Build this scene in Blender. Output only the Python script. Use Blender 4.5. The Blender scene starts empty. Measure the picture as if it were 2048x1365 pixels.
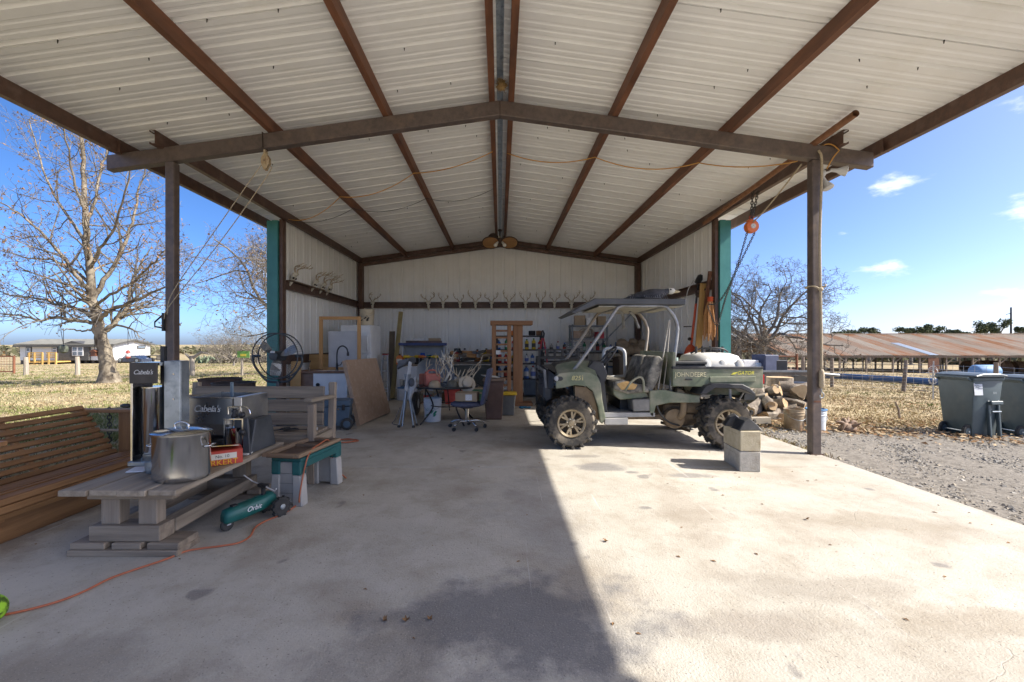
import bpy, bmesh, math, random
from mathutils import Vector, Matrix, Euler, Quaternion, noise
random.seed(7)
SC = bpy.context.scene
COL = SC.collection
R = math.radians
# ------------------------------------------------------------------ camera
CAM_H, F, CX, CY = 1.23, 868.0, 1000.0, 688.0      # focal length etc. in pixels of a 2048 wide frame
cd = bpy.data.cameras.new('camera'); cam = bpy.data.objects.new('camera', cd); COL.objects.link(cam)
cam.location = (0, 0, CAM_H); cam.rotation_euler = (R(90), 0, 0)
cd.sensor_width = 36.0; cd.lens = F / 2048 * 36.0
cd.shift_x = (1024 - CX) / 2048; cd.shift_y = (CY - 682.5) / 2048
cd.clip_start = 0.05; cd.clip_end = 6000
SC.camera = cam
# ------------------------------------------------------------------ sky and sun
SUN = Vector((1.135, -0.22, 1.0)).normalized()
elev = math.asin(SUN.z); azim = math.atan2(SUN.x, SUN.y)
w = bpy.data.worlds.new('World'); SC.world = w; w.use_nodes = True
nt = w.node_tree; nt.nodes.clear()
out = nt.nodes.new('ShaderNodeOutputWorld'); bg = nt.nodes.new('ShaderNodeBackground')
sky = nt.nodes.new('ShaderNodeTexSky'); sky.sky_type = 'NISHITA'; sky.sun_disc = False
sky.sun_elevation = elev; sky.sun_rotation = azim; sky.altitude = 2250; sky.air_density = 0.55; sky.dust_density = 10.0; sky.ozone_density = 3.0
bg.inputs['Strength'].default_value = 0.069
tc = nt.nodes.new('ShaderNodeTexCoord')
sep = nt.nodes.new('ShaderNodeSeparateXYZ'); nt.links.new(tc.outputs['Generated'], sep.inputs[0])
OFF = 0.0
# scattered small cumulus: Voronoi cells over azimuth and elevation, some of them holding a puff
def wm(op, a, b=None):
    x = nt.nodes.new('ShaderNodeMath'); x.operation = op
    for i, v in enumerate((a, b)):
        if v is None: continue
        if isinstance(v, (int, float)): x.inputs[i].default_value = v
        else: nt.links.new(v, x.inputs[i])
    return x.outputs[0]
az = wm('ARCTAN2', sep.outputs['X'], sep.outputs['Y']); el = wm('ARCSINE', sep.outputs['Z'])
cb = nt.nodes.new('ShaderNodeCombineXYZ'); nt.links.new(wm('ADD', wm('MULTIPLY', az, 6.5), OFF), cb.inputs[0]); nt.links.new(wm('ADD', wm('MULTIPLY', el, 15.0), OFF), cb.inputs[1])
no = nt.nodes.new('ShaderNodeTexNoise'); no.inputs['Scale'].default_value = 3.2; no.inputs['Detail'].default_value = 7; no.inputs['Roughness'].default_value = 0.6; nt.links.new(cb.outputs[0], no.inputs['Vector'])
vo = nt.nodes.new('ShaderNodeTexVoronoi'); vo.inputs['Scale'].default_value = 1.0; nt.links.new(cb.outputs[0], vo.inputs['Vector'])
sv = nt.nodes.new('ShaderNodeSeparateColor'); nt.links.new(vo.outputs['Color'], sv.inputs[0])
rad = wm('MULTIPLY', wm('MAXIMUM', wm('SUBTRACT', sv.outputs[0], 0.42), 0.0), 0.75)
dd = wm('SUBTRACT', rad, wm('ADD', vo.outputs['Distance'], wm('MULTIPLY', wm('SUBTRACT', no.outputs['Fac'], 0.55), 0.75)))
rp = nt.nodes.new('ShaderNodeMapRange'); rp.interpolation_type = 'SMOOTHSTEP'; rp.inputs['From Min'].default_value = 0.0; rp.inputs['From Max'].default_value = 0.35; rp.inputs['To Max'].default_value = 0.9
nt.links.new(dd, rp.inputs[0])
cm = nt.nodes.new('ShaderNodeMix'); cm.data_type = 'RGBA'
hsv = nt.nodes.new('ShaderNodeHueSaturation'); hsv.inputs['Saturation'].default_value = 1.2; hsv.inputs['Hue'].default_value = 0.502; nt.links.new(sky.outputs['Color'], hsv.inputs['Color'])
nt.links.new(rp.outputs[0], cm.inputs['Factor']); nt.links.new(hsv.outputs['Color'], cm.inputs['A'])
cm.inputs['B'].default_value = (4.9, 5.0, 5.2, 1)
nt.links.new(cm.outputs['Result'], bg.inputs['Color']); nt.links.new(bg.outputs[0], out.inputs[0])
sd = bpy.data.lights.new('sun', 'SUN'); sd.energy = 2.0; sd.angle = R(0.53); sd.color = (1.0, 0.94, 0.85)
so = bpy.data.objects.new('sun', sd); COL.objects.link(so); so.rotation_euler = (-SUN).to_track_quat('-Z', 'Y').to_euler()
so.location = (20, -6, 25)
SC.view_settings.view_transform = 'Standard'; SC.view_settings.look = 'None'; SC.view_settings.gamma = 1.0
SC.view_settings.use_curve_mapping = False; SC.view_settings.exposure = 2.25
SC.render.engine = 'CYCLES'; SC.cycles.use_denoising = True
SC.cycles.max_bounces = 8; SC.cycles.diffuse_bounces = 5; SC.cycles.glossy_bounces = 4; SC.cycles.transmission_bounces = 4
SC.cycles.caustics_reflective = False; SC.cycles.caustics_refractive = False; SC.cycles.sample_clamp_indirect = 6.0

# ------------------------------------------------------------------ helpers
def at(px, py, Y):
    "point at depth Y seen at photo pixel (px, py)"
    return Vector(((px - CX) * Y / F, Y, CAM_H + (CY - py) * Y / F))
def fl(px, py, z=0.0):
    "point on a level plane z seen at photo pixel (px, py)"
    return at(px, py, (CAM_H - z) * F / (py - CY))
def sm(a, b, x):
    t = min(1, max(0, (x - a) / (b - a))); return t * t * (3 - 2 * t)
def terrain(x, y):
    dx = max(0, x - 3.5, -3.75 - x); dy = max(0, y - 12.2, -6 - y)
    d = math.hypot(dx, dy)
    s = 0.027 + 0.021 * sm(-8, 8, x)
    z = -0.05 - s * d / (1 + d / 200)
    if d > 0.2:
        a = min(1, d / 3)
        z += a * 0.05 * noise.noise((x * 0.35, y * 0.35, 3.0)) + a * 0.018 * noise.noise((x * 1.3, y * 1.3, 9.0))
    return z
def gh(px, py):
    "where the view ray through (px,py) meets the land"
    Y = 4.0
    while Y < 900:
        p = at(px, py, Y)
        if p.z <= terrain(p.x, p.y): return Vector((p.x, p.y, terrain(p.x, p.y)))
        Y *= 1.004
    return p
def onland(x, y): return Vector((x, y, terrain(x, y)))

class MB:
    def __init__(s): s.v = []; s.f = []; s.m = []; s.cm = 0
    def add(s, vs, fs):
        o = len(s.v); s.v.extend([tuple(v) for v in vs]); s.f.extend([tuple(i + o for i in f) for f in fs]); s.m.extend([s.cm] * len(fs)); return s
    def box(s, c, size, rot=None):
        hx, hy, hz = size[0] / 2, size[1] / 2, size[2] / 2
        vs = [Vector((x, y, z)) for x in (-hx, hx) for y in (-hy, hy) for z in (-hz, hz)]
        if rot is not None:
            m = rot if isinstance(rot, Matrix) else Euler(rot).to_matrix()
            vs = [m @ v for v in vs]
        c = Vector(c)
        return s.add([v + c for v in vs], [(0, 1, 3, 2), (4, 6, 7, 5), (0, 4, 5, 1), (2, 3, 7, 6), (0, 2, 6, 4), (1, 5, 7, 3)])
    def bb(s, x0, x1, y0, y1, z0, z1): return s.box(((x0 + x1) / 2, (y0 + y1) / 2, (z0 + z1) / 2), (abs(x1 - x0), abs(y1 - y0), abs(z1 - z0)))
    def beam(s, a, b, w, h, up=(0, 0, 1)):
        "box from a to b, w across, h along up"
        a = Vector(a); b = Vector(b); d = b - a; L = d.length; d.normalize()
        sx = d.cross(Vector(up))
        if sx.length < 1e-4: sx = d.cross(Vector((1, 0, 0)))
        sx.normalize(); u = sx.cross(d)
        m = Matrix((sx, d, u)).transposed()
        return s.box((a + b) / 2, (w, L, h), m)
    def tube(s, pts, r, n=8, cap=True, closed=False):
        pts = [Vector(p) for p in pts]; k = len(pts)
        if not isinstance(r, (list, tuple)): r = [r] * k
        vs = []; fs = []; ref = None
        for i, p in enumerate(pts):
            if closed: t = pts[(i + 1) % k] - pts[i - 1]
            else: t = pts[min(i + 1, k - 1)] - pts[max(i - 1, 0)]
            if t.length < 1e-9: t = Vector((0, 0, 1))
            t.normalize()
            if ref is None:
                ref = t.orthogonal().normalized()
            else:
                ref = ref - t * ref.dot(t)
                if ref.length < 1e-6: ref = t.orthogonal()
                ref.normalize()
            b = t.cross(ref)
            for j in range(n):
                a = 2 * math.pi * j / n
                vs.append(p + (ref * math.cos(a) + b * math.sin(a)) * r[i])
        m = k if closed else k - 1
        for i in range(m):
            i2 = (i + 1) % k
            for j in range(n):
                j2 = (j + 1) % n
                fs.append((i * n + j, i * n + j2, i2 * n + j2, i2 * n + j))
        if cap and not closed:
            fs.append(tuple(range(n - 1, -1, -1))); fs.append(tuple((k - 1) * n + j for j in range(n)))
        return s.add(vs, fs)
    def cyl(s, a, b, r, n=16, r2=None): return s.tube([a, b], [r, r if r2 is None else r2], n)
    def lathe(s, prof, c=(0, 0, 0), n=24, sx=1, sy=1, axis='Z', cap=True):
        "prof = [(r, z)...]"
        c = Vector(c); vs = []; fs = []
        for r, z in prof:
            for j in range(n):
                a = 2 * math.pi * j / n
                x, y = r * math.cos(a) * sx, r * math.sin(a) * sy
                p = {'Z': (x, y, z), 'X': (z, x, y), 'Y': (x, z, y)}[axis]
                vs.append(c + Vector(p))
        k = len(prof)
        for i in range(k - 1):
            for j in range(n):
                j2 = (j + 1) % n
                fs.append((i * n + j, i * n + j2, (i + 1) * n + j2, (i + 1) * n + j))
        if cap: fs.append(tuple(range(n - 1, -1, -1))); fs.append(tuple((k - 1) * n + j for j in range(n)))
        return s.add(vs, fs)
    def ball(s, c, r, n=12, m=8, sz=None, rot=None):
        sz = sz or (1, 1, 1); vs = []; fs = []; c = Vector(c)
        for i in range(m + 1):
            t = math.pi * i / m
            for j in range(n):
                a = 2 * math.pi * j / n
                v = Vector((r * sz[0] * math.sin(t) * math.cos(a), r * sz[1] * math.sin(t) * math.sin(a), r * sz[2] * math.cos(t)))
                if rot is not None: v = Euler(rot).to_matrix() @ v
                vs.append(c + v)
        for i in range(m):
            for j in range(n):
                j2 = (j + 1) % n; fs.append((i * n + j, (i + 1) * n + j, (i + 1) * n + j2, i * n + j2))
        return s.add(vs, fs)
    def prism(s, poly, a, b, axis='Y'):
        "2d polygon extruded along axis from a to b"
        n = len(poly)
        def P(u, v, w): return {'Y': (u, w, v), 'X': (w, u, v), 'Z': (u, v, w)}[axis]
        vs = [P(u, v, a) for u, v in poly] + [P(u, v, b) for u, v in poly]
        fs = [tuple(range(n)), tuple(range(2 * n - 1, n - 1, -1))] + [(i, i + n, (i + 1) % n + n, (i + 1) % n) for i in range(n)]
        return s.add(vs, fs)
    def torus(s, c, R_, r, n=24, m=8, axis='Z', arc=None):
        c = Vector(c); pts = []
        a0, a1 = arc or (0, 2 * math.pi)
        k = n if not arc else n + 1
        for i in range(k):
            a = a0 + (a1 - a0) * i / n; x, y = R_ * math.cos(a), R_ * math.sin(a)
            pts.append(c + Vector({'Z': (x, y, 0), 'X': (0, x, y), 'Y': (x, 0, y)}[axis]))
        return s.tube(pts, r, m, closed=not arc)
    def xf(s, M, start=0):
        s.v = s.v[:start] + [tuple(M @ Vector(v)) for v in s.v[start:]]; return s
    def mesh(s, name, mat, bevel=0, smooth=False, fixn=True, segs=1):
        me = bpy.data.meshes.new(name); me.from_pydata(s.v, [], s.f); me.update()
        mats = mat if isinstance(mat, (list, tuple)) else [mat]
        for x in mats: me.materials.append(x)
        if len(mats) > 1: me.polygons.foreach_set('material_index', s.m)
        if fixn or bevel:
            bm = bmesh.new(); bm.from_mesh(me)
            if fixn: bmesh.ops.recalc_face_normals(bm, faces=bm.faces)
            if bevel: 
                es = [e for e in bm.edges if len(e.link_faces) == 2 and e.calc_face_angle(0) > 0.6]
                bmesh.ops.bevel(bm, geom=es, offset=bevel, segments=segs, affect='EDGES', profile=0.6, clamp_overlap=True)
            bm.to_mesh(me); bm.free()
        if smooth:
            me.polygons.foreach_set('use_smooth', [True] * len(me.polygons))
            if smooth != 'all':
                try: me.set_sharp_from_angle(angle=R(smooth if smooth is not True else 40))
                except Exception: pass
        return me
    def build(s, name, mat, parent=None, **kw):
        o = bpy.data.objects.new(name, s.mesh(name, mat, **kw)); COL.objects.link(o)
        if parent is not None: o.parent = parent
        return o
def tag(o, label=None, cat=None, group=None, kind=None):
    if label: o['label'] = label
    if cat: o['category'] = cat
    if group: o['group'] = group
    if kind: o['kind'] = kind
    return o
def thing(name, label, cat, loc=(0, 0, 0), rz=0, group=None, rot=None):
    o = bpy.data.objects.new(name, None); COL.objects.link(o); o.empty_display_size = 0.1
    o.location = loc; o.rotation_euler = rot or (0, 0, rz)
    return tag(o, label, cat, group)
def inst(src, parent=None, loc=None, rot=None, scale=None):
    "another object of the same mesh"
    o = bpy.data.objects.new(src.name.split('.')[0], src.data); COL.objects.link(o)
    if parent is not None: o.parent = parent
    if loc is not None: o.location = loc
    if rot is not None: o.rotation_euler = rot
    if scale is not None: o.scale = scale
    return o
def copy_tree(o, parent=None):
    c = o.copy(); COL.objects.link(c)
    if parent is not None: c.parent = parent
    for ch in list(o.children): copy_tree(ch, c)
    return c
def text(name, body, mat, parent, loc, rot, size, ext=0.001, shear=0, align='CENTER', space=1.0, sx=1):
    cu = bpy.data.curves.new(name, 'FONT'); cu.body = body; cu.size = size; cu.extrude = ext; cu.align_x = align; cu.align_y = 'CENTER'; cu.shear = shear; cu.space_character = space
    cu.materials.append(mat); tmp = bpy.data.objects.new(name + '_curve', cu); COL.objects.link(tmp); bpy.context.view_layer.update()
    me = bpy.data.meshes.new_from_object(tmp.evaluated_get(bpy.context.evaluated_depsgraph_get())); bpy.data.objects.remove(tmp); me.name = name
    if not me.materials: me.materials.append(mat)
    o = bpy.data.objects.new(name, me); COL.objects.link(o); o.parent = parent; o.location = loc; o.rotation_euler = rot; o.scale = (sx, 1, 1)
    return o
def catenary(a, b, sag, n=14):
    a = Vector(a); b = Vector(b)
    return [a.lerp(b, i / n) - Vector((0, 0, sag * 4 * (i / n) * (1 - i / n))) for i in range(n + 1)]
def smooth_path(pts, k=6):
    "Catmull-Rom through the points"
    P = [Vector(p) for p in pts]; P = [P[0] * 2 - P[1]] + P + [P[-1] * 2 - P[-2]]; out = []
    for i in range(1, len(P) - 2):
        for j in range(k):
            t = j / k; a, b, c, d = P[i - 1], P[i], P[i + 1], P[i + 2]
            out.append(0.5 * ((2 * b) + (c - a) * t + (2 * a - 5 * b + 4 * c - d) * t * t + (3 * b - a - 3 * c + d) * t ** 3))
    out.append(P[-2]); return out

# ------------------------------------------------------------------ materials
def C(h):
    "sRGB hex to linear"
    v = [int(h[i:i + 2], 16) / 255 for i in (0, 2, 4)]
    return tuple(((x / 12.92) if x <= 0.04045 else ((x + 0.055) / 1.055) ** 2.4) for x in v) + (1,)
def rgba(c): return C(c) if isinstance(c, str) else tuple(c[:3]) + (1,)
MATS = {}
def pm(name, c1, c2=None, scale=6, rough=0.6, metal=0, bump=0.0, bscale=40, stretch=(1, 1, 1), lo=0.35, hi=0.65, spec=0.5, c3=None, s3=2, lo3=0.5, hi3=0.7, rvar=0.12, rndobj=0.0, coat=0, subs=0, trans=0, alpha=1):
    if name in MATS: return MATS[name]
    m = bpy.data.materials.new(name); m.use_nodes = True; n = m.node_tree; b = n.nodes['Principled BSDF']; MATS[name] = m
    b.inputs['Metallic'].default_value = metal; b.inputs['Specular IOR Level'].default_value = spec
    b.inputs['Coat Weight'].default_value = coat; b.inputs['Transmission Weight'].default_value = trans; b.inputs['Alpha'].default_value = alpha
    L = n.links.new
    t = n.nodes.new('ShaderNodeTexCoord'); mp = n.nodes.new('ShaderNodeMapping'); mp.inputs['Scale'].default_value = stretch
    L(t.outputs['Object'], mp.inputs[0])
    if rndobj:
        oi = n.nodes.new('ShaderNodeObjectInfo'); ml = n.nodes.new('ShaderNodeMath'); ml.operation = 'MULTIPLY'; ml.inputs[1].default_value = 37.0
        L(oi.outputs['Random'], ml.inputs[0]); L(ml.outputs[0], mp.inputs['Location'])
    nz = n.nodes.new('ShaderNodeTexNoise'); nz.inputs['Scale'].default_value = scale; nz.inputs['Detail'].default_value = 6; nz.inputs['Roughness'].default_value = 0.62
    L(mp.outputs[0], nz.inputs['Vector'])
    cr = n.nodes.new('ShaderNodeValToRGB'); cr.color_ramp.elements[0].position = lo; cr.color_ramp.elements[1].position = hi
    cr.color_ramp.elements[0].color = rgba(c1); cr.color_ramp.elements[1].color = rgba(c2 or c1)
    L(nz.outputs['Fac'], cr.inputs[0]); last = cr.outputs['Color']
    if c3:
        n3 = n.nodes.new('ShaderNodeTexNoise'); n3.inputs['Scale'].default_value = s3; n3.inputs['Detail'].default_value = 8; n3.inputs['Roughness'].default_value = 0.65
        L(mp.outputs[0], n3.inputs['Vector'])
        r3 = n.nodes.new('ShaderNodeMapRange'); r3.inputs['From Min'].default_value = lo3; r3.inputs['From Max'].default_value = hi3; L(n3.outputs['Fac'], r3.inputs[0])
        mi = n.nodes.new('ShaderNodeMix'); mi.data_type = 'RGBA'; L(r3.outputs[0], mi.inputs['Factor']); L(last, mi.inputs['A']); mi.inputs['B'].default_value = rgba(c3); last = mi.outputs['Result']
    if rndobj:
        hs = n.nodes.new('ShaderNodeHueSaturation'); mr = n.nodes.new('ShaderNodeMapRange'); mr.inputs['To Min'].default_value = 1 - rndobj; mr.inputs['To Max'].default_value = 1 + rndobj
        L(oi.outputs['Random'], mr.inputs[0]); L(mr.outputs[0], hs.inputs['Value']); L(last, hs.inputs['Color']); last = hs.outputs['Color']
    L(last, b.inputs['Base Color'])
    rr = n.nodes.new('ShaderNodeMapRange'); rr.inputs['To Min'].default_value = max(0.02, rough - rvar); rr.inputs['To Max'].default_value = min(1, rough + rvar); L(nz.outputs['Fac'], rr.inputs[0]); L(rr.outputs[0], b.inputs['Roughness'])
    if bump:
        nb = n.nodes.new('ShaderNodeTexNoise'); nb.inputs['Scale'].default_value = bscale; nb.inputs['Detail'].default_value = 5; L(mp.outputs[0], nb.inputs['Vector'])
        bp = n.nodes.new('ShaderNodeBump'); bp.inputs['Strength'].default_value = bump; bp.inputs['Distance'].default_value = 0.01; L(nb.outputs['Fac'], bp.inputs['Height']); L(bp.outputs[0], b.inputs['Normal'])
    return m
def wood(name, c1, c2, axis='Y', rough=0.7, bump=0.35, c3=None, scale=9, rndobj=0.12, lo3=0.55, hi3=0.75):
    st = {'X': (0.06, 1, 1), 'Y': (1, 0.06, 1), 'Z': (1, 1, 0.06)}[axis]
    return pm(name, c1, c2, scale=scale * 2.2, rough=rough, bump=bump, bscale=scale * 7, stretch=st, rndobj=rndobj, c3=c3, s3=scale * 0.6, lo=0.3, hi=0.7, lo3=lo3, hi3=hi3)

white_metal = pm('white_sheet', (0.87, 0.87, 0.85), (0.915, 0.915, 0.90), scale=3, rough=0.42, c3=(0.81, 0.79, 0.73), s3=1.6, lo3=0.55, hi3=0.85, stretch=(1, 1, 1))
brown_steel = pm('brown_steel', (0.075, 0.042, 0.030), (0.125, 0.066, 0.045), scale=14, rough=0.5, c3=(0.20, 0.13, 0.10), s3=5, lo3=0.52, hi3=0.8, bump=0.05)
beam_steel = pm('beam_steel', (0.085, 0.066, 0.058), (0.13, 0.098, 0.084), scale=18, rough=0.45, c3=(0.20, 0.14, 0.105), s3=5, lo3=0.52, hi3=0.78, bump=0.05)
rust_steel = pm('rust_purlin', (0.12, 0.048, 0.024), (0.21, 0.088, 0.045), scale=9, rough=0.62, c3=(0.07, 0.035, 0.025), s3=4, lo3=0.5, hi3=0.75, bump=0.1, stretch=(1, 0.25, 1))
teal = pm('teal_trim', (0.035, 0.175, 0.165), (0.05, 0.22, 0.205), scale=4, rough=0.4, c3=(0.10, 0.24, 0.23), s3=3, lo3=0.6, hi3=0.9)
galv = pm('galvanised', (0.30, 0.34, 0.36), (0.48, 0.52, 0.54), scale=9, rough=0.4, metal=0.75, c3=(0.22, 0.25, 0.27), s3=20)
black_pl = pm('black_plastic', (0.012, 0.012, 0.013), (0.028, 0.028, 0.03), scale=8, rough=0.45)
rubber = pm('rubber', (0.018, 0.018, 0.018), (0.05, 0.047, 0.042), scale=7, rough=0.8, bump=0.1)
steel = pm('stainless', (0.55, 0.55, 0.54), (0.66, 0.66, 0.65), scale=5, rough=0.16, metal=1.0, rvar=0.06)
chrome = pm('chrome', (0.6, 0.6, 0.6), rough=0.12, metal=1.0, rvar=0.03)
# ------------------------------------------------------------------ concrete floor
def concrete_mat():
    m = bpy.data.materials.new('concrete'); m.use_nodes = True; n = m.node_tree; b = n.nodes['Principled BSDF']; L = n.links.new
    t = n.nodes.new('ShaderNodeTexCoord'); V = t.outputs['Object']
    def nz(sc, det=6, rg=0.6, off=(0, 0, 0), st=(1, 1, 1)):
        mp = n.nodes.new('ShaderNodeMapping'); mp.inputs['Location'].default_value = off; mp.inputs['Scale'].default_value = st; L(V, mp.inputs[0])
        x = n.nodes.new('ShaderNodeTexNoise'); x.inputs['Scale'].default_value = sc; x.inputs['Detail'].default_value = det; x.inputs['Roughness'].default_value = rg; L(mp.outputs[0], x.inputs['Vector']); return x.outputs['Fac']
    def mr(src, a, c, lo=0.0, hi=1.0):
        x = n.nodes.new('ShaderNodeMapRange'); x.inputs['From Min'].default_value = a; x.inputs['From Max'].default_value = c; x.inputs['To Min'].default_value = lo; x.inputs['To Max'].default_value = hi; L(src, x.inputs[0]); return x.outputs[0]
    def mixc(fac, A, B):
        x = n.nodes.new('ShaderNodeMix'); x.data_type = 'RGBA'; L(fac, x.inputs['Factor'])
        for s, v in (('A', A), ('B', B)):
            if isinstance(v, tuple): x.inputs[s].default_value = v + (1,)
            else: L(v, x.inputs[s])
        return x.outputs['Result']
    def math_(op, a, c):
        x = n.nodes.new('ShaderNodeMath'); x.operation = op
        for i, v in enumerate((a, c)):
            if isinstance(v, (int, float)): x.inputs[i].default_value = v
            else: L(v, x.inputs[i])
        return x.outputs[0]
    col = mixc(mr(nz(0.8), 0.35, 0.68), (0.42, 0.39, 0.33), (0.51, 0.474, 0.405))
    col = mixc(mr(nz(2.6, 8, 0.7, (4, 1, 0)), 0.46, 0.74), col, (0.315, 0.275, 0.215))
    col = mixc(mr(nz(5.5, 8, 0.7, (1, 7, 0), (1, 0.35, 1)), 0.56, 0.78, 0, 0.7), col, (0.52, 0.49, 0.44))
    # brown drag stains and dark oil spots
    col = mixc(mr(nz(1.25, 5, 0.55, (9, 3, 0)), 0.52, 0.70, 0, 0.6), col, (0.265, 0.22, 0.165))
    col = mixc(mr(nz(3.1, 3, 0.45, (2.3, 8.1, 0)), 0.68, 0.72, 0, 0.65), col, (0.16, 0.15, 0.145))
    for (x, y, rx, ry, st, c) in ((0.12, 1.95, 1.0, 0.6, 0.8, (0.15, 0.145, 0.145)), (-0.5, 1.5, 0.9, 0.6, 0.6, (0.20, 0.18, 0.155)), (1.75, 2.2, 0.9, 0.25, 0.5, (0.26, 0.225, 0.18)), (1.1, 1.9, 0.8, 0.18, 0.55, (0.27, 0.235, 0.195)), (0.95, 4.35, 0.55, 0.22, 0.8, (0.20, 0.19, 0.18)), (1.75, 4.05, 0.42, 0.12, 0.7, (0.22, 0.21, 0.2)),
                                (-3.1, 2.7, 0.5, 0.9, 0.55, (0.19, 0.15, 0.11)), (0.2, 3.3, 0.6, 1.3, 0.35, (0.24, 0.23, 0.22)), (-0.6, 7.2, 3.0, 1.2, 0.3, (0.28, 0.25, 0.21)), (2.6, 3.0, 0.9, 0.3, 0.55, (0.29, 0.245, 0.18)), (2.3, 1.9, 1.0, 0.25, 0.6, (0.28, 0.235, 0.175)), (1.35, 3.2, 0.35, 0.9, 0.45, (0.30, 0.255, 0.2)), (0.85, 4.75, 0.5, 0.12, 0.7, (0.2, 0.185, 0.165)), (1.25, 4.15, 0.12, 0.08, 0.8, (0.19, 0.18, 0.17)), (-1.6, 1.6, 0.6, 0.4, 0.5, (0.22, 0.195, 0.16))):
        mp = n.nodes.new('ShaderNodeMapping'); mp.vector_type = 'TEXTURE'; mp.inputs['Location'].default_value = (x, y, 0); mp.inputs['Scale'].default_value = (rx, ry, 1); L(V, mp.inputs[0])
        ln = n.nodes.new('ShaderNodeVectorMath'); ln.operation = 'LENGTH'; L(mp.outputs[0], ln.inputs[0])
        d = math_('SUBTRACT', ln.outputs['Value'], mr(nz(2.4, 7, 0.65, (x * 3, y, 0)), 0.3, 0.7, -0.1, 0.75))
        col = mixc(mr(d, 0.35, 0.0, 0, st), col, c)
    # pale scratches, fine cracks, pepper specks
    vo = n.nodes.new('ShaderNodeTexVoronoi'); vo.feature = 'DISTANCE_TO_EDGE'; vo.inputs['Scale'].default_value = 0.42
    wp = n.nodes.new('ShaderNodeMapping'); L(V, wp.inputs[0]); nw = n.nodes.new('ShaderNodeTexNoise'); nw.inputs['Scale'].default_value = 1.7; nw.inputs['Detail'].default_value = 6; L(V, nw.inputs['Vector'])
    va = n.nodes.new('ShaderNodeVectorMath'); va.operation = 'MULTIPLY_ADD'; L(nw.outputs['Color'], va.inputs[0]); va.inputs[1].default_value = (0.55, 0.55, 0); L(wp.outputs[0], va.inputs[2]); L(va.outputs[0], vo.inputs['Vector'])
    crack = math_('MULTIPLY', mr(vo.outputs['Distance'], 0.0018, 0.0006), mr(nz(0.5, 3, 0.5, (5, 5, 0)), 0.5, 0.6))
    col = mixc(math_('MULTIPLY', crack, 0.06), col, (0.10, 0.095, 0.09))
    for k, (rot, off) in enumerate(((0.9, 1.1), (-0.55, 4.2), (0.35, 8.8))):
        mp = n.nodes.new('ShaderNodeMapping'); mp.inputs['Rotation'].default_value = (0, 0, rot); mp.inputs['Location'].default_value = (off, off, 0); mp.inputs['Scale'].default_value = (26, 0.55, 1); L(V, mp.inputs[0])
        x = n.nodes.new('ShaderNodeTexNoise'); x.inputs['Scale'].default_value = 1.0; x.inputs['Detail'].default_value = 3; L(mp.outputs[0], x.inputs['Vector'])
        col = mixc(math_('MULTIPLY', mr(x.outputs['Fac'], 0.715, 0.745), mr(nz(0.7, 2, 0.5, (off, 2, 0)), 0.42, 0.58, 0, 0.7)), col, (0.60, 0.57, 0.52))
    col = mixc(mr(nz(70, 2, 0.5), 0.65, 0.72, 0, 0.8), col, (0.15, 0.135, 0.12))
    col = mixc(mr(nz(150, 2, 0.5, (3, 0, 0)), 0.58, 0.74, 0, 0.55), col, (0.50, 0.465, 0.395))
    L(col, b.inputs['Base Color'])
    L(mr(nz(3), 0.3, 0.7, 0.72, 0.93), b.inputs['Roughness']); b.inputs['Specular IOR Level'].default_value = 0.3
    hgt = math_('ADD', nz(95, 4), math_('MULTIPLY', nz(22, 5, 0.6, (2, 0, 0)), 0.9)); hgt = math_('SUBTRACT', hgt, math_('MULTIPLY', crack, 0.3))
    bp = n.nodes.new('ShaderNodeBump'); bp.inputs['Strength'].default_value = 0.6; bp.inputs['Distance'].default_value = 0.008; L(hgt, bp.inputs['Height']); L(bp.outputs[0], b.inputs['Normal'])
    return m
conc = concrete_mat()
SX0, SX1 = -3.78, 3.56
floor = bpy.data.objects.new('concrete_floor', None); COL.objects.link(floor); tag(floor, kind='structure')
for y0, y1 in ((-5.0, 4.325), (4.335, 8.3), (8.31, 12.0)):
    MB().bb(SX0, SX1, y0, y1, -0.16, 0.0).build('slab', conc, floor, bevel=0.006)
MB().bb(SX0 + 0.01, SX1 - 0.01, -4.99, 11.99, -0.17, -0.012).build('joint_filler', pm('joint', (0.07, 0.065, 0.06), (0.12, 0.11, 0.1), scale=20), floor)

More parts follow.
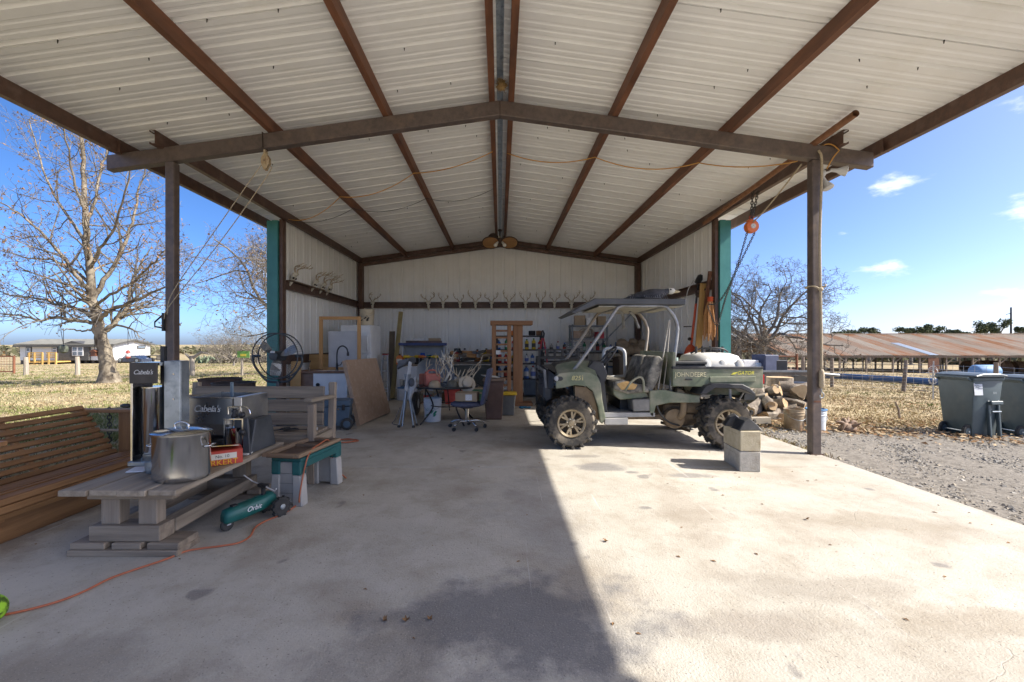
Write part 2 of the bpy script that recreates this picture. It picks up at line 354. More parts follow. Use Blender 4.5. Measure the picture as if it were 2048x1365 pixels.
# ------------------------------------------------------------------ the land
def ground_mat():
    m = bpy.data.materials.new('pasture'); m.use_nodes = True; n = m.node_tree; b = n.nodes['Principled BSDF']; L = n.links.new
    t = n.nodes.new('ShaderNodeTexCoord'); V = t.outputs['Object']
    def nz(sc, det, off=0, st=(1, 1, 1)):
        mp = n.nodes.new('ShaderNodeMapping'); mp.inputs['Location'].default_value = (off, off, 0); mp.inputs['Scale'].default_value = st; L(V, mp.inputs[0])
        x = n.nodes.new('ShaderNodeTexNoise'); x.inputs['Scale'].default_value = sc; x.inputs['Detail'].default_value = det; x.inputs['Roughness'].default_value = 0.65; L(mp.outputs[0], x.inputs['Vector']); return x.outputs['Fac']
    def ramp(f, stops):
        r = n.nodes.new('ShaderNodeValToRGB'); L(f, r.inputs[0]); e = r.color_ramp.elements
        e[0].position, e[0].color = stops[0][0], stops[0][1] + (1,); e[1].position, e[1].color = stops[-1][0], stops[-1][1] + (1,)
        for p, c in stops[1:-1]: q = e.new(p); q.color = c + (1,)
        return r.outputs[0]
    dry = ramp(nz(1.6, 8), ((0.3, (0.24, 0.175, 0.10)), (0.5, (0.38, 0.30, 0.18)), (0.72, (0.50, 0.42, 0.27))))
    grn = ramp(nz(4, 6, 5), ((0.35, (0.15, 0.155, 0.06)), (0.65, (0.27, 0.25, 0.115))))
    mi = n.nodes.new('ShaderNodeMix'); mi.data_type = 'RGBA'
    r = n.nodes.new('ShaderNodeMapRange'); r.inputs['From Min'].default_value = 0.47; r.inputs['From Max'].default_value = 0.62; L(nz(0.22, 6, 11, (1, 1.8, 1)), r.inputs[0])
    # greener on the lawn side (x < 0), drier in the pasture on the right
    sp = n.nodes.new('ShaderNodeSeparateXYZ'); L(V, sp.inputs[0]); r2 = n.nodes.new('ShaderNodeMapRange'); r2.inputs['From Min'].default_value = 4; r2.inputs['From Max'].default_value = -3; r2.inputs['To Min'].default_value = 0.12; r2.inputs['To Max'].default_value = 0.85; L(sp.outputs['X'], r2.inputs[0])
    mu = n.nodes.new('ShaderNodeMath'); mu.operation = 'MULTIPLY'; L(r.outputs[0], mu.inputs[0]); L(r2.outputs[0], mu.inputs[1]); L(mu.outputs[0], mi.inputs['Factor']); L(dry, mi.inputs['A']); L(grn, mi.inputs['B'])
    L(mi.outputs['Result'], b.inputs['Base Color']); b.inputs['Roughness'].default_value = 0.95; b.inputs['Specular IOR Level'].default_value = 0.1
    bp = n.nodes.new('ShaderNodeBump'); bp.inputs['Strength'].default_value = 0.7; bp.inputs['Distance'].default_value = 0.06; L(nz(9, 6, 2), bp.inputs['Height']); L(bp.outputs[0], b.inputs['Normal'])
    return m
def axis_vals(fine, lim):
    v = [0.0]; s = fine
    while v[-1] < lim:
        v.append(v[-1] + s)
        if v[-1] > 25: s *= 1.12
    return [-x for x in v[:0:-1]] + v
gx = axis_vals(0.6, 2600); gy = axis_vals(0.6, 2600)
nx, ny = len(gx), len(gy)
verts = [(x, y, terrain(x, y)) for y in gy for x in gx]
faces = [(j * nx + i, j * nx + i + 1, (j + 1) * nx + i + 1, (j + 1) * nx + i) for j in range(ny - 1) for i in range(nx - 1)]
me = bpy.data.meshes.new('ground'); me.from_pydata(verts, [], faces); me.update(); me.materials.append(ground_mat()); me.polygons.foreach_set('use_smooth', [True] * len(me.polygons))
ground = bpy.data.objects.new('ground', me); COL.objects.link(ground); tag(ground, kind='structure')

# gravel apron to the right of the slab: an uneven sheet and loose stones
def gravel_edge(x): return 6.6 + 0.22 * (x - 3.5) + 0.35 * noise.noise((x * 0.9, 0, 5)) + 0.12 * noise.noise((x * 3.3, 2, 5))
gravel_c = pm('gravel_bed', (0.15, 0.135, 0.115), (0.27, 0.245, 0.21), scale=26, rough=0.95, c3=(0.13, 0.115, 0.095), s3=9, lo3=0.5, hi3=0.72, bump=0.9, bscale=70, spec=0.1)
v = []; f = []; XS = [3.57 + i * 0.22 for i in range(60)]
for i, x in enumerate(XS):
    e = gravel_edge(x)
    for j in range(33):
        y = -9 + (e + 9) * j / 32; z = terrain(x, y) + 0.012 + (0.018 * noise.noise((x * 2, y * 2, 1)) if i else 0)
        if j == 32: z -= 0.03
        v.append((x, y, z))
    if i: 
        for j in range(32): f.append(((i - 1) * 33 + j, i * 33 + j, i * 33 + j + 1, (i - 1) * 33 + j + 1))
me = bpy.data.meshes.new('gravel_drive'); me.from_pydata(v, [], f); me.update(); me.materials.append(gravel_c)
tag(bpy.data.objects.new('gravel_drive', me), kind='structure'); COL.objects.link(bpy.data.objects['gravel_drive'])
rnd = random.Random(3)
def stones(n, sampler, smin, smax, mats, name, label, cat):
    mb = MB()
    for _ in range(n):
        x, y, z = sampler(); s = rnd.uniform(smin, smax) * (1.0 if rnd.random() > 0.06 else 1.7); a = rnd.uniform(0, 6.28)
        ca, sa = math.cos(a), math.sin(a); sx, sy, sz = s * rnd.uniform(0.7, 1.3), s * rnd.uniform(0.5, 1.0), s * rnd.uniform(0.35, 0.7)
        vs = [(sx, 0, 0), (0, sy, 0), (-sx * rnd.uniform(0.7, 1), 0, 0.1 * s), (0, -sy, 0), (sx * 0.2, sy * 0.15, sz), (-sx * 0.25, -sy * 0.2, sz * 0.9)]
        vs = [(x + p[0] * ca - p[1] * sa, y + p[0] * sa + p[1] * ca, z + p[2]) for p in vs]
        mb.cm = rnd.randrange(len(mats))
        mb.add(vs, [(0, 1, 4), (1, 2, 5, 4), (2, 3, 5), (3, 0, 4, 5)])
    o = mb.build(name, mats, fixn=False); tag(o, label, cat, kind='stuff'); return o
def gsamp():
    while True:
        y = rnd.uniform(1.5, 8.2); x = 3.58 + abs(rnd.gauss(0, 1)) * 2.6 if rnd.random() < 0.7 else rnd.uniform(3.58, 12)
        if x < 3.58 or x > 14: continue
        e = gravel_edge(x)
        if y < e or rnd.random() < math.exp(-(y - e) * 4): return x, y, terrain(x, y) + 0.006
GM = [pm('stone%d' % i, c, d, scale=20, rough=0.9, spec=0.15) for i, (c, d) in enumerate((((0.24, 0.225, 0.2), (0.36, 0.34, 0.3)), ((0.18, 0.17, 0.155), (0.27, 0.255, 0.23)), ((0.29, 0.25, 0.19), (0.38, 0.335, 0.27)), ((0.12, 0.115, 0.11), (0.2, 0.19, 0.18))))]
stones(22000, gsamp, 0.009, 0.024, GM, 'gravel', 'loose grey gravel beside the concrete slab', 'gravel')

# ------------------------------------------------------------------ grass
def blades(n, sampler, mats, name, label, h0, h1):
    V = []; Fc = []; Mi = []
    for _ in range(n):
        p = sampler()
        if p is None: continue
        x, y, z, hs, mi = p
        for _k in range(4):
            a = rnd.uniform(0, 6.28); h = rnd.uniform(h0, h1) * hs; w_ = (0.003 + 0.0004 * math.hypot(x, y)) ; dx, dy = math.cos(a), math.sin(a); l = rnd.uniform(0.3, 1.1) * h
            bx_, by_ = x + rnd.gauss(0, 0.05), y + rnd.gauss(0, 0.05); o = len(V)
            V += [(bx_ - dy * w_, by_ + dx * w_, z), (bx_ + dy * w_, by_ - dx * w_, z), (bx_ + dx * l * 0.4 + dy * w_ * 0.7, by_ + dy * l * 0.4 - dx * w_ * 0.7, z + h * 0.65), (bx_ + dx * l, by_ + dy * l, z + h)]
            Fc += [(o, o + 1, o + 2), (o, o + 2, o + 3)]; Mi += [mi, mi]
    me = bpy.data.meshes.new(name); me.from_pydata(V, [], Fc); me.update()
    for m_ in mats: me.materials.append(m_)
    me.polygons.foreach_set('material_index', Mi)
    o = bpy.data.objects.new(name, me); COL.objects.link(o); return tag(o, label, 'grass', kind='stuff')
G3 = [pm('grass_straw', (0.36, 0.29, 0.165), (0.47, 0.39, 0.235), scale=3, rough=0.9, spec=0.1), pm('grass_green', (0.13, 0.15, 0.05), (0.24, 0.24, 0.095), scale=2, rough=0.9, spec=0.1), pm('grass_brown', (0.20, 0.14, 0.08), (0.30, 0.22, 0.13), scale=3, rough=0.95, spec=0.1)]
def lsamp():
    r = 4.5 * math.exp(rnd.uniform(0, 2.9)); a = R(rnd.uniform(96, 154)); x, y = r * math.cos(a), r * math.sin(a)
    if x > -3.85 or r > 75: return None
    g = noise.noise((x * 0.22 + 5, y * 0.4, 2.0)) + 0.5 * noise.noise((x * 0.9, y * 0.9, 7))
    mi = 1 if g > 0.05 + rnd.gauss(0, 0.25) else (0 if rnd.random() < 0.75 else 2)
    return x, y, terrain(x, y) - 0.005, 1 + (0.3 if mi == 1 else 0) + 2.2 * max(0, noise.noise((x * 1.1, y * 1.1, 31)) - 0.12), mi
blades(46000, lsamp, G3, 'lawn_grass', 'patchy green and straw coloured lawn grass left of the shed', 0.015, 0.055)
def rsamp():
    r = 7.5 * math.exp(rnd.uniform(0, 2.2)); a = R(rnd.uniform(38, 66)); x, y = r * math.cos(a), r * math.sin(a)
    if x < 4.0 or (y < gravel_edge(x) - 0.15 * rnd.random() and x < 15): return None
    g = noise.noise((x * 0.3 + 25, y * 0.5, 2.0))
    mi = 1 if g > 0.45 + rnd.gauss(0, 0.15) else (0 if rnd.random() < 0.8 else 2)
    return x, y, terrain(x, y) - 0.005, 1 + 2.5 * max(0, noise.noise((x * 1.2, y * 1.2, 51)) - 0.1), mi
blades(26000, rsamp, G3, 'pasture_grass', 'dry straw coloured pasture grass behind the gravel', 0.012, 0.05)

# pale caliche yard behind the camera, unseen, added to bounce sunlight into the shed
cal = pm('bounce_caliche', (0.42, 0.385, 0.32), (0.54, 0.50, 0.43), scale=3, rough=0.95, c3=(0.36, 0.32, 0.26), s3=0.8, bump=0.5, bscale=30, spec=0.1)
v = []; f = []
for i in range(41):
    for j in range(31):
        x = -16 + 0.8 * i; y = -28 + 23.0 * j / 30
        v.append((x, y, terrain(x, y) + 0.02 + 0.015 * noise.noise((x, y, 4))))
for i in range(40):
    for j in range(30): f.append((i * 31 + j, (i + 1) * 31 + j, (i + 1) * 31 + j + 1, i * 31 + j + 1))
me = bpy.data.meshes.new('bounce_yard'); me.from_pydata(v, [], f); me.update(); me.materials.append(cal)
o = bpy.data.objects.new('bounce_yard', me); COL.objects.link(o); tag(o, kind='structure')

def esamp():
    if rnd.random() < 0.5: x, y = SX0 - abs(rnd.gauss(0, .06)), rnd.uniform(1.5, 8)
    else: x, y = SX1 + .02 + abs(rnd.gauss(0, .05)), rnd.uniform(4.8, 8.5)
    if noise.noise((x * 2, y * 1.5, 8)) < -.05: return None
    return x, y, terrain(x, y), 1.6, 0 if rnd.random() < .6 else (2 if rnd.random() < .6 else 1)
blades(380, esamp, G3, 'edge_weeds', 'ragged dry weeds along the edges of the concrete slab', 0.02, 0.05)
# ------------------------------------------------------------------ the open-fronted metal shed
ZR, SL = 4.06, 0.14                       # sheet underside at the ridge, roof pitch
def zr(x): return ZR - SL * abs(x)
WX0, WX1, WY0, WY1 = -3.82, 3.78, 7.55, 11.80
EX = 4.26                                 # eave overhang
RY0, RY1 = 0.62, 12.1
shed = thing('open_metal_shed', 'open fronted white sheet metal shed with brown steel frame and gabled roof', 'shed')
PW = 0.9144
def rib_profile(width, h=0.036, m=0.005):
    "(offset, height) of ribbed sheet, ribs every 12 inches, with the lap at the far edge"
    p = []; P = 0.3048; k = 0
    while k * P < width - 0.01:
        o = k * P
        p += [(o + 0.004, 0), (o + 0.066, 0), (o + 0.078, m), (o + 0.098, m), (o + 0.11, 0), (o + 0.15, 0), (o + 0.162, m), (o + 0.182, m), (o + 0.194, 0), (o + 0.238, 0), (o + 0.250, h), (o + 0.278, h), (o + 0.290, 0)]
        k += 1
    p = [q for q in p if q[0] <= width + 0.001]
    p[-1] = (p[-1][0], 0.0)
    p = [q for q in p if q[0] < width - 0.010] + [(width - 0.0095, 0.0), (width - 0.0094, 0.012), (width + 0.012, 0.012), (width + 0.014, 0.0006), (width + 0.035, 0.0006)]
    return p
roof = bpy.data.objects.new('roof', None); COL.objects.link(roof); roof.parent = shed
prof = rib_profile(PW)
RB = 0.035
roofmesh = []
for sgn in (-1, 1):
    mb = MB(); n = len(prof)
    for u in (RB, 0.5 * EX, EX):
        mb.v += [(sgn * u, o, -SL * u + h) for o, h in prof]
    for r_ in range(2): mb.f += [(r_ * n + i, r_ * n + i + 1, (r_ + 1) * n + i + 1, (r_ + 1) * n + i) for i in range(n - 1)]
    mb.m = [0] * len(mb.f)
    roofmesh.append(mb.mesh('roof_panel', white_metal, fixn=False))
y = RY0; k = 0
while y < RY1 - 0.2:
    for me in roofmesh:
        o = bpy.data.objects.new('roof_panel', me); COL.objects.link(o); o.parent = roof; o.location = (0, y, ZR)
    y += PW
RY1 = y
# ridge flashing, seen between the ridge purlins
mb = MB(); mb.prism([(-0.16, ZR + 0.02), (-0.05, ZR + 0.052), (0, ZR + 0.058), (0.05, ZR + 0.052), (0.16, ZR + 0.02), (0.16, ZR + 0.023), (0, ZR + 0.062), (-0.16, ZR + 0.023)], RY0, RY1); mb.build('ridge_cap', galv, roof)
# roofing screws: the tips that show below the sheet
mb = MB(); rs = random.Random(11)
for sg in (-1, 1):
    yy = RY0
    while yy < RY1:
        for x in (0.45, 0.95, 1.7, 2.2, 3.0, 3.45):
            if rs.random() < 0.3: 
                x_ = sg * (x + rs.uniform(-.15, .15)); z = zr(x_); y_ = yy + 0.0
                mb.tube([(x_, y_, z + 0.004), (x_ + rs.uniform(-.004, .004), y_, z - 0.022)], [0.006, 0.003], 5)
        yy += 0.3048 * (1 if rs.random() < .6 else 2)
o = mb.build('roofing_screw', pm('screw', (0.04, 0.035, 0.03), metal=0.6, rough=0.5), roof); tag(o, kind='stuff')
# C purlins
def cpurlin(x, y0, y1, mat, flip=1, d=0.13, w_=0.062):
    z1 = zr(x) - 0.001; z0 = z1 - d; t = 0.004; f = flip
    poly = [(x, z0), (x + f * w_, z0), (x + f * w_, z0 + 0.02), (x + f * (w_ - t), z0 + 0.02), (x + f * (w_ - t), z0 + t), (x + f * t, z0 + t), (x + f * t, z1 - t), (x + f * (w_ - t), z1 - t), (x + f * (w_ - t), z1 - 0.02), (x + f * w_, z1 - 0.02), (x + f * w_, z1), (x, z1)]
    return MB().prism(poly, y0, y1).build('purlin', mat, shed)
for x, fl_ in ((-0.09, 1), (0.125, -1), (-1.27, -1), (-2.545, -1), (1.28, 1), (2.56, 1)): cpurlin(x - (0.031 * fl_), RY0, RY1, rust_steel, fl_)
cpurlin(-3.72, 4.68, 11.72, brown_steel, -1, 0.15); cpurlin(3.70, 4.68, 11.72, brown_steel, 1, 0.15)
cpurlin(-4.18, RY0, RY1, brown_steel, -1, 0.15); cpurlin(4.18, RY0, RY1, brown_steel, 1, 0.15)
# rafters: a box beam across each frame
def rafter(y, xl, xr, h, d, mat, drop, name='rafter'):
    for a, b in ((xl, 0.0), (0.0, xr)):
        mb = MB(); zt = lambda x: zr(x) - drop
        vs = [(x, yy, z) for x in (a, b) for yy in (y, y + d) for z in (zt(x) - h, zt(x))]
        mb.add(vs, [(0, 1, 3, 2), (4, 6, 7, 5), (0, 4, 5, 1), (2, 3, 7, 6), (0, 2, 6, 4), (1, 5, 7, 3)])
        mb.build(name, mat, shed, bevel=0.008)
rafter(4.80, -4.36, 4.14, 0.165, 0.10, beam_steel, 0.132)
rafter(0.80, -4.36, 4.14, 0.165, 0.10, beam_steel, 0.132)
rafter(11.55, WX0 + 0.13, WX1 - 0.13, 0.085, 0.10, brown_steel, 0.16)
mb = MB()
for a, b in ((WX0 + .02, 0), (0, WX1 - .02)): mb.beam((a, 11.70, zr(a) - 0.06), (b, 11.70, zr(b) - 0.06), 0.06, 0.11)
mb.build('rake_channel', brown_steel, shed)
# front posts and their welded plates
for x, y in ((-3.66, 4.85), (3.51, 4.85), (-3.66, 0.85), (3.51, 0.85)):
    MB().bb(x - 0.05, x + 0.05, y - 0.048, y + 0.048, 0, zr(x) - 0.132 - 0.166).build('post', beam_steel, shed, bevel=0.008)
    MB().bb(x - 0.07, x + 0.07, y - 0.052, y + 0.052, -0.001, 0.008).build('base_plate', brown_steel, shed)
for x in (-4.2, 4.2):
    MB().bb(x - 0.05, x + 0.05, 4.74, 4.745, zr(x) - 0.15, zr(x) - 0.02).build('clip_plate', brown_steel, shed)
    MB().bb(x - 0.05, x - 0.045, 4.70, 4.745, zr(x) - 0.15, zr(x) - 0.02).build('clip_plate', brown_steel, shed)
# back corner columns, door-side columns and teal corner trim
for x in (WX0 + 0.09, WX1 - 0.09):
    MB().bb(x - 0.06, x + 0.06, 11.56, 11.72, 0, zr(x) - 0.165).build('column', brown_steel, shed, bevel=0.004)
for s, x in ((-1, WX0), (1, WX1)):
    MB().bb(x - s * 0.005, x - s * 0.065, 7.50, 7.62, 0, zr(x) - 0.14).build('column', brown_steel, shed, bevel=0.004)
    t = MB(); o = x + s * 0.205
    t.prism([(x + s * .004, 7.56), (x + s * .004, 7.46), (x + s * .10, 7.46), (x + s * .10, 7.49), (o, 7.49), (o, 7.66), (o - s * .004, 7.66), (o - s * .004, 7.56)], -0.03, zr(x) - 0.17, 'Z'); t.build('corner_trim', teal, shed)
# wall sheets
def wall_panels(a0, a1, place, top, sgn):
    a = a0
    while a < a1 - 0.05:
        wd = min(PW, a1 - a); pr = rib_profile(wd); mb = MB(); n = len(pr)
        for lo in (True, False):
            for o, h in pr: x, y = place(a + o, h); mb.v.append((x, y, 0.012 if lo else top(a + o)))
        mb.f = [(i, i + 1, n + i + 1, n + i) for i in range(n - 1)]; mb.m = [0] * len(mb.f)
        mb.build('wall_panel', white_metal, shed, fixn=False); a += PW
wall_panels(WX0, WX1, lambda a, h: (a, WY1 + h), lambda a: zr(a) - 0.004, 1)
wall_panels(WY0, WY1, lambda a, h: (WX0 - h, a), lambda a: zr(WX0) - 0.005, 1)
wall_panels(WY0, WY1, lambda a, h: (WX1 + h, a), lambda a: zr(WX1) - 0.005, 1)
# girts carrying the skulls
GZ = 2.27
def girt(a, b, inward):
    a = Vector(a); b = Vector(b); iw = Vector(inward); mb = MB()
    mb.beam(a + iw * 0.003, b + iw * 0.003, 0.006, 0.16); mb.beam(a + iw * 0.04 + Vector((0, 0, -0.078)), b + iw * 0.04 + Vector((0, 0, -0.078)), 0.075, 0.006); mb.beam(a + iw * 0.075 + Vector((0, 0, -0.062)), b + iw * 0.075 + Vector((0, 0, -0.062)), 0.005, 0.03)
    mb.beam(a + iw * 0.04 + Vector((0, 0, 0.078)), b + iw * 0.04 + Vector((0, 0, 0.078)), 0.075, 0.006)
    return mb.build('girt', brown_steel, shed)
girt((WX0 + .15, 11.715, GZ), (WX1 - .15, 11.715, GZ), (0, -1, 0))
girt((WX0 + .02, 7.63, GZ), (WX0 + .02, 11.55, GZ), (1, 0, 0)); girt((WX1 - .02, 7.63, GZ), (WX1 - .02, 11.55, GZ), (-1, 0, 0))
girt((WX1 - .02, 7.63, 0.95), (WX1 - .02, 11.55, 0.95), (-1, 0, 0)); girt((WX0 + .02, 7.63, 0.95), (WX0 + .02, 11.55, 0.95), (1, 0, 0))
MB().beam((WX0 + .07, 7.75, GZ + .09), (WX0 + .07, 9.2, GZ + .09), 0.09, 0.018).build('ledge_board', wood('ledge_wood', (0.13, 0.09, 0.06), (0.2, 0.15, 0.1)), shed)
MB().beam((2.62, 11.70, 1.1), (3.6, 11.70, 2.1), 0.04, 0.03).build('brace', galv, shed)
# knee brace at the right jamb
MB().beam((WX1 - .10, 7.8, 1.75), (WX1 - .10, 7.6, 2.5), 0.05, 0.05).build('brace', rust_steel, shed)
# ------------------------------------------------------------------ trees
bark_pale = pm('bark_sycamore', (0.15, 0.125, 0.09), (0.29, 0.25, 0.19), scale=3.5, rough=0.9, c3=(0.085, 0.068, 0.05), s3=2.2, lo3=0.5, hi3=0.62, bump=0.6, bscale=25, stretch=(1, 1, 0.5), spec=0.1)
bark_grey = pm('bark_oak', (0.13, 0.115, 0.10), (0.25, 0.225, 0.195), scale=9, rough=0.95, bump=0.8, bscale=30, stretch=(1, 1, 0.35), spec=0.1)
twig = pm('twigs', (0.11, 0.095, 0.078), (0.2, 0.178, 0.145), scale=3, rough=0.95, spec=0.1)
leaf_brown = pm('dead_leaf', (0.16, 0.09, 0.045), (0.33, 0.2, 0.1), scale=3, rough=0.9, spec=0.1)
leaf_oak = pm('live_oak_leaf', (0.075, 0.095, 0.045), (0.14, 0.155, 0.08), scale=1.5, rough=0.85, spec=0.2)
leaf_oak2 = pm('live_oak_leaf_dark', (0.05, 0.065, 0.03), (0.1, 0.115, 0.055), scale=1.5, rough=0.85, spec=0.2)
class Tree:
    def __init__(s, seed, thick=0.03): s.r = random.Random(seed); s.big = MB(); s.small = MB(); s.tips = []; s.thick = thick
    def vec(s, a): return Vector((s.r.gauss(0, a), s.r.gauss(0, a), s.r.gauss(0, a)))
    def limb(s, pts, r0, r1, n=None, wob=0.0):
        path = smooth_path(pts, 4)
        if wob: path = [path[0]] + [p + s.vec(wob) for p in path[1:]]
        k = len(path); rr = [r0 + (r1 - r0) * (i / (k - 1)) ** 0.8 for i in range(k)]
        (s.big if r0 > s.thick else s.small).tube(path, rr, n or (9 if r0 > 0.15 else 6 if r0 > 0.04 else 4 if r0 > 0.012 else 3), cap=False)
        return path, rr
    def branch(s, p, d, L, r, lev, maxlev, kids, wander=0.22, up=0.12, ratio=0.62, spread=0.85):
        k = max(3, int(4 + L * 0.8)) if lev < maxlev - 1 else 3; pts = [p]; dd = d.normalized(); step = L / k
        for i in range(k):
            dd = (dd + s.vec(wander) + Vector((0, 0, up * (1 if lev < maxlev - 1 else 0.4)))).normalized(); pts.append(pts[-1] + dd * step)
        rr = [max(0.006, r * (1 - 0.72 * i / k)) for i in range(k + 1)]
        (s.big if r > s.thick else s.small).tube(pts, rr, 7 if r > 0.06 else 5 if r > 0.025 else 3, cap=False)
        s.tips.append((pts[-1], lev))
        if lev >= maxlev: 
            for q in pts[1:]: s.tips.append((q, lev))
            return
        nk = kids[min(lev, len(kids) - 1)]
        for j in range(nk):
            t = 0.22 + 0.78 * (j + s.r.random()) / nk; f = t * k; i = min(int(f), k - 1); q = pts[i].lerp(pts[i + 1], f - i)
            ax = (pts[i + 1] - pts[i]).normalized(); side = ax.cross(s.vec(1)).normalized()
            nd = (ax * (1 - 0.45 * spread) + side * spread).normalized()
            s.branch(q, nd, L * ratio * s.r.uniform(0.7, 1.15) * (1.1 - 0.4 * t), max(0.004, rr[i] * 0.62), lev + 1, maxlev, kids, wander, up, ratio, spread)
    def leaves(s, n, size, mats, prob_lev=0, jitter=0.15, clump=1):
        mb = MB(); tips = [t for t in s.tips if t[1] >= prob_lev]
        for _ in range(n):
            c = s.r.choice(tips)[0]
            for _k in range(clump):
                p = c + s.vec(jitter); sz = size * s.r.uniform(0.6, 1.3); u = s.vec(1).normalized(); v = u.cross(s.vec(1)).normalized()
                mb.cm = s.r.randrange(len(mats)); mb.add([p - u * sz, p + v * sz * 0.55, p + u * sz, p - v * sz * 0.55], [(0, 1, 2, 3)])
        return mb
    def finish(s, root, bark, tw=twig, leaf=None):
        s.big.build('trunk', bark, root, smooth='all', fixn=False)
        s.small.build('crown', tw, root, fixn=False)
        if leaf: leaf[0].build('leaves', leaf[1], root, fixn=False)
# ---- big sycamore on the lawn (left): limbs follow the photograph's, at its own distance
def sycamore():
    base = gh(217, 766); Y = base.y; T = Tree(21, 0.045)
    root = thing('sycamore_tree', 'tall pale barked tree with few brown leaves standing on the lawn', 'tree', base)
    def P(px, py, dy=0): return at(px, py, Y + dy) - base
    tr, rr = T.limb([P(219, 768), P(216, 745), P(213, 720), P(205, 690), P(198, 660), P(190, 620), P(183, 580), P(178, 520), P(172, 450), P(168, 380), P(165, 300), P(160, 230), P(150, 130)], 0.33, 0.03, 12, 0.02)
    T.big.lathe([(0.60, -0.15), (0.42, 0.12), (0.32, 0.5)], P(218, 768), 12, cap=False)
    limbs = [([(200, 668), (220, 655), (240, 632), (258, 608), (262, 575), (275, 540), (300, 500)], 0.24, 1.5), ([(196, 640), (215, 625), (245, 612), (285, 595), (330, 575), (370, 560)], 0.20, -1.0),
             ([(188, 645), (160, 643), (120, 636), (80, 640), (40, 632), (0, 628), (-60, 615)], 0.15, -1.2), ([(186, 630), (165, 622), (140, 615), (110, 608), (70, 596), (20, 590), (-40, 570)], 0.17, 1.2),
             ([(192, 660), (180, 660), (160, 662), (140, 659), (124, 659)], 0.085, -0.4), ([(184, 590), (160, 560), (130, 520), (90, 470), (40, 430), (-10, 400)], 0.17, -2.0),
             ([(186, 600), (210, 560), (235, 520), (255, 470), (270, 420), (285, 360), (300, 310)], 0.2, 2.0), ([(178, 540), (200, 500), (230, 450), (250, 390), (262, 330)], 0.14, -2.0),
             ([(176, 500), (150, 450), (110, 390), (80, 320), (60, 240)], 0.14, 2.2), ([(172, 450), (190, 400), (205, 330), (220, 270), (240, 180)], 0.12, 1.0), ([(170, 420), (150, 370), (135, 300), (125, 230)], 0.1, -1.5),
             ([(182, 570), (150, 540), (100, 520), (50, 515), (0, 500)], 0.12, 2.5), ([(187, 615), (220, 590), (270, 560), (310, 520), (340, 490)], 0.13, -2.8)]
    for pts, r0, dy in limbs:
        m = len(pts); path, rads = T.limb([P(x, y, dy * i / (m - 1)) for i, (x, y) in enumerate(pts)], r0 * 0.58, 0.02, None, 0.025)
        if r0 < 0.09: continue
        rads = [q * 1.3 for q in rads]
        k = len(path)
        for j in range(5, k - 1, 1):
            for _ in range(1 if T.r.random() < .75 else 2):
                ax = (path[j + 1] - path[j]).normalized(); side = ax.cross(T.vec(1)).normalized(); nd = (ax * 0.55 + side * 0.8 + Vector((0, 0, 0.15))).normalized()
                T.branch(path[j], nd, T.r.uniform(0.9, 2.3), rads[j] * 0.42, 2, 4, [4, 4, 4, 4], 0.2, 0.08, 0.55)
    for j in range(18, len(tr) - 1):
        side = Vector((T.r.gauss(0, 1), T.r.gauss(0, 1), 0.5)).normalized(); T.branch(tr[j], side, T.r.uniform(1.2, 2.6), rr[j] * 0.35, 2, 4, [5, 4, 4, 4], 0.2, 0.1, 0.55)
    lv = T.leaves(2400, 0.055, [leaf_brown], 3, 0.03, 1)
    T.finish(root, bark_pale, twig, (lv, [leaf_brown]))
    return root, P, base
syc, sycP, sycbase = sycamore()
def bare_tree(name, label, px, py, seed, H, r0, lean=(0, 0), maxlev=5, kids=(6, 5, 5, 4, 4), fork=0.32, group=None, leafn=0, bark=bark_grey, wander=0.28, spread=0.9, ratio=0.62, loc=None, nl=6):
    base = loc if loc is not None else gh(px, py); T = Tree(seed, 0.03); root = thing(name, label, 'tree', base, group=group)
    top = Vector((lean[0], lean[1], H * fork)); path, rr = T.limb([(0, 0, -0.2), top * 0.35 + T.vec(r0 * .2), top * 0.7, top], r0, r0 * 0.72, 10, 0.015)
    for i in range(nl):
        a = 2 * math.pi * (i + T.r.uniform(-.3, .3)) / nl; st = path[-1 - (i % 4)]; d = Vector((math.cos(a), math.sin(a), T.r.uniform(0.35, 1.3)))
        T.branch(st, d, H * (1 - fork) * T.r.uniform(0.7, 1.0), r0 * T.r.uniform(0.36, 0.5), 1, maxlev, list(kids), wander, 0.06, ratio, spread)
    lv = None
    if leafn: lv = (T.leaves(leafn, 0.06, [leaf_brown], 3, 0.1), [leaf_brown])
    T.finish(root, bark, twig, lv); return root
bare_tree('bare_oak_tree', 'spreading bare grey oak standing beyond the firewood pile', 1524, 725, 5, 7.0, 0.24, (0.1, 0), 5, (8, 7, 6, 5, 4), 0.30, leafn=500, loc=onland(*at(1522, 700, 26.0).xy), nl=10, ratio=0.6, wander=0.3, spread=1.0)
bare_tree('bare_leaning_tree', 'small bare leaning tree just left of the bare oak', 1500, 725, 15, 3.4, 0.14, (-0.7, 0), 4, (5, 5, 4, 4), 0.45, loc=onland(*at(1500, 720, 24).xy), nl=5)
bare_tree('bare_oak_tree', 'broad bare oak whose crooked branches show beside the teal column', 620, 740, 31, 9.0, 0.24, (-0.4, 0.2), 5, (6, 6, 5, 5, 4), 0.28, leafn=1500, loc=onland(*at(585, 720, 23).xy), nl=9, wander=0.34, ratio=0.64)
for px, Yd, h, sd, lab in ((468, 42, 4.2, 41, 'grey leafless mesquite bush nearest the small green sign'), (515, 46, 6.4, 42, 'tall grey leafless mesquite growing behind the fan'), (440, 60, 3.4, 43, 'low grey leafless mesquite farthest from the teal column')):
    bare_tree('mesquite_bush', lab, 0, 0, sd, h, 0.11, (0, 0), 4, (7, 6, 5, 4), 0.14, 'mesquite behind the lawn', loc=onland(*at(px, 700, Yd).xy), nl=8, wander=0.25)
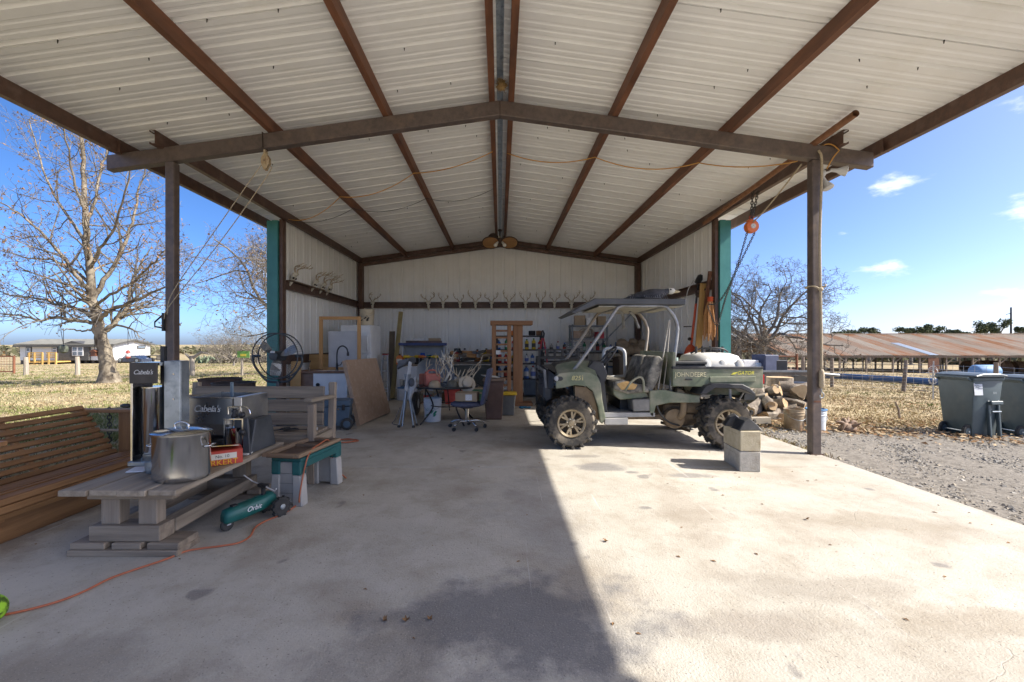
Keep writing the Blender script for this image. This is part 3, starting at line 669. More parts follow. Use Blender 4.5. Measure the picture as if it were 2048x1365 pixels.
# brush behind the bare oak and far treelines (one mass)
def brush(name, label, spots, mats, size, per, seed, kindw='bushes'):
    r = random.Random(seed); mb = MB()
    for (x, y, w_, h) in spots:
        z = terrain(x, y)
        for _ in range(per):
            a = r.uniform(0, 6.28); t = r.random() ** 0.5; q = r.random(); p = Vector((x + math.cos(a) * w_ * t, y + math.sin(a) * w_ * t, z + h * q * math.sqrt(max(0, 1 - t * t)) * (0.7 + 0.5 * noise.noise((x + math.cos(a), y, a)))))
            s_ = size * r.uniform(0.5, 1.4); u = Vector((r.gauss(0, 1), r.gauss(0, 1), r.gauss(0, 1))).normalized(); v = u.cross(Vector((r.gauss(0, 1), r.gauss(0, 1), r.gauss(0, 1)))).normalized()
            mb.cm = r.randrange(len(mats)); mb.add([p - u * s_, p + v * s_ * .5, p + u * s_, p - v * s_ * .5], [(0, 1, 2, 3)])
    return tag(mb.build(name, mats, fixn=False), label, kindw, kind='stuff')
brush_m = [pm('brush1', (0.11, 0.10, 0.065), (0.2, 0.175, 0.12), rough=0.95, spec=0.1), pm('brush2', (0.07, 0.075, 0.04), (0.13, 0.125, 0.07), rough=0.95, spec=0.1)]
rb = random.Random(77)
sp = []
for i in range(150):
    a = R(rb.uniform(92, 146)); d = rb.uniform(190, 330); sp.append((d * math.cos(a), d * math.sin(a), rb.uniform(5, 12), rb.uniform(2.0, 5.5)))
for i in range(110):
    a = R(rb.uniform(38, 72)); d = rb.uniform(170, 330); sp.append((d * math.cos(a), d * math.sin(a), rb.uniform(6, 14), rb.uniform(3, 6.5)))
brush('treeline', 'distant low band of scrub trees along the horizon', sp, brush_m, 1.0, 120, 5, 'treeline')
sp = [(at(x, 700, 30).x + rb.uniform(-.5, .5), 29 + rb.uniform(0, 6), rb.uniform(0.7, 1.5), rb.uniform(0.5, 1.2)) for x in range(1455, 1600, 12)]
brush('brush', 'tangled grey brush at the foot of the bare oak', sp, [twig, brush_m[0]], 0.10, 260, 9)
sp = [(at(x, 700, 52).x + rb.uniform(-1, 1), 52 + rb.uniform(0, 10), rb.uniform(1, 2.6), rb.uniform(0.8, 2.0)) for x in range(395, 545, 9)]
brush('brush', 'grey thicket along the back of the lawn', sp, [twig, brush_m[0]], 0.2, 260, 10)
# prickly pear
pear = pm('cactus', (0.11, 0.15, 0.09), (0.2, 0.25, 0.16), rough=0.7)
cb_ = gh(412, 727); root = thing('prickly_pear', 'clump of grey green prickly pear cactus beyond the lawn', 'cactus', cb_)
for i in range(46):
    x = rb.gauss(0, 1.0); z = rb.uniform(0.1, 0.85) * (1 - min(0.7, abs(x) / 3)); MB().ball((x, rb.gauss(0, .4), z), 0.2, 8, 6, (1, 0.18, 1.25), (rb.uniform(-.4, .4), rb.uniform(-.6, .6), rb.uniform(0, 3))).build('pad', pear, root, smooth='all')
# ---- evergreen oaks behind the long barn
def live_oak(label, px, Y, wpx, top, bot=672, seed=0):
    c = at(px, bot, Y); w_ = wpx * Y / F / 2; H = 1.3 * (bot - top) * Y / F; base = onland(c.x, c.y); root = thing('live_oak', label, 'tree', base, group='live oaks behind the barn'); r = random.Random(seed)
    z0 = c.z - base.z; tr = MB(); tr.tube([(0, 0, -0.3), (0.1, 0, z0 * .5), (0, 0, z0 + H * .3)], [0.4, 0.32, 0.2], 7)
    cr = MB(); blobs = [(r.uniform(-.75, .75) * w_, r.uniform(-.5, .5) * w_, z0 + H * r.uniform(0.1, .72), r.uniform(0.14, 0.36)) for _ in range(20)]
    for bx_, by_, bz, q in blobs: tr.tube([(0, 0, z0 * .6), (bx_ * .5, by_ * .5, z0 * .6 + (bz - z0 * .6) * .6), (bx_, by_, bz)], [0.2, 0.13, 0.05], 5)
    for _ in range(3600):
        bx_, by_, bz, q = r.choice(blobs); d = Vector((r.gauss(0, 1), r.gauss(0, 1), r.gauss(0, 1))).normalized() * (r.random() ** 0.4); p = Vector((bx_ + d.x * q * w_, by_ + d.y * q * w_, bz + d.z * q * H * 0.62))
        s_ = r.uniform(0.09, 0.22) * max(1, Y / 90); u = Vector((r.gauss(0, 1), r.gauss(0, 1), r.gauss(0, .6))).normalized(); v = u.cross(Vector((r.gauss(0, 1), r.gauss(0, 1), r.gauss(0, 1)))).normalized(); cr.cm = r.randrange(2)
        cr.add([p - u * s_, p + v * s_ * .6, p + u * s_, p - v * s_ * .6], [(0, 1, 2, 3)])
    tr.build('trunk', bark_grey, root, fixn=False); cr.build('crown', [leaf_oak, leaf_oak2], root, fixn=False)
for i, (px, wpx, top, Yd, lab) in enumerate(((1690, 62, 660, 112, 'dark evergreen oak directly right of the bare oak, behind the barn roof'), (1738, 56, 658, 118, 'dark evergreen oak second in the row behind the barn'), (1822, 56, 655, 112, 'dark evergreen oak left half of the middle pair behind the barn'), (1862, 60, 650, 118, 'tallest dark evergreen oak of the middle pair behind the barn'),
        (1912, 44, 660, 125, 'small evergreen oak between the middle pair and the round crowned one'), (1985, 66, 640, 112, 'round crowned evergreen oak just left of the utility pole'), (2052, 44, 648, 118, 'evergreen oak just right of the utility pole'), (1620, 50, 668, 140, 'evergreen oak far off behind the steel post'))):
    live_oak(lab, px, Yd, wpx, top, 680, i + 50)
# ------------------------------------------------------------------ long rusty barn
tinrust = pm('rusty_tin', (0.34, 0.27, 0.19), (0.47, 0.40, 0.31), scale=0.5, rough=0.8, c3=(0.36, 0.16, 0.06), s3=0.25, lo3=0.48, hi3=0.62, metal=0.15, stretch=(1, 0.35, 1), bump=0.1, bscale=6, rndobj=0.1)
oldwood = wood('old_post_wood', (0.13, 0.10, 0.075), (0.24, 0.19, 0.145), 'Z')
BYf, BYb = 52.0, 62.0
def barn():
    x0, x1 = at(1575, 700, BYf).x, at(2330, 700, BYf).x
    gz = terrain((x0 + x1) / 2, BYf); ze = at(0, 712, BYf).z; zb = at(0, 669, BYb).z
    root = thing('long_tin_barn', 'long low open barn with rusty tin roof beyond the pasture', 'barn', (x0, BYf, gz)); o = Vector((x0, BYf, gz))
    pw = 1.6; n = int((x1 - x0) / pw); L_ = math.hypot(BYb - BYf, zb - ze)
    rm = MB(); pr = []
    for k in range(8):
        b = k * pw / 8; pr += [(b, 0), (b + .06, 0.05), (b + .12, 0.05), (b + .18, 0)]
    for yy, zz in ((0, ze - gz), ((BYb - BYf) / 2, (ze + zb) / 2 - gz), (BYb - BYf, zb - gz)): rm.v += [(a, yy, zz + h) for a, h in pr]
    k = len(pr); rm.f = [(r_ * k + i, r_ * k + i + 1, (r_ + 1) * k + i + 1, (r_ + 1) * k + i) for r_ in range(2) for i in range(k - 1)]; rm.m = [0] * len(rm.f)
    for side in (0, 1):
        src = None
        for i in range(n):
            if src is None: src = rm.build('roof_sheet', tinrust, root, fixn=False); ob = src
            else: ob = inst(src, root)
            ob.location = (i * pw, 0, rb.uniform(-.02, .02))
            if side: ob.location = (i * pw + pw, 2 * (BYb - BYf), 0); ob.rotation_euler = (0, 0, math.pi)
    px_ = at(1860, 700, BYf).x - x0
    q = MB(); q.add([(px_, -.03, ze - gz + .09), (px_ + 1.1, -.03, ze - gz + .09), (px_ + 1.1, 5.3, ze - gz + .09 + 5.3 / 10 * (zb - ze)), (px_, 5.3, ze - gz + .09 + 5.3 / 10 * (zb - ze))], [(0, 1, 2, 3)]); q.build('new_sheet', galv, root, fixn=False)
    MB().box((n * pw / 2, BYb - BYf, zb - gz + .1), (n * pw, .4, .06)).build('ridge_cap', tinrust, root)
    MB().box((n * pw / 2, 0.1, ze - gz - .12), (n * pw, .08, .2)).build('eave_board', pm('eave', (0.1, 0.07, 0.05), (0.17, 0.12, 0.08)), root)
    for i in range(0, n + 1, 2):
        x = i * pw
        for yy in (0.2, 10.0, 19.8):
            zt = (ze if yy != 10 else zb) - gz - .1; zb_ = terrain(x0 + x, BYf + yy) - gz - .2; MB().box((x, yy, (zt + zb_) / 2), (.16, .16, zt - zb_)).build('post', oldwood, root)
        MB().beam((x, .2, ze - gz - 1.0), (x + 1.0, .2, ze - gz - .2), .08, .1).build('brace', oldwood, root); MB().beam((x, 19.8, ze - gz - 1.0), (x + 1.0, 19.8, ze - gz - .2), .08, .1).build('brace', oldwood, root)
        MB().beam((x, .1, ze - gz - .18), (x, 10, zb - gz - .2), .1, .18).build('truss', oldwood, root)
    for z_ in (0.5, 1.0): MB().box((n * pw / 2, 20, z_ - .3), (n * pw, .06, .1)).build('rail', oldwood, root)
    d = at(1862, 700, BYf + .4).x - x0; MB().box((d, .1, (ze - gz) / 2 - .1), (1.3, .06, ze - gz - .3)).build('hanging_door', pm('barn_door', (0.09, 0.035, 0.02), (0.17, 0.075, 0.04), rough=0.8), root)
barn()
# dark round bales under the barn roof
hay = pm('hay', (0.055, 0.035, 0.022), (0.13, 0.085, 0.05), scale=8, rough=1, bump=0.8)
for i, (px, Yd) in enumerate(((1945, 56), (1972, 57), (2000, 56), (2035, 57))):
    c = at(px, 700, Yd); z = terrain(c.x, Yd); o = MB().lathe([(0.5, -.8), (0.85, -.78), (0.88, 0), (0.85, .78), (0.5, .8)], (0, 0, 0), 18, axis='X').build('round_bale', hay, smooth=True); o.location = (c.x, Yd, z + .85)
    tag(o, ('dark round bale under the barn, leftmost of four', 'dark round bale under the barn, second from the left', 'dark round bale under the barn, third from the left', 'dark round bale under the barn, rightmost of four')[i], 'hay bale', 'bales under the barn')
# pale equipment glimpsed under the barn, a feed trough and the long blue pipe
blue = pm('blue_pipe', (0.035, 0.09, 0.20), (0.06, 0.13, 0.27), scale=0.8, rough=0.5)
a = at(1560, 732, 33); b = at(1985, 756, 21); pts = [a, a.lerp(b, .5) + Vector((0, 0, .1)), b]
for p in pts: p.z = terrain(p.x, p.y) + .2
tag(MB().tube(smooth_path(pts, 8), 0.19, 12).build('blue_pipe', blue, smooth=True), 'long blue pipe lying across the pasture behind the wire fence', 'pipe')
def drum(px, py, Yd):
    c = at(px, py, Yd); z = terrain(c.x, Yd); root = thing('blue_tank', 'short fat blue tank lying under the barn edge', 'tank', (c.x, Yd, z)); MB().lathe([(0.1, -1.1), (0.55, -1.0), (0.62, -.9), (0.62, .9), (0.55, 1.0), (0.1, 1.1)], (0, 0, .62), 16, axis='X').build('shell', pm('tank_blue', (0.12, 0.25, 0.46), (0.17, 0.32, 0.55)), root, smooth=True)
    for s in (-.6, .6): MB().box((s, 0, .1), (.12, .8, .2)).build('cradle', oldwood, root)
drum(1970, 740, 40)
# ------------------------------------------------------------------ wire fence in the pasture
wire = pm('fence_wire', (0.35, 0.35, 0.34), (0.5, 0.5, 0.48), metal=0.6, rough=0.5)
fence = thing('wire_fence', 'woven wire fence on dark wooden posts crossing the pasture', 'fence', (0, 0, 0))
FP = [gh(1605, 772), gh(1664, 775), gh(1806, 784), gh(1992, 800), gh(2160, 815)]
for i, p in enumerate(FP):
    h = 1.25; tl = [(0.02, 0), (0, 0), (0.14, .02), (0, 0), (0, 0)][i]
    MB().tube([p + Vector((0, 0, -.2)), p + Vector((tl[0] * .5, 0, h * .5)), p + Vector((tl[0], tl[1], h))], [.075, .068, .06], 8).build('fence_post', oldwood, fence)
mb = MB()
for a, b in zip(FP[:-1], FP[1:]):
    for k in range(8):
        z = 0.12 + k * 0.14; mb.tube(catenary(a + Vector((0, -.07, z)), b + Vector((0, -.07, z)), 0.015, 5), 0.006, 3)
    n = int((b - a).length / 0.3)
    for k in range(1, n): q = a.lerp(b, k / n) + Vector((0, -.07, 0)); mb.tube([q + Vector((0, 0, .1)), q + Vector((0, 0, 1.12))], 0.006, 3)
mb.build('woven_wire', wire, fence, fixn=False)
# utility pole and its crossarms
c = at(2022, 670, 130); c.z = terrain(c.x, 130); pole = thing('utility_pole', 'tall dark utility pole standing behind the barn roof', 'pole', c); ztop = at(0, 615, 130).z - c.z
MB().tube([(0, 0, 0), (0, 0, ztop)], [.3, .2], 8).build('shaft', pm('pole_wood', (0.03, 0.025, 0.022), (0.07, 0.06, 0.05)), pole)
for dz in (1.7, 3.9): MB().beam((-1.5, 0, ztop - dz - .5), (0.1, 0, ztop - dz), .14, .14).build('arm', MATS['pole_wood'], pole)
# left fence posts and the little green sign
for i, (px, py, ptop, lab) in enumerate(((52, 751, 715, 'pale weathered fence post nearest the rusty pipe gate'), (155, 751, 714, 'weathered fence post just left of the sycamore trunk'), (384, 752, 712, 'forked fence post standing right of the brown shed post'))):
    b_ = gh(px, py); h = (py - ptop) * b_.y / F; root = thing('fence_post', lab, 'fence post', b_, group='lawn fence posts')
    MB().tube([(0, 0, -.2), (.02, 0, h * .5), (-.02, 0, h)], [.13, .12, .11], 8).build('shaft', wood('grey_post', (0.26, 0.22, 0.17), (0.42, 0.37, 0.3), 'Z'), root, smooth=True)
    if i == 2:
        MB().tube([(0, 0, h - .15), (.5, 0, h + .18), (.9, 0, h + .1)], [.08, .07, .04], 6).build('fork', MATS['grey_post'], root); MB().tube([(0, 0, h - .2), (-.35, 0, h + .1)], [.08, .05], 6).build('fork', MATS['grey_post'], root)
b_ = gh(484, 752); root = thing('yard_sign', 'small green and yellow sign on a thin post behind the lawn', 'sign', b_); h = 46 * b_.y / F
MB().box((0, 0, h * .45), (.09, .09, h * .9)).build('stake', MATS['grey_post'], root); MB().box((.1, -.05, h * .93), (.62, .03, .34)).build('board', pm('sign_green', (0.12, 0.3, 0.06), (0.2, 0.4, 0.1)), root)
MB().box((.1, -.07, h * .90), (.3, .012, .12)).build('yellow_patch', pm('sign_yellow', (0.6, 0.5, 0.06)), root)
# rusty pipe gate at the far left
g0 = gh(28, 748); hh = 36 * g0.y / F; root = thing('pipe_gate', 'rusty pipe gate with wire mesh at the lawn edge', 'gate', g0)
rg = pm('gate_rust', (0.14, 0.05, 0.025), (0.24, 0.1, 0.05), rough=0.8)
for x in (0, -2.8): MB().cyl((x, 0, -.2), (x, 0, hh), .07, 8).build('gate_post', rg, root)
for z in (.15, hh - .05): MB().cyl((0, 0, z), (-2.8, 0, z), .045, 6).build('rail', rg, root)
mb = MB()
for k in range(14): mb.tube([(-.2 * k - .1, 0, .15), (-.2 * k - .1, 0, hh - .05)], .01, 3)
for k in range(1, 6): mb.tube([(0, 0, .15 + (hh - .2) * k / 6), (-2.8, 0, .15 + (hh - .2) * k / 6)], .01, 3)
mb.build('mesh_infill', rg, root)
# ------------------------------------------------------------------ manufactured home far left
def home():
    yf = gh(168, 728).y; x0 = at(40, 0, yf).x; x1 = at(226, 0, yf).x; gz = terrain(x0, yf); g0_ = at(0, 727, yf).z
    root = thing('manufactured_home', 'long white and charcoal manufactured home with grey roof beyond the lawn', 'house', (x0, yf, g0_)); W_ = x1 - x0; s = yf / F
    Z = lambda py: (727 - py) * s
    X = lambda px: at(px, 0, yf).x - x0
    zf, ze, zt = Z(721), Z(690), Z(681); D = 8.6
    whitew = pm('siding_white', (0.66, 0.66, 0.65), (0.75, 0.75, 0.74), rough=0.6); dark = pm('siding_dark', (0.06, 0.058, 0.055), (0.1, 0.097, 0.09)); rf = pm('shingle', (0.17, 0.165, 0.14), (0.25, 0.24, 0.2), rough=0.95, scale=1.5); sk = pm('skirt', (0.06, 0.055, 0.05), (0.14, 0.12, 0.1))
    x_end = X(300)
    D = 0.106 * yf
    m = MB(); m.prism([(0, zf), (D, zf), (D, ze), (D / 2, zt), (0, ze)], 0, W_, 'X'); m.build('wall', whitew, root)
    for k in range(14): MB().bb(k * W_ / 13 - .15, k * W_ / 13 + .15, .2, .6, -.5, zf).build('pier', sk, root)
    MB().bb(.05, W_ - .05, 1.0, D, -.5, zf).build('skirting', sk, root)
    sl_ = (zt - ze) / (D / 2)
    for y0_, y1_ in ((-.45, D / 2), (D + .45, D / 2)):
        z0_ = ze - .45 * sl_; m = MB(); m.add([(-.4, y0_, z0_ + .06), (W_ + .4, y0_, z0_ + .06), (W_ + .4, y1_, zt + .06), (-.4, y1_, zt + .06), (-.4, y0_, z0_ + .2), (W_ + .4, y0_, z0_ + .2), (W_ + .4, y1_, zt + .2), (-.4, y1_, zt + .2)], [(0, 1, 2, 3), (4, 5, 6, 7), (0, 1, 5, 4), (1, 2, 6, 5), (3, 0, 4, 7)]); m.build('roof', rf, root)
        MB().beam((W_ + .42, y0_, z0_ + .05), (W_ + .42, y1_, zt + .05), .05, .25).build('rake_trim', dark, root)
    MB().bb(-.4, W_ + .4, -.5, -.42, ze - .3, ze - .05).build('fascia', dark, root)
    f = MB().bb(W_ + .001, W_ + .05, D * .62, D * .86, Z(700) * 1.03, Z(692.5) * 1.03).build('window', dark, root); MB().bb(W_ + .051, W_ + .07, D * .65, D * .83, Z(698) * 1.03, Z(694) * 1.03).build('pane', pm('house_glass', (0.10, 0.13, 0.17), (0.2, 0.24, 0.28), rough=0.2), f)
    c0, c1, cm_ = X(122), X(182), X(148)
    m = MB(); m.prism([(c0, zf), (c1, zf), (c1, ze), (cm_, zt - .1), (c0, ze)], -.35, 2, 'Y'); m.build('wall', dark, root)
    def win(px0, px1, py0, py1, yy):
        f = MB().bb(X(px0), X(px1), yy - .06, yy, Z(py1), Z(py0)).build('window', whitew, root); n = 2 if px1 - px0 > 12 else 1
        for k in range(n):
            w_ = (X(px1) - X(px0)) / n
            for hlf in (0, 1): MB().bb(X(px0) + k * w_ + .1, X(px0) + (k + 1) * w_ - .1, yy - .08, yy - .061, Z(py1) + .08 + hlf * (Z(py0) - Z(py1)) / 2, Z(py1) + (hlf + 1) * (Z(py0) - Z(py1)) / 2 - .06).build('pane', pm('house_glass', (0.10, 0.13, 0.17), (0.2, 0.24, 0.28), rough=0.2), f)
    MB().bb(X(52), X(64), -.04, -.001, Z(714), Z(694)).build('window_trim', dark, root)
    win(54, 62, 696, 712, -.05); win(106, 115, 695, 705, -.05); win(150, 172, 694, 712, -.36)
    MB().bb(X(104), X(117), -.04, -.001, Z(706), Z(694)).build('window_trim', dark, root)
    # yellow timber porch steps
    yw = wood('porch_wood', (0.42, 0.26, 0.07), (0.55, 0.36, 0.12), 'X'); pr_ = bpy.data.objects.new('porch', None); COL.objects.link(pr_); pr_.parent = root
    for x in (95, 106, 121, 133, 147): MB().bb(X(x) - .08, X(x) + .08, -2.4, -2.25, -.5, Z(705)).build('porch_post', yw, pr_)
    for z in (705, 708, 711, 714): MB().bb(X(95), X(121), -2.32, -2.26, Z(z) - .06, Z(z) + .06).build('porch_rail', yw, pr_); MB().bb(X(128), X(147), -2.32, -2.26, Z(z) - .06, Z(z) + .06).build('porch_rail', yw, pr_)
    for k in range(5): MB().bb(X(97) - k * .1, X(118) - k * .1, -2.5 - k * .3, -2.25 - k * .3, zf - .25 - k * .25, zf - .18 - k * .25).build('porch_step', yw, pr_)
    MB().bb(X(95), X(147), -2.3, -.36, zf - .2, zf - .05).build('porch_floor', yw, pr_)
    return yf
HY = home()
# parked dark car and trailer by the home
def far_car(px, py, label, col):
    b_ = gh(px, py); s = b_.y / F; root = thing('parked_car', label, 'car', b_); L_ = 52 * s; h = 15 * s
    body = MB(); body.prism([(-.5 * L_, .12 * h), (-.5 * L_, .5 * h), (-.3 * L_, .6 * h), (-.14 * L_, h), (.22 * L_, h), (.36 * L_, .64 * h), (.5 * L_, .56 * h), (.5 * L_, .12 * h)], -.9, .9); body.build('body', col, root, bevel=.06)
    MB().prism([(-.25 * L_, .63 * h), (-.13 * L_, .93 * h), (.2 * L_, .93 * h), (.32 * L_, .65 * h)], -.93, .93).build('window', MATS['house_glass'], root)
    for x in (-.32, .32):
        for y in (-.85, .85): w_ = MB().lathe([(.1, -.1), (.34, -.1), (.34, .1), (.1, .1)], (x * L_, y, .34), 14, axis='Y').build('wheel', rubber, root); MB().lathe([(.02, -.115), (.2, -.115), (.2, .115), (.02, .115)], (x * L_, y, .34), 10, axis='Y').build('rim', galv, w_)
far_car(268, 726, 'dark blue car parked in front of the manufactured home', pm('car_paint', (0.02, 0.03, 0.06), (0.035, 0.05, 0.09), rough=0.25, coat=0.6))
b_ = gh(306, 725); s = b_.y / F; root = thing('utility_trailer', 'open flat trailer with a rail frame beside the parked car', 'trailer', b_)
for x in (-12, 14): MB().bb(x * s - .05, x * s + .05, -.6, .6, .3, 14 * s).build('frame_post', pm('trl', (0.04, 0.035, 0.03), (0.1, 0.09, 0.07)), root)
MB().bb(-14 * s, 16 * s, -.7, .7, 13 * s, 14 * s).build('top_rail', MATS['trl'], root); MB().bb(-14 * s, 16 * s, -.7, .7, .4, .55).build('deck', MATS['trl'], root)
for x in (-5, 6): MB().lathe([(.05, -.1), (.35, -.1), (.35, .1), (.05, .1)], (x * s, -.75, .35), 12, axis='Y').build('wheel', rubber, root)
# things hung from the sycamore limbs
def hung(px, py0, py1, label, build, name):
    a = at(px, py0, sycbase.y - .2); s = a.y / F; root = thing(name, label, 'hanging feeder' if name != 'hanging_bell' else 'ornament', a - Vector((0, 0, (py1 - py0) * s))); root.scale = (0.5, 0.5, 0.5); MB().tube([(0, 0, 0), (0, 0, 2 * (py1 - py0) * s)], .02, 4).build('hanger', pm('hanger', (0.05, 0.045, 0.04)), root); build(root, s)
def fd1(root, s):
    MB().lathe([(.02, 0), (.28, -.1), (.33, -.3), (.28, -.6), (.05, -.72)], (0, 0, 0), 14).build('basket', pm('basket', (0.07, 0.085, 0.06), (0.15, 0.16, 0.12), bump=1, bscale=20), root, smooth=True); MB().tube([(0, 0, 0), (-.24, 0, 60 * s)], .02, 4).build('hanger', MATS['hanger'], root)
hung(127, 660, 690, 'round dark wire basket hanging from the long sawn limb', fd1, 'hanging_basket')
def fd2(root, s):
    MB().prism([(-.3, -.1), (0, .12), (.3, -.1)], -.2, .2).build('roof', pm('feeder', (0.14, 0.055, 0.03), (0.22, 0.09, 0.05)), root); MB().bb(-.2, .2, -.14, .14, -.4, -.1).build('box', MATS['feeder'], root); MB().bb(-.3, .3, -.2, .2, -.46, -.4).build('tray', MATS['feeder'], root)
hung(189, 672, 702, 'brown house shaped bird feeder hanging left of the sycamore trunk', fd2, 'bird_feeder')
def fd3(root, s):
    MB().lathe([(.02, .05), (.12, 0), (.2, -.2)], (0, 0, 0), 12).build('cap', pm('bell_red', (0.3, 0.04, 0.03), (0.4, 0.08, 0.06)), root, smooth=True); MB().ball((0, 0, -.38), .2, 12, 8).build('globe', pm('bell_white', (0.6, 0.58, 0.56)), root, smooth=True); MB().lathe([(.16, -.5), (.2, -.56), (.02, -.7)], (0, 0, 0), 12).build('base', MATS['bell_red'], root)
hung(256, 655, 702, 'red and white hummingbird feeder hanging right of the sycamore trunk', fd3, 'hummingbird_feeder')
# ================================================================== left foreground
wgrey = wood('weathered_grey', (0.17, 0.135, 0.098), (0.36, 0.30, 0.225), 'Y', c3=(0.13, 0.10, 0.075), lo3=0.55, hi3=0.7)
wgreyx = wood('weathered_grey_x', (0.17, 0.13, 0.092), (0.35, 0.285, 0.21), 'X', c3=(0.13, 0.10, 0.075), lo3=0.55, hi3=0.7)
wgreyz = wood('weathered_grey_z', (0.17, 0.13, 0.095), (0.35, 0.285, 0.215), 'Z')
wswing = wood('stained_cedar', (0.17, 0.082, 0.034), (0.37, 0.20, 0.085), 'Y', rough=0.55, c3=(0.12, 0.06, 0.028), lo3=0.55, hi3=0.75)
wswingx = wood('stained_cedar_x', (0.24, 0.115, 0.045), (0.42, 0.225, 0.095), 'X', rough=0.55)
wswingz = wood('stained_cedar_z', (0.25, 0.12, 0.045), (0.44, 0.235, 0.1), 'Z', rough=0.55)
chain_m = pm('dark_chain', (0.05, 0.045, 0.04), (0.12, 0.11, 0.1), metal=0.7, rough=0.5)
def chain(mb, pts, link=0.035, r=0.004):
    "links along a polyline"
    P = [Vector(p) for p in pts]; acc = 0; k = 0
    for a, b in zip(P[:-1], P[1:]):
        d = (b - a).normalized(); L = (b - a).length
        while acc < L:
            c = a + d * acc; u = d.orthogonal().normalized(); v = d.cross(u); 
            if k % 2: u, v = v, u
            ring = [c + d * (link * 0.62 * math.cos(t)) + u * (link * 0.36 * math.sin(t)) for t in [2 * math.pi * i / 8 for i in range(8)]]
            mb.tube(ring, r, 4, closed=True); acc += link * 0.85; k += 1
        acc -= L
    return mb
# ---- porch swing set down on the slab
sw = thing('porch_swing', 'stained wooden porch swing with slatted back at the slab edge', 'swing', (-3.4, 3.3, 0))
def swb(mb, name, mat, **k): mb.xf(Matrix.Translation((3.4, -3.3, 0))); return mb.build(name, mat, sw, **k)
y0, y1 = 2.30, 3.95
for i in range(9):                                   # back slats, leaning
    t = (i + 0.5) / 9; x = -3.47 - 0.33 * t; z = 0.235 + 0.44 * t; rs_ = random.Random(i)
    mb = MB(); mb.box((x, (y0 + y1) / 2 + rs_.uniform(-.008, .008), z), (0.02, (y1 - y0) - 0.02, 0.040), (0, R(-37), 0)); swb(mb, 'back_slat', wswing, bevel=0.003)
for i in range(7):                                   # seat slats
    mb = MB(); mb.box((-3.44 + 0.050 * i, (y0 + y1) / 2, 0.235 + 0.013 * math.sin(i * 0.5) + 0.004 * i), (0.041, y1 - y0, 0.02), (0, 0.1 - 0.05 * i, 0)); swb(mb, 'seat_slat', wswing, bevel=0.003)
for k, (dx, dz) in enumerate(((0.0, 0.0), (0.042, -0.014), (0.062, -0.052), (0.05, -0.095))):
    mb = MB(); mb.box((-3.10 + dx, (y0 + y1) / 2, 0.262 + dz), (0.041, y1 - y0, 0.02), (0, R(10 + 34 * k), 0)); swb(mb, 'seat_slat', wswing, bevel=0.003)
for y in (2.36, 2.66, 3.3, 3.92):
    mb = MB(); mb.prism([(-3.5, 0.13), (-3.06, 0.13), (-3.045, 0.2), (-3.09, 0.245), (-3.44, 0.21)], y - .02, y + .02); swb(mb, 'seat_rib', wswingx)
    mb = MB(); mb.beam((-3.49, y, 0.2), (-3.83, y, 0.66), .035, .03, (1, 0, 0)); swb(mb, 'back_rib', wswingz)
mb = MB(); mb.bb(-3.12, -3.06, y0 - .3, y1 - .1, 0.0, 0.15); swb(mb, 'front_rail', wswing, bevel=.006)
mb = MB(); mb.bb(-3.6, -3.54, y0 - .3, y1, 0.0, 0.13); swb(mb, 'rear_rail', wswing, bevel=.006)
for y in (2.62, 3.97):
    mb = MB(); mb.bb(-3.90, -3.02, y - .045, y + .045, 0.605, 0.635); swb(mb, 'armrest', wswingx, bevel=.004)
    mb = MB(); mb.bb(-3.475, -3.335, y - .02, y + .02, 0.0, 0.605); swb(mb, 'arm_post', wswingz, bevel=.004)
    mb = MB(); mb.bb(-3.14, -3.05, y - .022, y + .022, 0.0, 0.605); swb(mb, 'arm_post', wswingz, bevel=.004)
    mb = MB(); mb.cyl((-3.75, y, 0.44), (-3.08, y, 0.44), .012, 8); swb(mb, 'dowel', pm('pale_dowel', (0.35, 0.28, 0.2), (0.45, 0.38, 0.28)))
    mb = MB(); chain(mb, [(-3.6, y + .03, .62), (-3.6, y + .03, .12)], .04, .0045); swb(mb, 'chain', chain_m)
# ---- long low weathered table
tb = thing('weathered_table', 'long low weathered grey plank table on trestle legs', 'table', (-2.17, 3.05, 0))
def tbb(mb, name, mat, **k): mb.xf(Matrix.Translation((2.17, -3.05, 0))); return mb.build(name, mat, tb, **k)
TZ = 0.40
for i in range(4):
    xa = -2.49 + i * 0.166; mb = MB(); mb.bb(xa, xa + 0.160, 2.44 + 0.012 * (i % 2), 3.68, TZ - 0.032, TZ + (0.0 if i % 2 else .002)); tbb(mb, 'top_plank', wgrey, bevel=.004)
for y in (2.52, 3.52): mb = MB(); mb.bb(-2.40, -1.90, y, y + .07, TZ - .075, TZ - .033); tbb(mb, 'batten', wgreyx, bevel=.003)
for y in (2.56, 3.46):
    for x in (-2.30, -2.08): mb = MB(); mb.bb(x - .055, x + .055, y, y + .075, 0.165, TZ - .034); tbb(mb, 'leg', wgreyz, bevel=.004)
    mb = MB(); mb.bb(-2.40, -1.985, y - .03, y + .09, .075, .165); tbb(mb, 'foot', wgreyx, bevel=.004)
for x in (-2.36, -2.03): mb = MB(); mb.bb(x - .045, x + .045, 2.66, 3.46, .08, .16); tbb(mb, 'stretcher', wgrey, bevel=.004)
for y, a, b in ((2.50, -2.50, -1.86), (3.42, -2.46, -1.9)):
    mb = MB(); mb.bb(a, b, y, y + .19, .0, .036); tbb(mb, 'base_board', wgreyx, bevel=.004)
    for c, d in ((a + .01, a + .21), (a + .25, a + .42), (a + .455, b - .0)): mb = MB(); mb.bb(c, d, y + .01, y + .18, .037, .074); tbb(mb, 'base_block', wgreyx, bevel=.004)
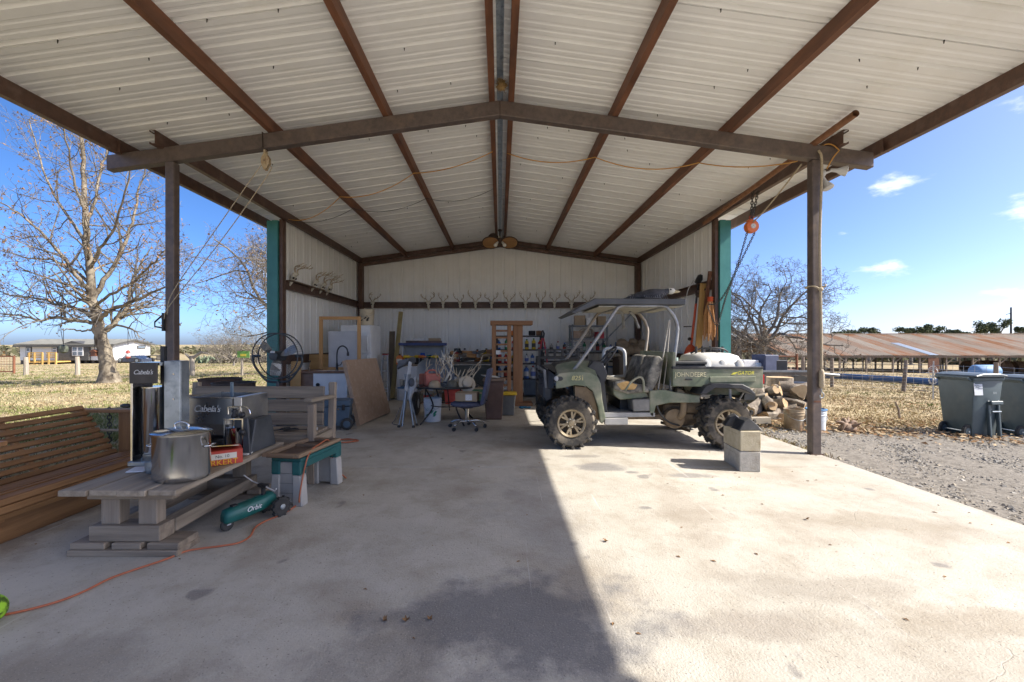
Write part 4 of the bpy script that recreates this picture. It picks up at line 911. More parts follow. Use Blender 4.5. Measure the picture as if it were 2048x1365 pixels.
# ---- stock pot
pt = thing('stock_pot', 'large oval stainless stock pot with lid on the weathered table', 'pot', (-1.965, 2.68, TZ + .003)); pt.scale = (.95, .95, .95)
MB().lathe([(0.0, .002), (.155, 0), (.168, .012), (.170, .03), (.170, .285), (.176, .29), (.176, .294), (.166, .294)], n=48, sy=.78, cap=False).build('body', steel, pt, smooth=50)
MB().lathe([(.180, .295), (.182, .301), (.165, .309), (.09, .324), (.02, .33), (0.001, .331)], n=48, sy=.78, cap=False).build('lid', steel, pt, smooth=50)
MB().tube(smooth_path([(-.045, 0, .322), (-.04, 0, .35), (0, 0, .364), (.04, 0, .35), (.045, 0, .322)], 4), .007, 8).build('lid_handle', chrome, pt, smooth='all')
for s in (-1, 1): MB().tube(smooth_path([(.168 * s, -.035, .21), (.20 * s, -.03, .215), (.20 * s, .03, .215), (.168 * s, .035, .21)], 4), .006, 8).build('side_handle', chrome, pt, smooth='all')
# ---- small galvanised bucket and paper plate
bk = thing('galvanised_bucket', 'small galvanised bucket just left of the stock pot', 'bucket', (-2.235, 2.80, TZ + .003))
MB().lathe([(0, .002), (.038, 0), (.04, .005), (.052, .11), (.055, .115), (.055, .12), (.050, .118), (.045, .02), (0, .01)], n=24, cap=False).build('shell', galv, bk, smooth=50)
MB().torus((0, 0, .08), .0505, .002, 24, 6).build('band', galv, bk); MB().tube(smooth_path([(-.055, 0, .112), (-.05, -.035, .09), (0, -.062, .075), (.05, -.035, .09), (.055, 0, .112)], 4), .0018, 5).build('handle', galv, bk)
MB().lathe([(.001, .105), (.04, .108), (.046, .10)], n=16, cap=False).build('lid', galv, bk)
tag(MB().box((-2.36, 2.84, TZ + .008), (.10, .12, .008), (0.0, 0.03, .3)).build('paper_tray', pm('paper', (0.7, 0.7, 0.72), (0.78, 0.78, 0.8)), bevel=.002), 'thin white tray lying left of the galvanised bucket', 'tray')
# ---- sausage stuffer
st = thing('sausage_stuffer', 'tall stainless sausage stuffer with black nameplate on the table', 'sausage stuffer', (-2.33, 3.02, TZ + .003), R(2))
MB().box((.0, 0, .02), (.34, .22, .03)).build('base', galv, st, bevel=.004)
MB().bb(-.165, -.15, -.09, .09, .035, .70).build('side_rail', steel, st, bevel=.002); MB().bb(.035, .14, -.06, -.05, .035, .71).build('gear_case', pm('galv_spangle', (0.28, 0.32, 0.35), (0.5, 0.54, 0.57), scale=16, rough=0.38, metal=0.8, c3=(0.18, 0.21, 0.24), s3=8), st, bevel=.002)
MB().bb(.035, .14, -.05, .04, .035, .71).build('gear_case', MATS['galv_spangle'], st, bevel=.004)
MB().bb(-.15, .03, -.09, .09, .68, .70).build('top_bridge', steel, st)
MB().lathe([(.07, .06), (.075, .065), (.075, .52), (.078, .525), (.078, .532), (.07, .532)], (-.062, -.01, 0), 32).build('cylinder', chrome, st, smooth=50)
np_ = MB().bb(-.162, .02, -.103, -.092, .56, .70).build('nameplate', pm('nameplate', (0.022, 0.02, 0.02), (0.05, 0.042, 0.04), scale=9, rough=0.3), st, bevel=.002)
text('lettering', "Cabela's", pm('plate_text', (0.62, 0.62, 0.6), rough=0.4), np_, (-.071, -.105, .635), (R(90), 0, 0), .043, .0006, shear=.35, space=.9)
MB().cyl((.005, -.02, .53), (.005, -.02, .80), .011, 10).build('screw_rod', black_pl, st); MB().bb(-.008, .018, -.035, -.005, .55, .81).build('rack', black_pl, st)
MB().tube([(-.17, 0, .40), (-.215, 0, .40), (-.22, -.02, .40)], .006, 6).build('crank_arm', steel, st); MB().lathe([(.006, 0), (.013, .015), (.015, .05), (.008, .07)], (-.285, -.02, .40), 12, axis='X').build('crank_handle', black_pl, st, smooth='all')
for z in (.2, .45, .62): MB().cyl((.10, -.064, z), (.10, -.058, z), .006, 8).build('bolt', steel, st)
# ---- red cardboard box
redc = pm('red_card', (0.42, 0.035, 0.02), (0.5, 0.06, 0.035), rough=0.5); 
bx_ = thing('grinder_box', 'open red and yellow cardboard box with PORKERT lettering on the table', 'box', (-1.99, 2.99, TZ + .004), R(36)); bx_.scale = (1.2, 1.2, 1.2)
MB().bb(-.15, .15, -.075, .075, 0, .082).build('carton', redc, bx_, bevel=.002)
MB().box((-.02, .0, .098), (.30, .17, .004), (R(-12), R(4), 0)).build('lid_flap', pm('yellow_card', (0.55, 0.38, 0.06), (0.62, 0.56, 0.42), scale=14, lo=.45, hi=.55, c3=(0.12, 0.11, 0.1), s3=9, lo3=.58, hi3=.62), bx_)
MB().box((-.10, -.098, .045), (.10, .004, .085), (R(-32), 0, 0)).build('side_flap', pm('card_white', (0.62, 0.57, 0.48), (0.7, 0.65, 0.56)), bx_)
MB().bb(-.02, .12, -.0775, -.0755, .034, .066).build('label_panel', MATS['card_white'], bx_)
text('lettering', 'PORKERT', pm('porkert_yellow', (0.75, 0.4, 0.02)), bx_, (.03, -.0785, .0155), (R(90), 0, 0), .045, .0005, space=1.0)
text('lettering', 'No. 10', black_pl, bx_, (.05, -.0785, .05), (R(90), 0, 0), .024, .0004)
# ---- meat mixer
mx_ = thing('meat_mixer', 'stainless meat mixer tub with dark gearbox on the weathered table', 'meat mixer', (-2.13, 3.44, TZ + .003), R(-4))
tub = MB(); tub.prism([(-.20, .40), (-.20, .20), (-.15, .10), (-.07, .055), (.07, .055), (.15, .10), (.20, .20), (.20, .40)], -.13, .13, 'Y'); 
tub = MB(); pf = [(-.17, .42), (-.17, .22), (-.13, .13), (-.06, .09), (.06, .09), (.13, .13), (.17, .22), (.17, .42)]
vs = [(u, -.16, v) for u, v in pf] + [(u, .16, v) for u, v in pf]; n = len(pf)
# tub with its axis along X: ends closed, open on top
vs = [(-.21, u, v) for u, v in pf] + [(.13, u, v) for u, v in pf]
tub.add(vs, [(i, i + 1, n + i + 1, n + i) for i in range(n - 1)] + [tuple(range(n)), tuple(range(n, 2 * n))]); tub.build('tub', pm('mixer_steel', (0.40, 0.40, 0.40), (0.52, 0.52, 0.51), rough=0.3, metal=0.95, scale=4), mx_, fixn=False)
MB().tube([(-.215, -.175, .42), (.135, -.175, .42), (.135, .175, .42), (-.215, .175, .42)], .006, 6, closed=True).build('rim', steel, mx_)
MB().bb(.135, .20, -.165, .165, .22, .425).build('end_plate', pm('end_steel', (0.42, 0.42, 0.42), (0.6, 0.6, 0.59), rough=0.33, metal=0.95), mx_, bevel=.004)
dk = pm('gearbox_grey', (0.035, 0.04, 0.045), (0.07, 0.075, 0.08), rough=0.55)
MB().prism([(-.05, -.02), (.14, -.02), (.12, .27), (.02, .27)], -.185, -.165, 'Y').xf(Matrix.Translation((.14, 0, 0))).build('gearbox_cover', dk, mx_, bevel=.004)
MB().prism([(-.165, 0), (.165, 0), (.10, .25), (-.10, .25)], .20, .27, 'X').build('gearbox', dk, mx_, bevel=.006)
MB().bb(-.22, .19, -.15, .15, 0, .025).build('base', dk, mx_, bevel=.004); 
for x in (-.19, .1): MB().prism([(-.15, .02), (.15, .02), (.10, .12), (-.10, .12)], x, x + .02, 'X').build('leg_frame', dk, mx_)
MB().torus((.215, -.168, .30), .055, .006, 24, 6, 'Y', (0, math.pi)).build('guard_ring', chrome, mx_)
for z in (.30, .17): MB().lathe([(.008, 0), (.022, -.012), (.024, -.03), (.012, -.042)], (.235, -.187, z), 14, axis='Y').build('knob', black_pl, mx_, smooth='all')
MB().cyl((.25, -.12, -.02), (.25, -.12, .05), .004, 6).build('foot_rod', steel, mx_)
MB().box((.02, -.02, .45), (.02, .012, .15), (.15, .1, 0)).build('paddle_handle', pm('bluegrey', (0.16, 0.22, 0.26), (0.24, 0.3, 0.34)), mx_)
text('lettering', "Cabela's", pm('mixer_text', (0.7, 0.7, 0.68), rough=0.3), mx_, (-.07, -.1725, .335), (R(90), 0, 0), .07, .0005, shear=.3, space=.92)
# ---- steel meat press
pr = thing('ham_press', 'small stainless press canister with square handle frame on the table', 'meat press', (-1.99, 3.25, TZ + .003))
MB().lathe([(0, .012), (.052, .012), (.055, .016), (.055, .20), (.058, .204), (.05, .206)], n=28).build('canister', chrome, pr, smooth=50)
for s in (-1, 1): MB().bb(.068 * s - .005, .068 * s + .005, -.012, .012, .012, .26).build('side_bar', steel, pr)
MB().bb(-.073, .073, -.012, .012, .26, .268).build('cross_bar', steel, pr); MB().bb(-.10, .12, -.035, .035, .0, .012).build('base', pm('press_base', (0.55, 0.55, 0.52), (0.66, 0.66, 0.63), rough=.5), pr, bevel=.002)
MB().cyl((0, 0, .2), (0, 0, .34), .007, 8).build('screw_rod', steel, pr); MB().tube([(-.045, 0, .30), (-.045, 0, .355), (.045, 0, .355), (.045, 0, .30)], .006, 6).build('handle_frame', steel, pr); MB().lathe([(.02, .275), (.022, .29), (.012, .31), (.02, .325), (.01, .34)], n=12).build('hand_nut', black_pl, pr, smooth='all')
# ---- weathered garden bench behind the table
gb = thing('garden_bench', 'weathered grey slatted garden bench with armrest behind the low table', 'bench', (-2.16, 4.05, 0))
GX0, GX1 = -.85, .50
for k in range(3): MB().box(((GX0 + GX1) / 2 - .03, .205 + .012 * k, .495 + .128 * k), (GX1 - GX0 - .08, .026, .120), (R(-5), 0, 0)).build('back_slat', wgreyx, gb, bevel=.006)
for k in range(4): MB().bb(GX0, GX1 - .02, -.21 + .1 * k, -.118 + .1 * k, .40, .425).build('seat_slat', wgreyx, gb, bevel=.004)
MB().bb(GX0, GX1 - .02, -.235, -.21, .335, .41).build('front_rail', wgreyx, gb, bevel=.004)
for x in (GX0, GX1):
    MB().bb(x - .03, x + .03, -.25, -.19, 0, .70).build('leg', wgreyz, gb, bevel=.005); MB().box((x, .235, .42), (.06, .06, .86), (R(-4), 0, 0)).build('leg', wgreyz, gb, bevel=.005)
    MB().box((x, -.02, .725), (.075, .56, .032), (R(-3), 0, 0)).build('armrest', wgrey, gb, bevel=.006); MB().bb(x - .02, x + .02, -.19, .21, .33, .40).build('side_rail', wgrey, gb)
cbk = thing('charger_cable', 'tangled black cable with a plug lying on the garden bench seat', 'cable', (-1.93, 3.98, .43)); mb = MB(); rc = random.Random(4); pts = []
for i in range(26): a = i * 0.9; pts.append((.085 * math.cos(a) * rc.uniform(.5, 1.1) + .01 * (i - 13) * .2, .05 * math.sin(a) * rc.uniform(.6, 1.1), .012 + .014 * rc.random()))
mb.tube(smooth_path([(-.2, .0, .004)] + pts + [(.18, .03, .006)], 4), .0035, 5); mb.build('cable', black_pl, cbk); MB().box((.21, .03, .014), (.07, .03, .026), (0, 0, .2)).build('plug', pm('plug_grey', (.35, .35, .35)), cbk, bevel=.004); MB().box((-.03, .01, .018), (.06, .045, .03), (0, 0, .5)).build('adapter', black_pl, cbk, bevel=.005)
# ---- plastic step stool with wooden tray on it
sl = thing('step_stool', 'teal and grey moulded plastic step stool beside the low table', 'stool', (-1.575, 3.58, 0), R(-9))
greyp = pm('stool_grey', (0.36, 0.34, 0.31), (0.44, 0.42, 0.385), rough=.55); tealp = pm('stool_teal', (0.012, 0.085, 0.085), (0.02, 0.12, 0.115), rough=.5)
W2, L2 = .125, .26
for s in (-1, 1):
    MB().prism([(-W2 - .012, 0), (-W2 + .07, 0), (-W2 + .072, .235), (-W2 + .004, .235)], s * L2 - .04, s * L2 + .04, 'Y').build('leg', greyp, sl, bevel=.008); MB().prism([(W2 + .012, 0), (W2 - .07, 0), (W2 - .072, .235), (W2 - .004, .235)], s * L2 - .04, s * L2 + .04, 'Y').build('leg', greyp, sl, bevel=.008)
    MB().bb(-W2 + .065, W2 - .065, s * L2 - .03, s * L2 + .03, .02, .33).build('end_panel', pm('stool_panel', (0.27, 0.255, 0.23), (0.34, 0.32, 0.29), rough=.6), sl, bevel=.004)
    for k in range(1, 4): MB().bb(-W2 + .064, W2 - .064, s * (L2 + .031), s * (L2 + .033), .02 + k * .075, .022 + k * .075).build('groove', pm('groove', (0.09, 0.085, 0.08)), sl)
    for q in (-1, 1): MB().bb(q * W2 - q * .004, q * W2 - q * .075, s * L2 - .042, s * L2 + .042, .236, .34).build('corner', tealp, sl, bevel=.012, segs=2)
MB().bb(-W2, W2, -L2 - .035, L2 + .035, .335, .365).build('top', tealp, sl, bevel=.01, segs=2); MB().bb(-W2 + .002, -W2 + .03, -L2 + .04, L2 - .04, .28, .335).build('side_apron', tealp, sl, bevel=.005); MB().bb(W2 - .03, W2 - .002, -L2 + .04, L2 - .04, .28, .335).build('side_apron', tealp, sl, bevel=.005)
ty = thing('wooden_tray', 'shallow wooden tray frame lying on the teal step stool', 'tray', (-1.60, 3.545, .367), R(-9)); ty.scale = (.93, .9, 1); tw_ = wood('tray_wood', (0.17, 0.11, 0.065), (0.30, 0.21, 0.13), 'Y'); twx = wood('tray_wood_x', (0.16, 0.10, 0.06), (0.27, 0.19, 0.12), 'X')
MB().bb(-.14, .14, -.31, .31, 0, .008).build('bottom', pm('tray_dark', (0.05, 0.03, 0.02), (0.11, 0.07, 0.045)), ty)
for s in (-1, 1): MB().bb(s * .145 - .022, s * .145 + .022, -.33, .33, .0085, .035).build('side', tw_, ty, bevel=.003); MB().bb(-.122, .122, s * .31 - .024, s * .31 + .024, .0085, .034).build('end', twx, ty, bevel=.003)
MB().bb(-.122, .122, .06, .085, .0085, .03).build('divider', twx, ty)
# ---- travelling sprinkler
sp_ = thing('travelling_sprinkler', 'green travelling lawn sprinkler with black wheels below the table', 'sprinkler', (-1.70, 3.03, 0), R(-28)); grn = pm('sprinkler_green', (0.005, 0.075, 0.065), (0.012, 0.11, 0.095), rough=.38)
mb = MB(); secs = [(-.23, .085, .025, .03), (-.215, .09, .045, .05), (-.12, .095, .052, .056), (.02, .105, .05, .056), (.10, .125, .045, .05), (.13, .12, .03, .03)]
vs = []; fs = []; NN = 14
for (yy, zc, hw, hh_) in secs:
    for j in range(NN): a = 2 * math.pi * j / NN; ca, sa = math.cos(a), math.sin(a); vs.append((hw * math.copysign(abs(ca) ** .6, ca), yy, zc + hh_ * math.copysign(abs(sa) ** .6, sa) * (1 if sa > 0 else .8)))
for i in range(len(secs) - 1):
    for j in range(NN): fs.append((i * NN + j, i * NN + (j + 1) % NN, (i + 1) * NN + (j + 1) % NN, (i + 1) * NN + j))
fs += [tuple(range(NN)), tuple(range((len(secs) - 1) * NN, len(secs) * NN))]; mb.add(vs, fs); bod = mb.build('body', grn, sp_, smooth='all')
MB().box((-.01, -.15, .148), (.035, .035, .012)).build('hatch', black_pl, sp_)
text('lettering', 'Orbit', pm('orbit_white', (0.75, 0.75, 0.75)), bod, (.0535, -.05, .11), (R(90), 0, R(90)), .045, .0006, shear=.3)
for s in (-1, 1):
    w_ = MB(); w_.lathe([(.012, -.014), (.05, -.016), (.064, -.012), (.064, .012), (.05, .016), (.012, .014)], (s * .085, .13, .067), 20, axis='X')
    for k in range(10): a = k * .628; w_.box((s * .085, .13 + .066 * math.cos(a), .067 + .066 * math.sin(a)), (.03, .016, .016), (a, 0, 0))
    wo = w_.build('wheel', rubber, sp_); MB().lathe([(.004, s * .017), (.02, s * .018), (.016, s * .022), (.004, s * .023)], (s * .085, .13, .067), 12, axis='X').build('hub', galv, wo)
MB().cyl((-.09, .13, .067), (.09, .13, .067), .008, 8).build('axle', galv, sp_)
fw = MB().lathe([(.008, -.012), (.036, -.012), (.042, -.006), (.042, .006), (.036, .012), (.008, .012)], (0, -.20, .042), 18, axis='X').build('front_wheel', rubber, sp_)
for s in (-1, 1): MB().bb(s * .017 - .003, s * .017 + .003, -.21, -.185, .04, .09).build('fork', MATS['plug_grey'], sp_)
MB().cyl((0, .05, .14), (0, .05, .215), .014, 10).build('riser', black_pl, sp_); MB().box((0, .05, .225), (.09, .03, .022)).build('spray_hub', black_pl, sp_)
for s in (-1, 1): MB().tube([(0, .05, .226), (s * .17, .05 - .03 * s, .222), (s * .245, .02 - .04 * s, .262)], [.0045, .0045, .004], 6).build('spray_arm', pm('white_tube', (0.62, 0.62, 0.6)), sp_)
# ---- orange extension cord over the floor and over the stool
orange = pm('orange_cord', (0.34, 0.09, 0.035), (0.45, 0.14, 0.065), rough=.5)
def floorcord(pix, r, name, label, mat, cat='cord', extra=None):
    pts = [Vector((p.x, p.y, r + .001)) for p in [fl(x, y) for x, y in pix]]
    return tag(MB().tube(smooth_path((extra or []) + pts, 7), r, 6).build(name, mat, smooth='all'), label, cat)
floorcord([(604, 1004), (597, 1010), (570, 1028), (530, 1045), (510, 1058), (500, 1075), (478, 1088), (440, 1095), (400, 1100), (370, 1106), (330, 1122), (270, 1142), (220, 1160), (170, 1185), (120, 1205), (60, 1222), (8, 1233), (-60, 1245)], .006, 'extension_cord', 'orange extension cord draped over the stool and along the floor', orange,
          extra=[Vector((-1.40, 3.95, .007)), Vector((-1.455, 3.82, .15)), Vector((-1.47, 3.74, .39)), Vector((-1.475, 3.55, .41)), Vector((-1.475, 3.36, .385)), Vector((-1.485, 3.28, .25)), Vector((-1.50, 3.24, .06))])
pts = []; rc = random.Random(8)
for i in range(46): a = i * .55; pts.append((.17 * math.cos(a) * rc.uniform(.6, 1.1), .11 * math.sin(a) * rc.uniform(.6, 1.1), .007 + .009 * rc.random()))
o = MB().tube(smooth_path(pts, 3), .006, 5).build('cord_coil', orange, smooth='all'); o.location = fl(688, 884); tag(o, 'loose coil of orange cord on the floor beside the blue cooler', 'cord')
pts = []
for i in range(14): a = i * .6; pts.append((.08 * math.cos(a), .06 * math.sin(a), .007 + .004 * rc.random()))
o = MB().tube(smooth_path(pts, 3), .006, 5).build('cord_coil', orange, smooth='all'); o.location = fl(657, 908); tag(o, 'small orange cord loop on the floor right behind the stool', 'cord')
o = MB().ball((0, 0, 0), .063, 20, 14).build('lime_ball', pm('lime', (0.05, 0.10, 0.01), (0.30, 0.55, 0.03), scale=30, lo=.42, hi=.55, rough=.8), smooth='all'); o.location = fl(-24, 1250) + Vector((0, 0, .063)); tag(o, 'mottled lime green ball at the cord end, cut by the picture edge', 'ball')
# ---- rusty barrels behind the mixer and a pale table on the lawn
for (px, py, Yd, rad, lab, cr_) in ((441, 768, 7.6, .33, 'rusty burn barrel standing behind the meat mixer', (0.08, 0.045, 0.03)), (468, 772, 6.4, .28, 'dark steel barrel in front of the rusty burn barrel', (0.05, 0.038, 0.032))):
    c = at(px, py, Yd); z = terrain(c.x, Yd); zt = at(px, 757 if rad > .3 else 765, Yd).z
    root = thing('steel_barrel', lab, 'barrel', (c.x, Yd, z)); h = zt - z; m_ = pm('barrel_%d' % Yd, cr_, tuple(q * 1.9 for q in cr_), scale=7, rough=.85)
    MB().lathe([(rad, 0), (rad, h * .33), (rad + .012, h * .34), (rad, h * .35), (rad, h * .66), (rad + .012, h * .67), (rad, h * .68), (rad, h - .02), (rad + .012, h - .01), (rad + .012, h), (rad - .01, h), (rad - .012, .1)], n=28, cap=False).build('shell', m_, root, smooth=50); MB().lathe([(0.001, h * .55), (rad - .011, h * .55)], n=20, cap=False).build('ash', m_, root)
pt_ = at(385, 815, 5.6); zt = pt_.z; root = thing('lawn_table', 'pale folding table on the lawn behind the sausage stuffer', 'table', (pt_.x, 5.6, terrain(pt_.x, 5.6))); hz = zt - terrain(pt_.x, 5.6)
MB().bb(-.3, .75, -.3, .3, hz - .03, hz).build('top', pm('table_pale', (0.5, 0.55, 0.6), (0.6, 0.64, 0.68), rough=.4), root, bevel=.008)
for x in (-.25, .7):
    for y in (-.25, .25): MB().cyl((x, y, -.05), (x, y, hz - .03), .014, 8).build('leg', galv, root)
# ================================================================== inside the shed
bone = pm('bone', (0.58, 0.54, 0.44), (0.74, 0.70, 0.6), scale=20, rough=.8, c3=(0.25, 0.2, 0.14), s3=25, lo3=.55, hi3=.7)
antl = pm('antler', (0.34, 0.26, 0.17), (0.56, 0.47, 0.34), scale=12, rough=.7)
def antler_path(mb, s, rnd_, spread=1.0, h=1.0, base=(0.02, 0, .0)):
    "one deer antler rising from base, s = side"
    j = lambda: rnd_.uniform(.88, 1.12)
    P = [Vector((s * x * spread, y, z * h)) + Vector(base) for x, y, z in ((.01, 0, 0), (.035 * j(), .03, .06), (.085 * j(), .03, .11 * j()), (.125 * j(), 0, .17 * j()), (.125 * j(), -.06, .23 * j()), (.085 * j(), -.11, .275 * j()))]
    path = smooth_path(P, 3); k = len(path); mb.tube(path, [.012 * (1 - .75 * i / (k - 1)) for i in range(k)], 6)
    for f in (.25, .5, .68, .84):
        i = int(f * (k - 1)); q = path[i]; L = rnd_.uniform(.07, .14) * h; mb.tube(smooth_path([q, q + Vector((s * .01, -.015, L * .5)), q + Vector((-s * .015, -.03, L))], 3), [.008, .007, .006, .0055, .005, .004, .0025], 5)
def deer_skull(label, loc, rz, seed, tilt=0, sc=1.0, group='deer skulls on the girts'):
    r_ = random.Random(seed); root = thing('deer_skull', label, 'deer skull', loc, group=group, rot=(tilt, 0, rz)); root.scale = (sc, sc, sc)
    mb = MB(); secs = [(.055, .030, .028, -.02), (.045, .05, .045, -.01), (.02, .056, .05, 0), (-.02, .05, .046, .0), (-.06, .036, .036, -.012), (-.11, .028, .028, -.02), (-.16, .022, .018, -.026), (-.175, .012, .01, -.028)]
    vs = []; fs = []; N = 12
    for z, hx, hy, yo in secs:
        for q in range(N): a = 2 * math.pi * q / N; vs.append((hx * math.cos(a), yo + hy * .7 * math.sin(a), z))
    for i in range(len(secs) - 1):
        for q in range(N): fs.append((i * N + q, i * N + (q + 1) % N, (i + 1) * N + (q + 1) % N, (i + 1) * N + q))
    fs += [tuple(range(N)), tuple(range((len(secs) - 1) * N, len(secs) * N))]; mb.add(vs, fs); mb.build('skull', bone, root, smooth='all')
    for s in (-1, 1): MB().ball((s * .042, -.026, -.03), .017, 8, 6).build('eye_socket', pm('socket', (0.04, 0.03, 0.025)), root); m = MB(); antler_path(m, s, r_, r_.uniform(.75, 1.25), r_.uniform(.55, 1.0), (s * .02, 0, .045)); m.build('antler', antl, root, smooth='all')
labs = ('turned skull alone near the back left corner', 'first', 'second', 'third', 'fourth', 'fifth', 'sixth', 'seventh', 'eighth', 'ninth', 'tenth')
for i, px in enumerate((745, 857, 886, 920, 951, 983, 1018, 1051, 1081, 1109, 1143, 1176)):
    Yd = 11.60; p = at(px, 606, Yd); lab = 'small deer skull alone near the back left corner of the girt' if i == 0 else 'deer skull, last on the back girt, half hidden above the vehicle roof' if i == 11 else '%s deer skull from the left in the even row on the back girt' % labs[i]
    deer_skull(lab, (p.x, Yd, GZ + .05), (.9 if i == 0 else random.Random(i).uniform(-.2, .2)), 100 + i, R(12), random.Random(i + 5).uniform(.85, 1.2))
for i, (Yd, sc) in enumerate(((7.85, 1.25), (8.75, 1.15), (9.15, 1.15), (9.5, 1.1))):
    deer_skull(('antlered skull nearest the teal column on the left girt', 'antlered skull second from the teal column on the left girt', 'antlered skull third from the teal column on the left girt', 'antlered skull farthest from the teal column on the left girt')[i], (WX0 + .10, Yd, GZ + .19), R(95), 200 + i, R(35), sc)
# ---- ceiling fan light of old wheels
cf = thing('rustic_ceiling_fan', 'rustic dark metal ceiling fan with wooden discs and two bulbs', 'ceiling fan', (0.0, 10.3, at(0, 486, 10.3).z), rot=(R(-30), 0, 0)); dkm = pm('dark_iron', (0.04, 0.028, 0.022), (0.09, 0.06, 0.045), rough=.7); fw_ = wood('fan_wood', (0.32, 0.16, 0.06), (0.5, 0.28, 0.12), 'X')
for s in (-1, 1):
    d = MB().lathe([(.001, -.008), (.20, -.008), (.20, .008), (.001, .008)], (s * .22, 0, 0), 18, sy=.9).build('wooden_disc', fw_, cf); MB().torus((s * .22, 0, 0), .20, .014, 20, 6).build('rim', dkm, d)
    for k in range(6): a = k * 1.047; MB().tube([(s * .22, 0, .012), (s * .22 + .2 * math.cos(a), .2 * math.sin(a), .012)], .008, 5).build('spoke', dkm, d)
    MB().tube(smooth_path([(s * .05, 0, .02), (s * .2, -.02, .18), (s * .32, 0, .05)], 4), .009, 6).build('scroll', dkm, cf)
    b_ = MB().lathe([(.022, 0), (.03, -.06), (.045, -.12), (.03, -.15), (.002, -.155)], (0, 0, 0), 14).build('bulb', pm('bulb', (0.75, 0.74, 0.7), rough=.3), cf, smooth='all'); b_.location = (s * .05, -.06, -.03); b_.rotation_euler = (0, -s * .5, 0)
MB().lathe([(.03, .42), (.05, .40), (.02, .38), (.02, .1), (.09, .08), (.10, .02), (.05, -.03)], (0, 0, 0), 16).build('motor', dkm, cf, smooth=50)
MB().lathe([(.10, .22), (.13, .17), (.06, .13)], (-.16, 0, 0), 12).build('shade', dkm, cf)
# ---- bird nest between the ridge purlins
rn = random.Random(2); mb = MB(); straw = pm('straw', (0.36, 0.22, 0.08), (0.5, 0.33, 0.14), rough=.9)
for k in range(170): a = rn.uniform(0, 6.3); t = rn.uniform(.0, .05); p = Vector((t * math.cos(a), rn.uniform(-.04, .04), rn.uniform(-.04, .06))); d = Vector((rn.gauss(0, 1), rn.gauss(0, .6), rn.gauss(0, .7))).normalized() * .035; mb.tube([p - d, p + d], .002, 3)
mb.ball((0, .01, 0), .045, 10, 8); o = mb.build('bird_nest', straw); o.location = (.015, 4.66, ZR - .055); tag(o, 'straw bird nest wedged between the ridge purlins above the front beam', 'nest')
# ---- wires along the ceiling
def wire_run(pts, sags, r, name, label, mat):
    path = []
    for (a, b), s in zip(zip(pts[:-1], pts[1:]), sags): path += catenary(a, b, s, 10)[:-1]
    path.append(Vector(pts[-1])); return tag(MB().tube(path, r, 6).build(name, mat, smooth='all'), label, 'cord')
ycord = pm('yellow_cord', (0.50, 0.24, 0.05), (0.6, 0.32, 0.08))
def cz(px, Yd, dz=0): x = (px - CX) * Yd / F; return Vector((x, Yd, zr(x) - .145 + dz))
def onp(x, Yd, dz=-.136): return Vector((x, Yd, zr(x) + dz))
wire_run([onp(-3.68, 7.55, -.15), onp(-2.54, 6.9), onp(-1.27, 6.4), onp(-.10, 6.05)], [.14, .12, .07], .007, 'extension_cord', 'orange extension cord sagging under the roof left of the ridge', ycord)
wire_run([onp(.10, 6.1), onp(1.28, 5.85), onp(2.56, 5.6), onp(3.42, 5.0, -.25), onp(3.60, 4.83, -.12), onp(3.72, 4.76, -.19), onp(3.60, 4.78, -.40)], [.10, .12, .06, -.03, -.04, -.02], .007, 'extension_cord', 'orange extension cord sagging under the roof right of the ridge', ycord)
wire_run([onp(-3.68, 7.6, -.15), onp(-2.54, 7.5), onp(-1.27, 7.5), onp(-.12, 7.5)], [.12, .13, .12], .004, 'black_wire', 'thin black wire sagging below the purlins near the back', black_pl)
# ---- pedestal fan
fn = thing('pedestal_fan', 'large dark industrial pedestal fan in front of the teal column', 'fan', (-3.19, 6.15, 0)); fg = pm('fan_metal', (0.045, 0.05, 0.055), (0.09, 0.1, 0.11), rough=.5, metal=.4); fc = Vector((0, 0, 1.055)); cage = pm('fan_cage', (0.06, 0.06, 0.06), (0.1, 0.1, 0.1), metal=.5, rough=.5)
MB().torus(fc, .325, .009, 48, 8, 'Y').build('cage_ring', fg, fn, smooth='all'); MB().torus(fc + Vector((0, .16, 0)), .325, .009, 48, 8, 'Y').build('cage_ring', fg, fn, smooth='all')
mb = MB()
for k in range(60):
    a = 2 * math.pi * k / 60; d = Vector((math.cos(a), 0, math.sin(a))); mb.tube([fc + d * .05 + Vector((0, -.05, 0)), fc + d * .2 + Vector((0, -.055, 0)), fc + d * .325], .0012, 3); mb.tube([fc + d * .325, fc + d * .325 + Vector((0, .16, 0)), fc + d * .07 + Vector((0, .2, 0))], .0012, 3)
for rr_ in (.12, .22): mb.torus(fc + Vector((0, -.054, 0)), rr_, .0014, 32, 4, 'Y')
mb.build('cage_wires', cage, fn)
for k in range(3):
    a = k * 2.094 + .4; m = MB(); vs = []; 
    for rr_, w_, tw2 in ((.05, .035, .05), (.12, .10, .045), (.22, .14, .035), (.29, .12, .025)):
        for q in (-1, 1): an = a + q * w_ / max(rr_, .06) * .5; vs.append((fc.x + rr_ * math.cos(an), .07 + q * tw2, fc.z + rr_ * math.sin(an)))
    m.add(vs, [(0, 1, 3, 2), (2, 3, 5, 4), (4, 5, 7, 6)]); m.build('blade', pm('fan_blade', (0.3, 0.29, 0.27), (0.42, 0.41, 0.38), metal=.5, rough=.4), fn, fixn=False)
MB().lathe([(.03, -.06), (.06, -.05), (.07, .0), (.075, .2), (.05, .27), (.01, .28)], fc, 18, axis='Y').build('motor', fg, fn, smooth=50); MB().box(fc + Vector((-.0, -.062, .06)), (.06, .008, .03)).build('badge', pm('badge', (0.5, 0.5, 0.5)), fn)
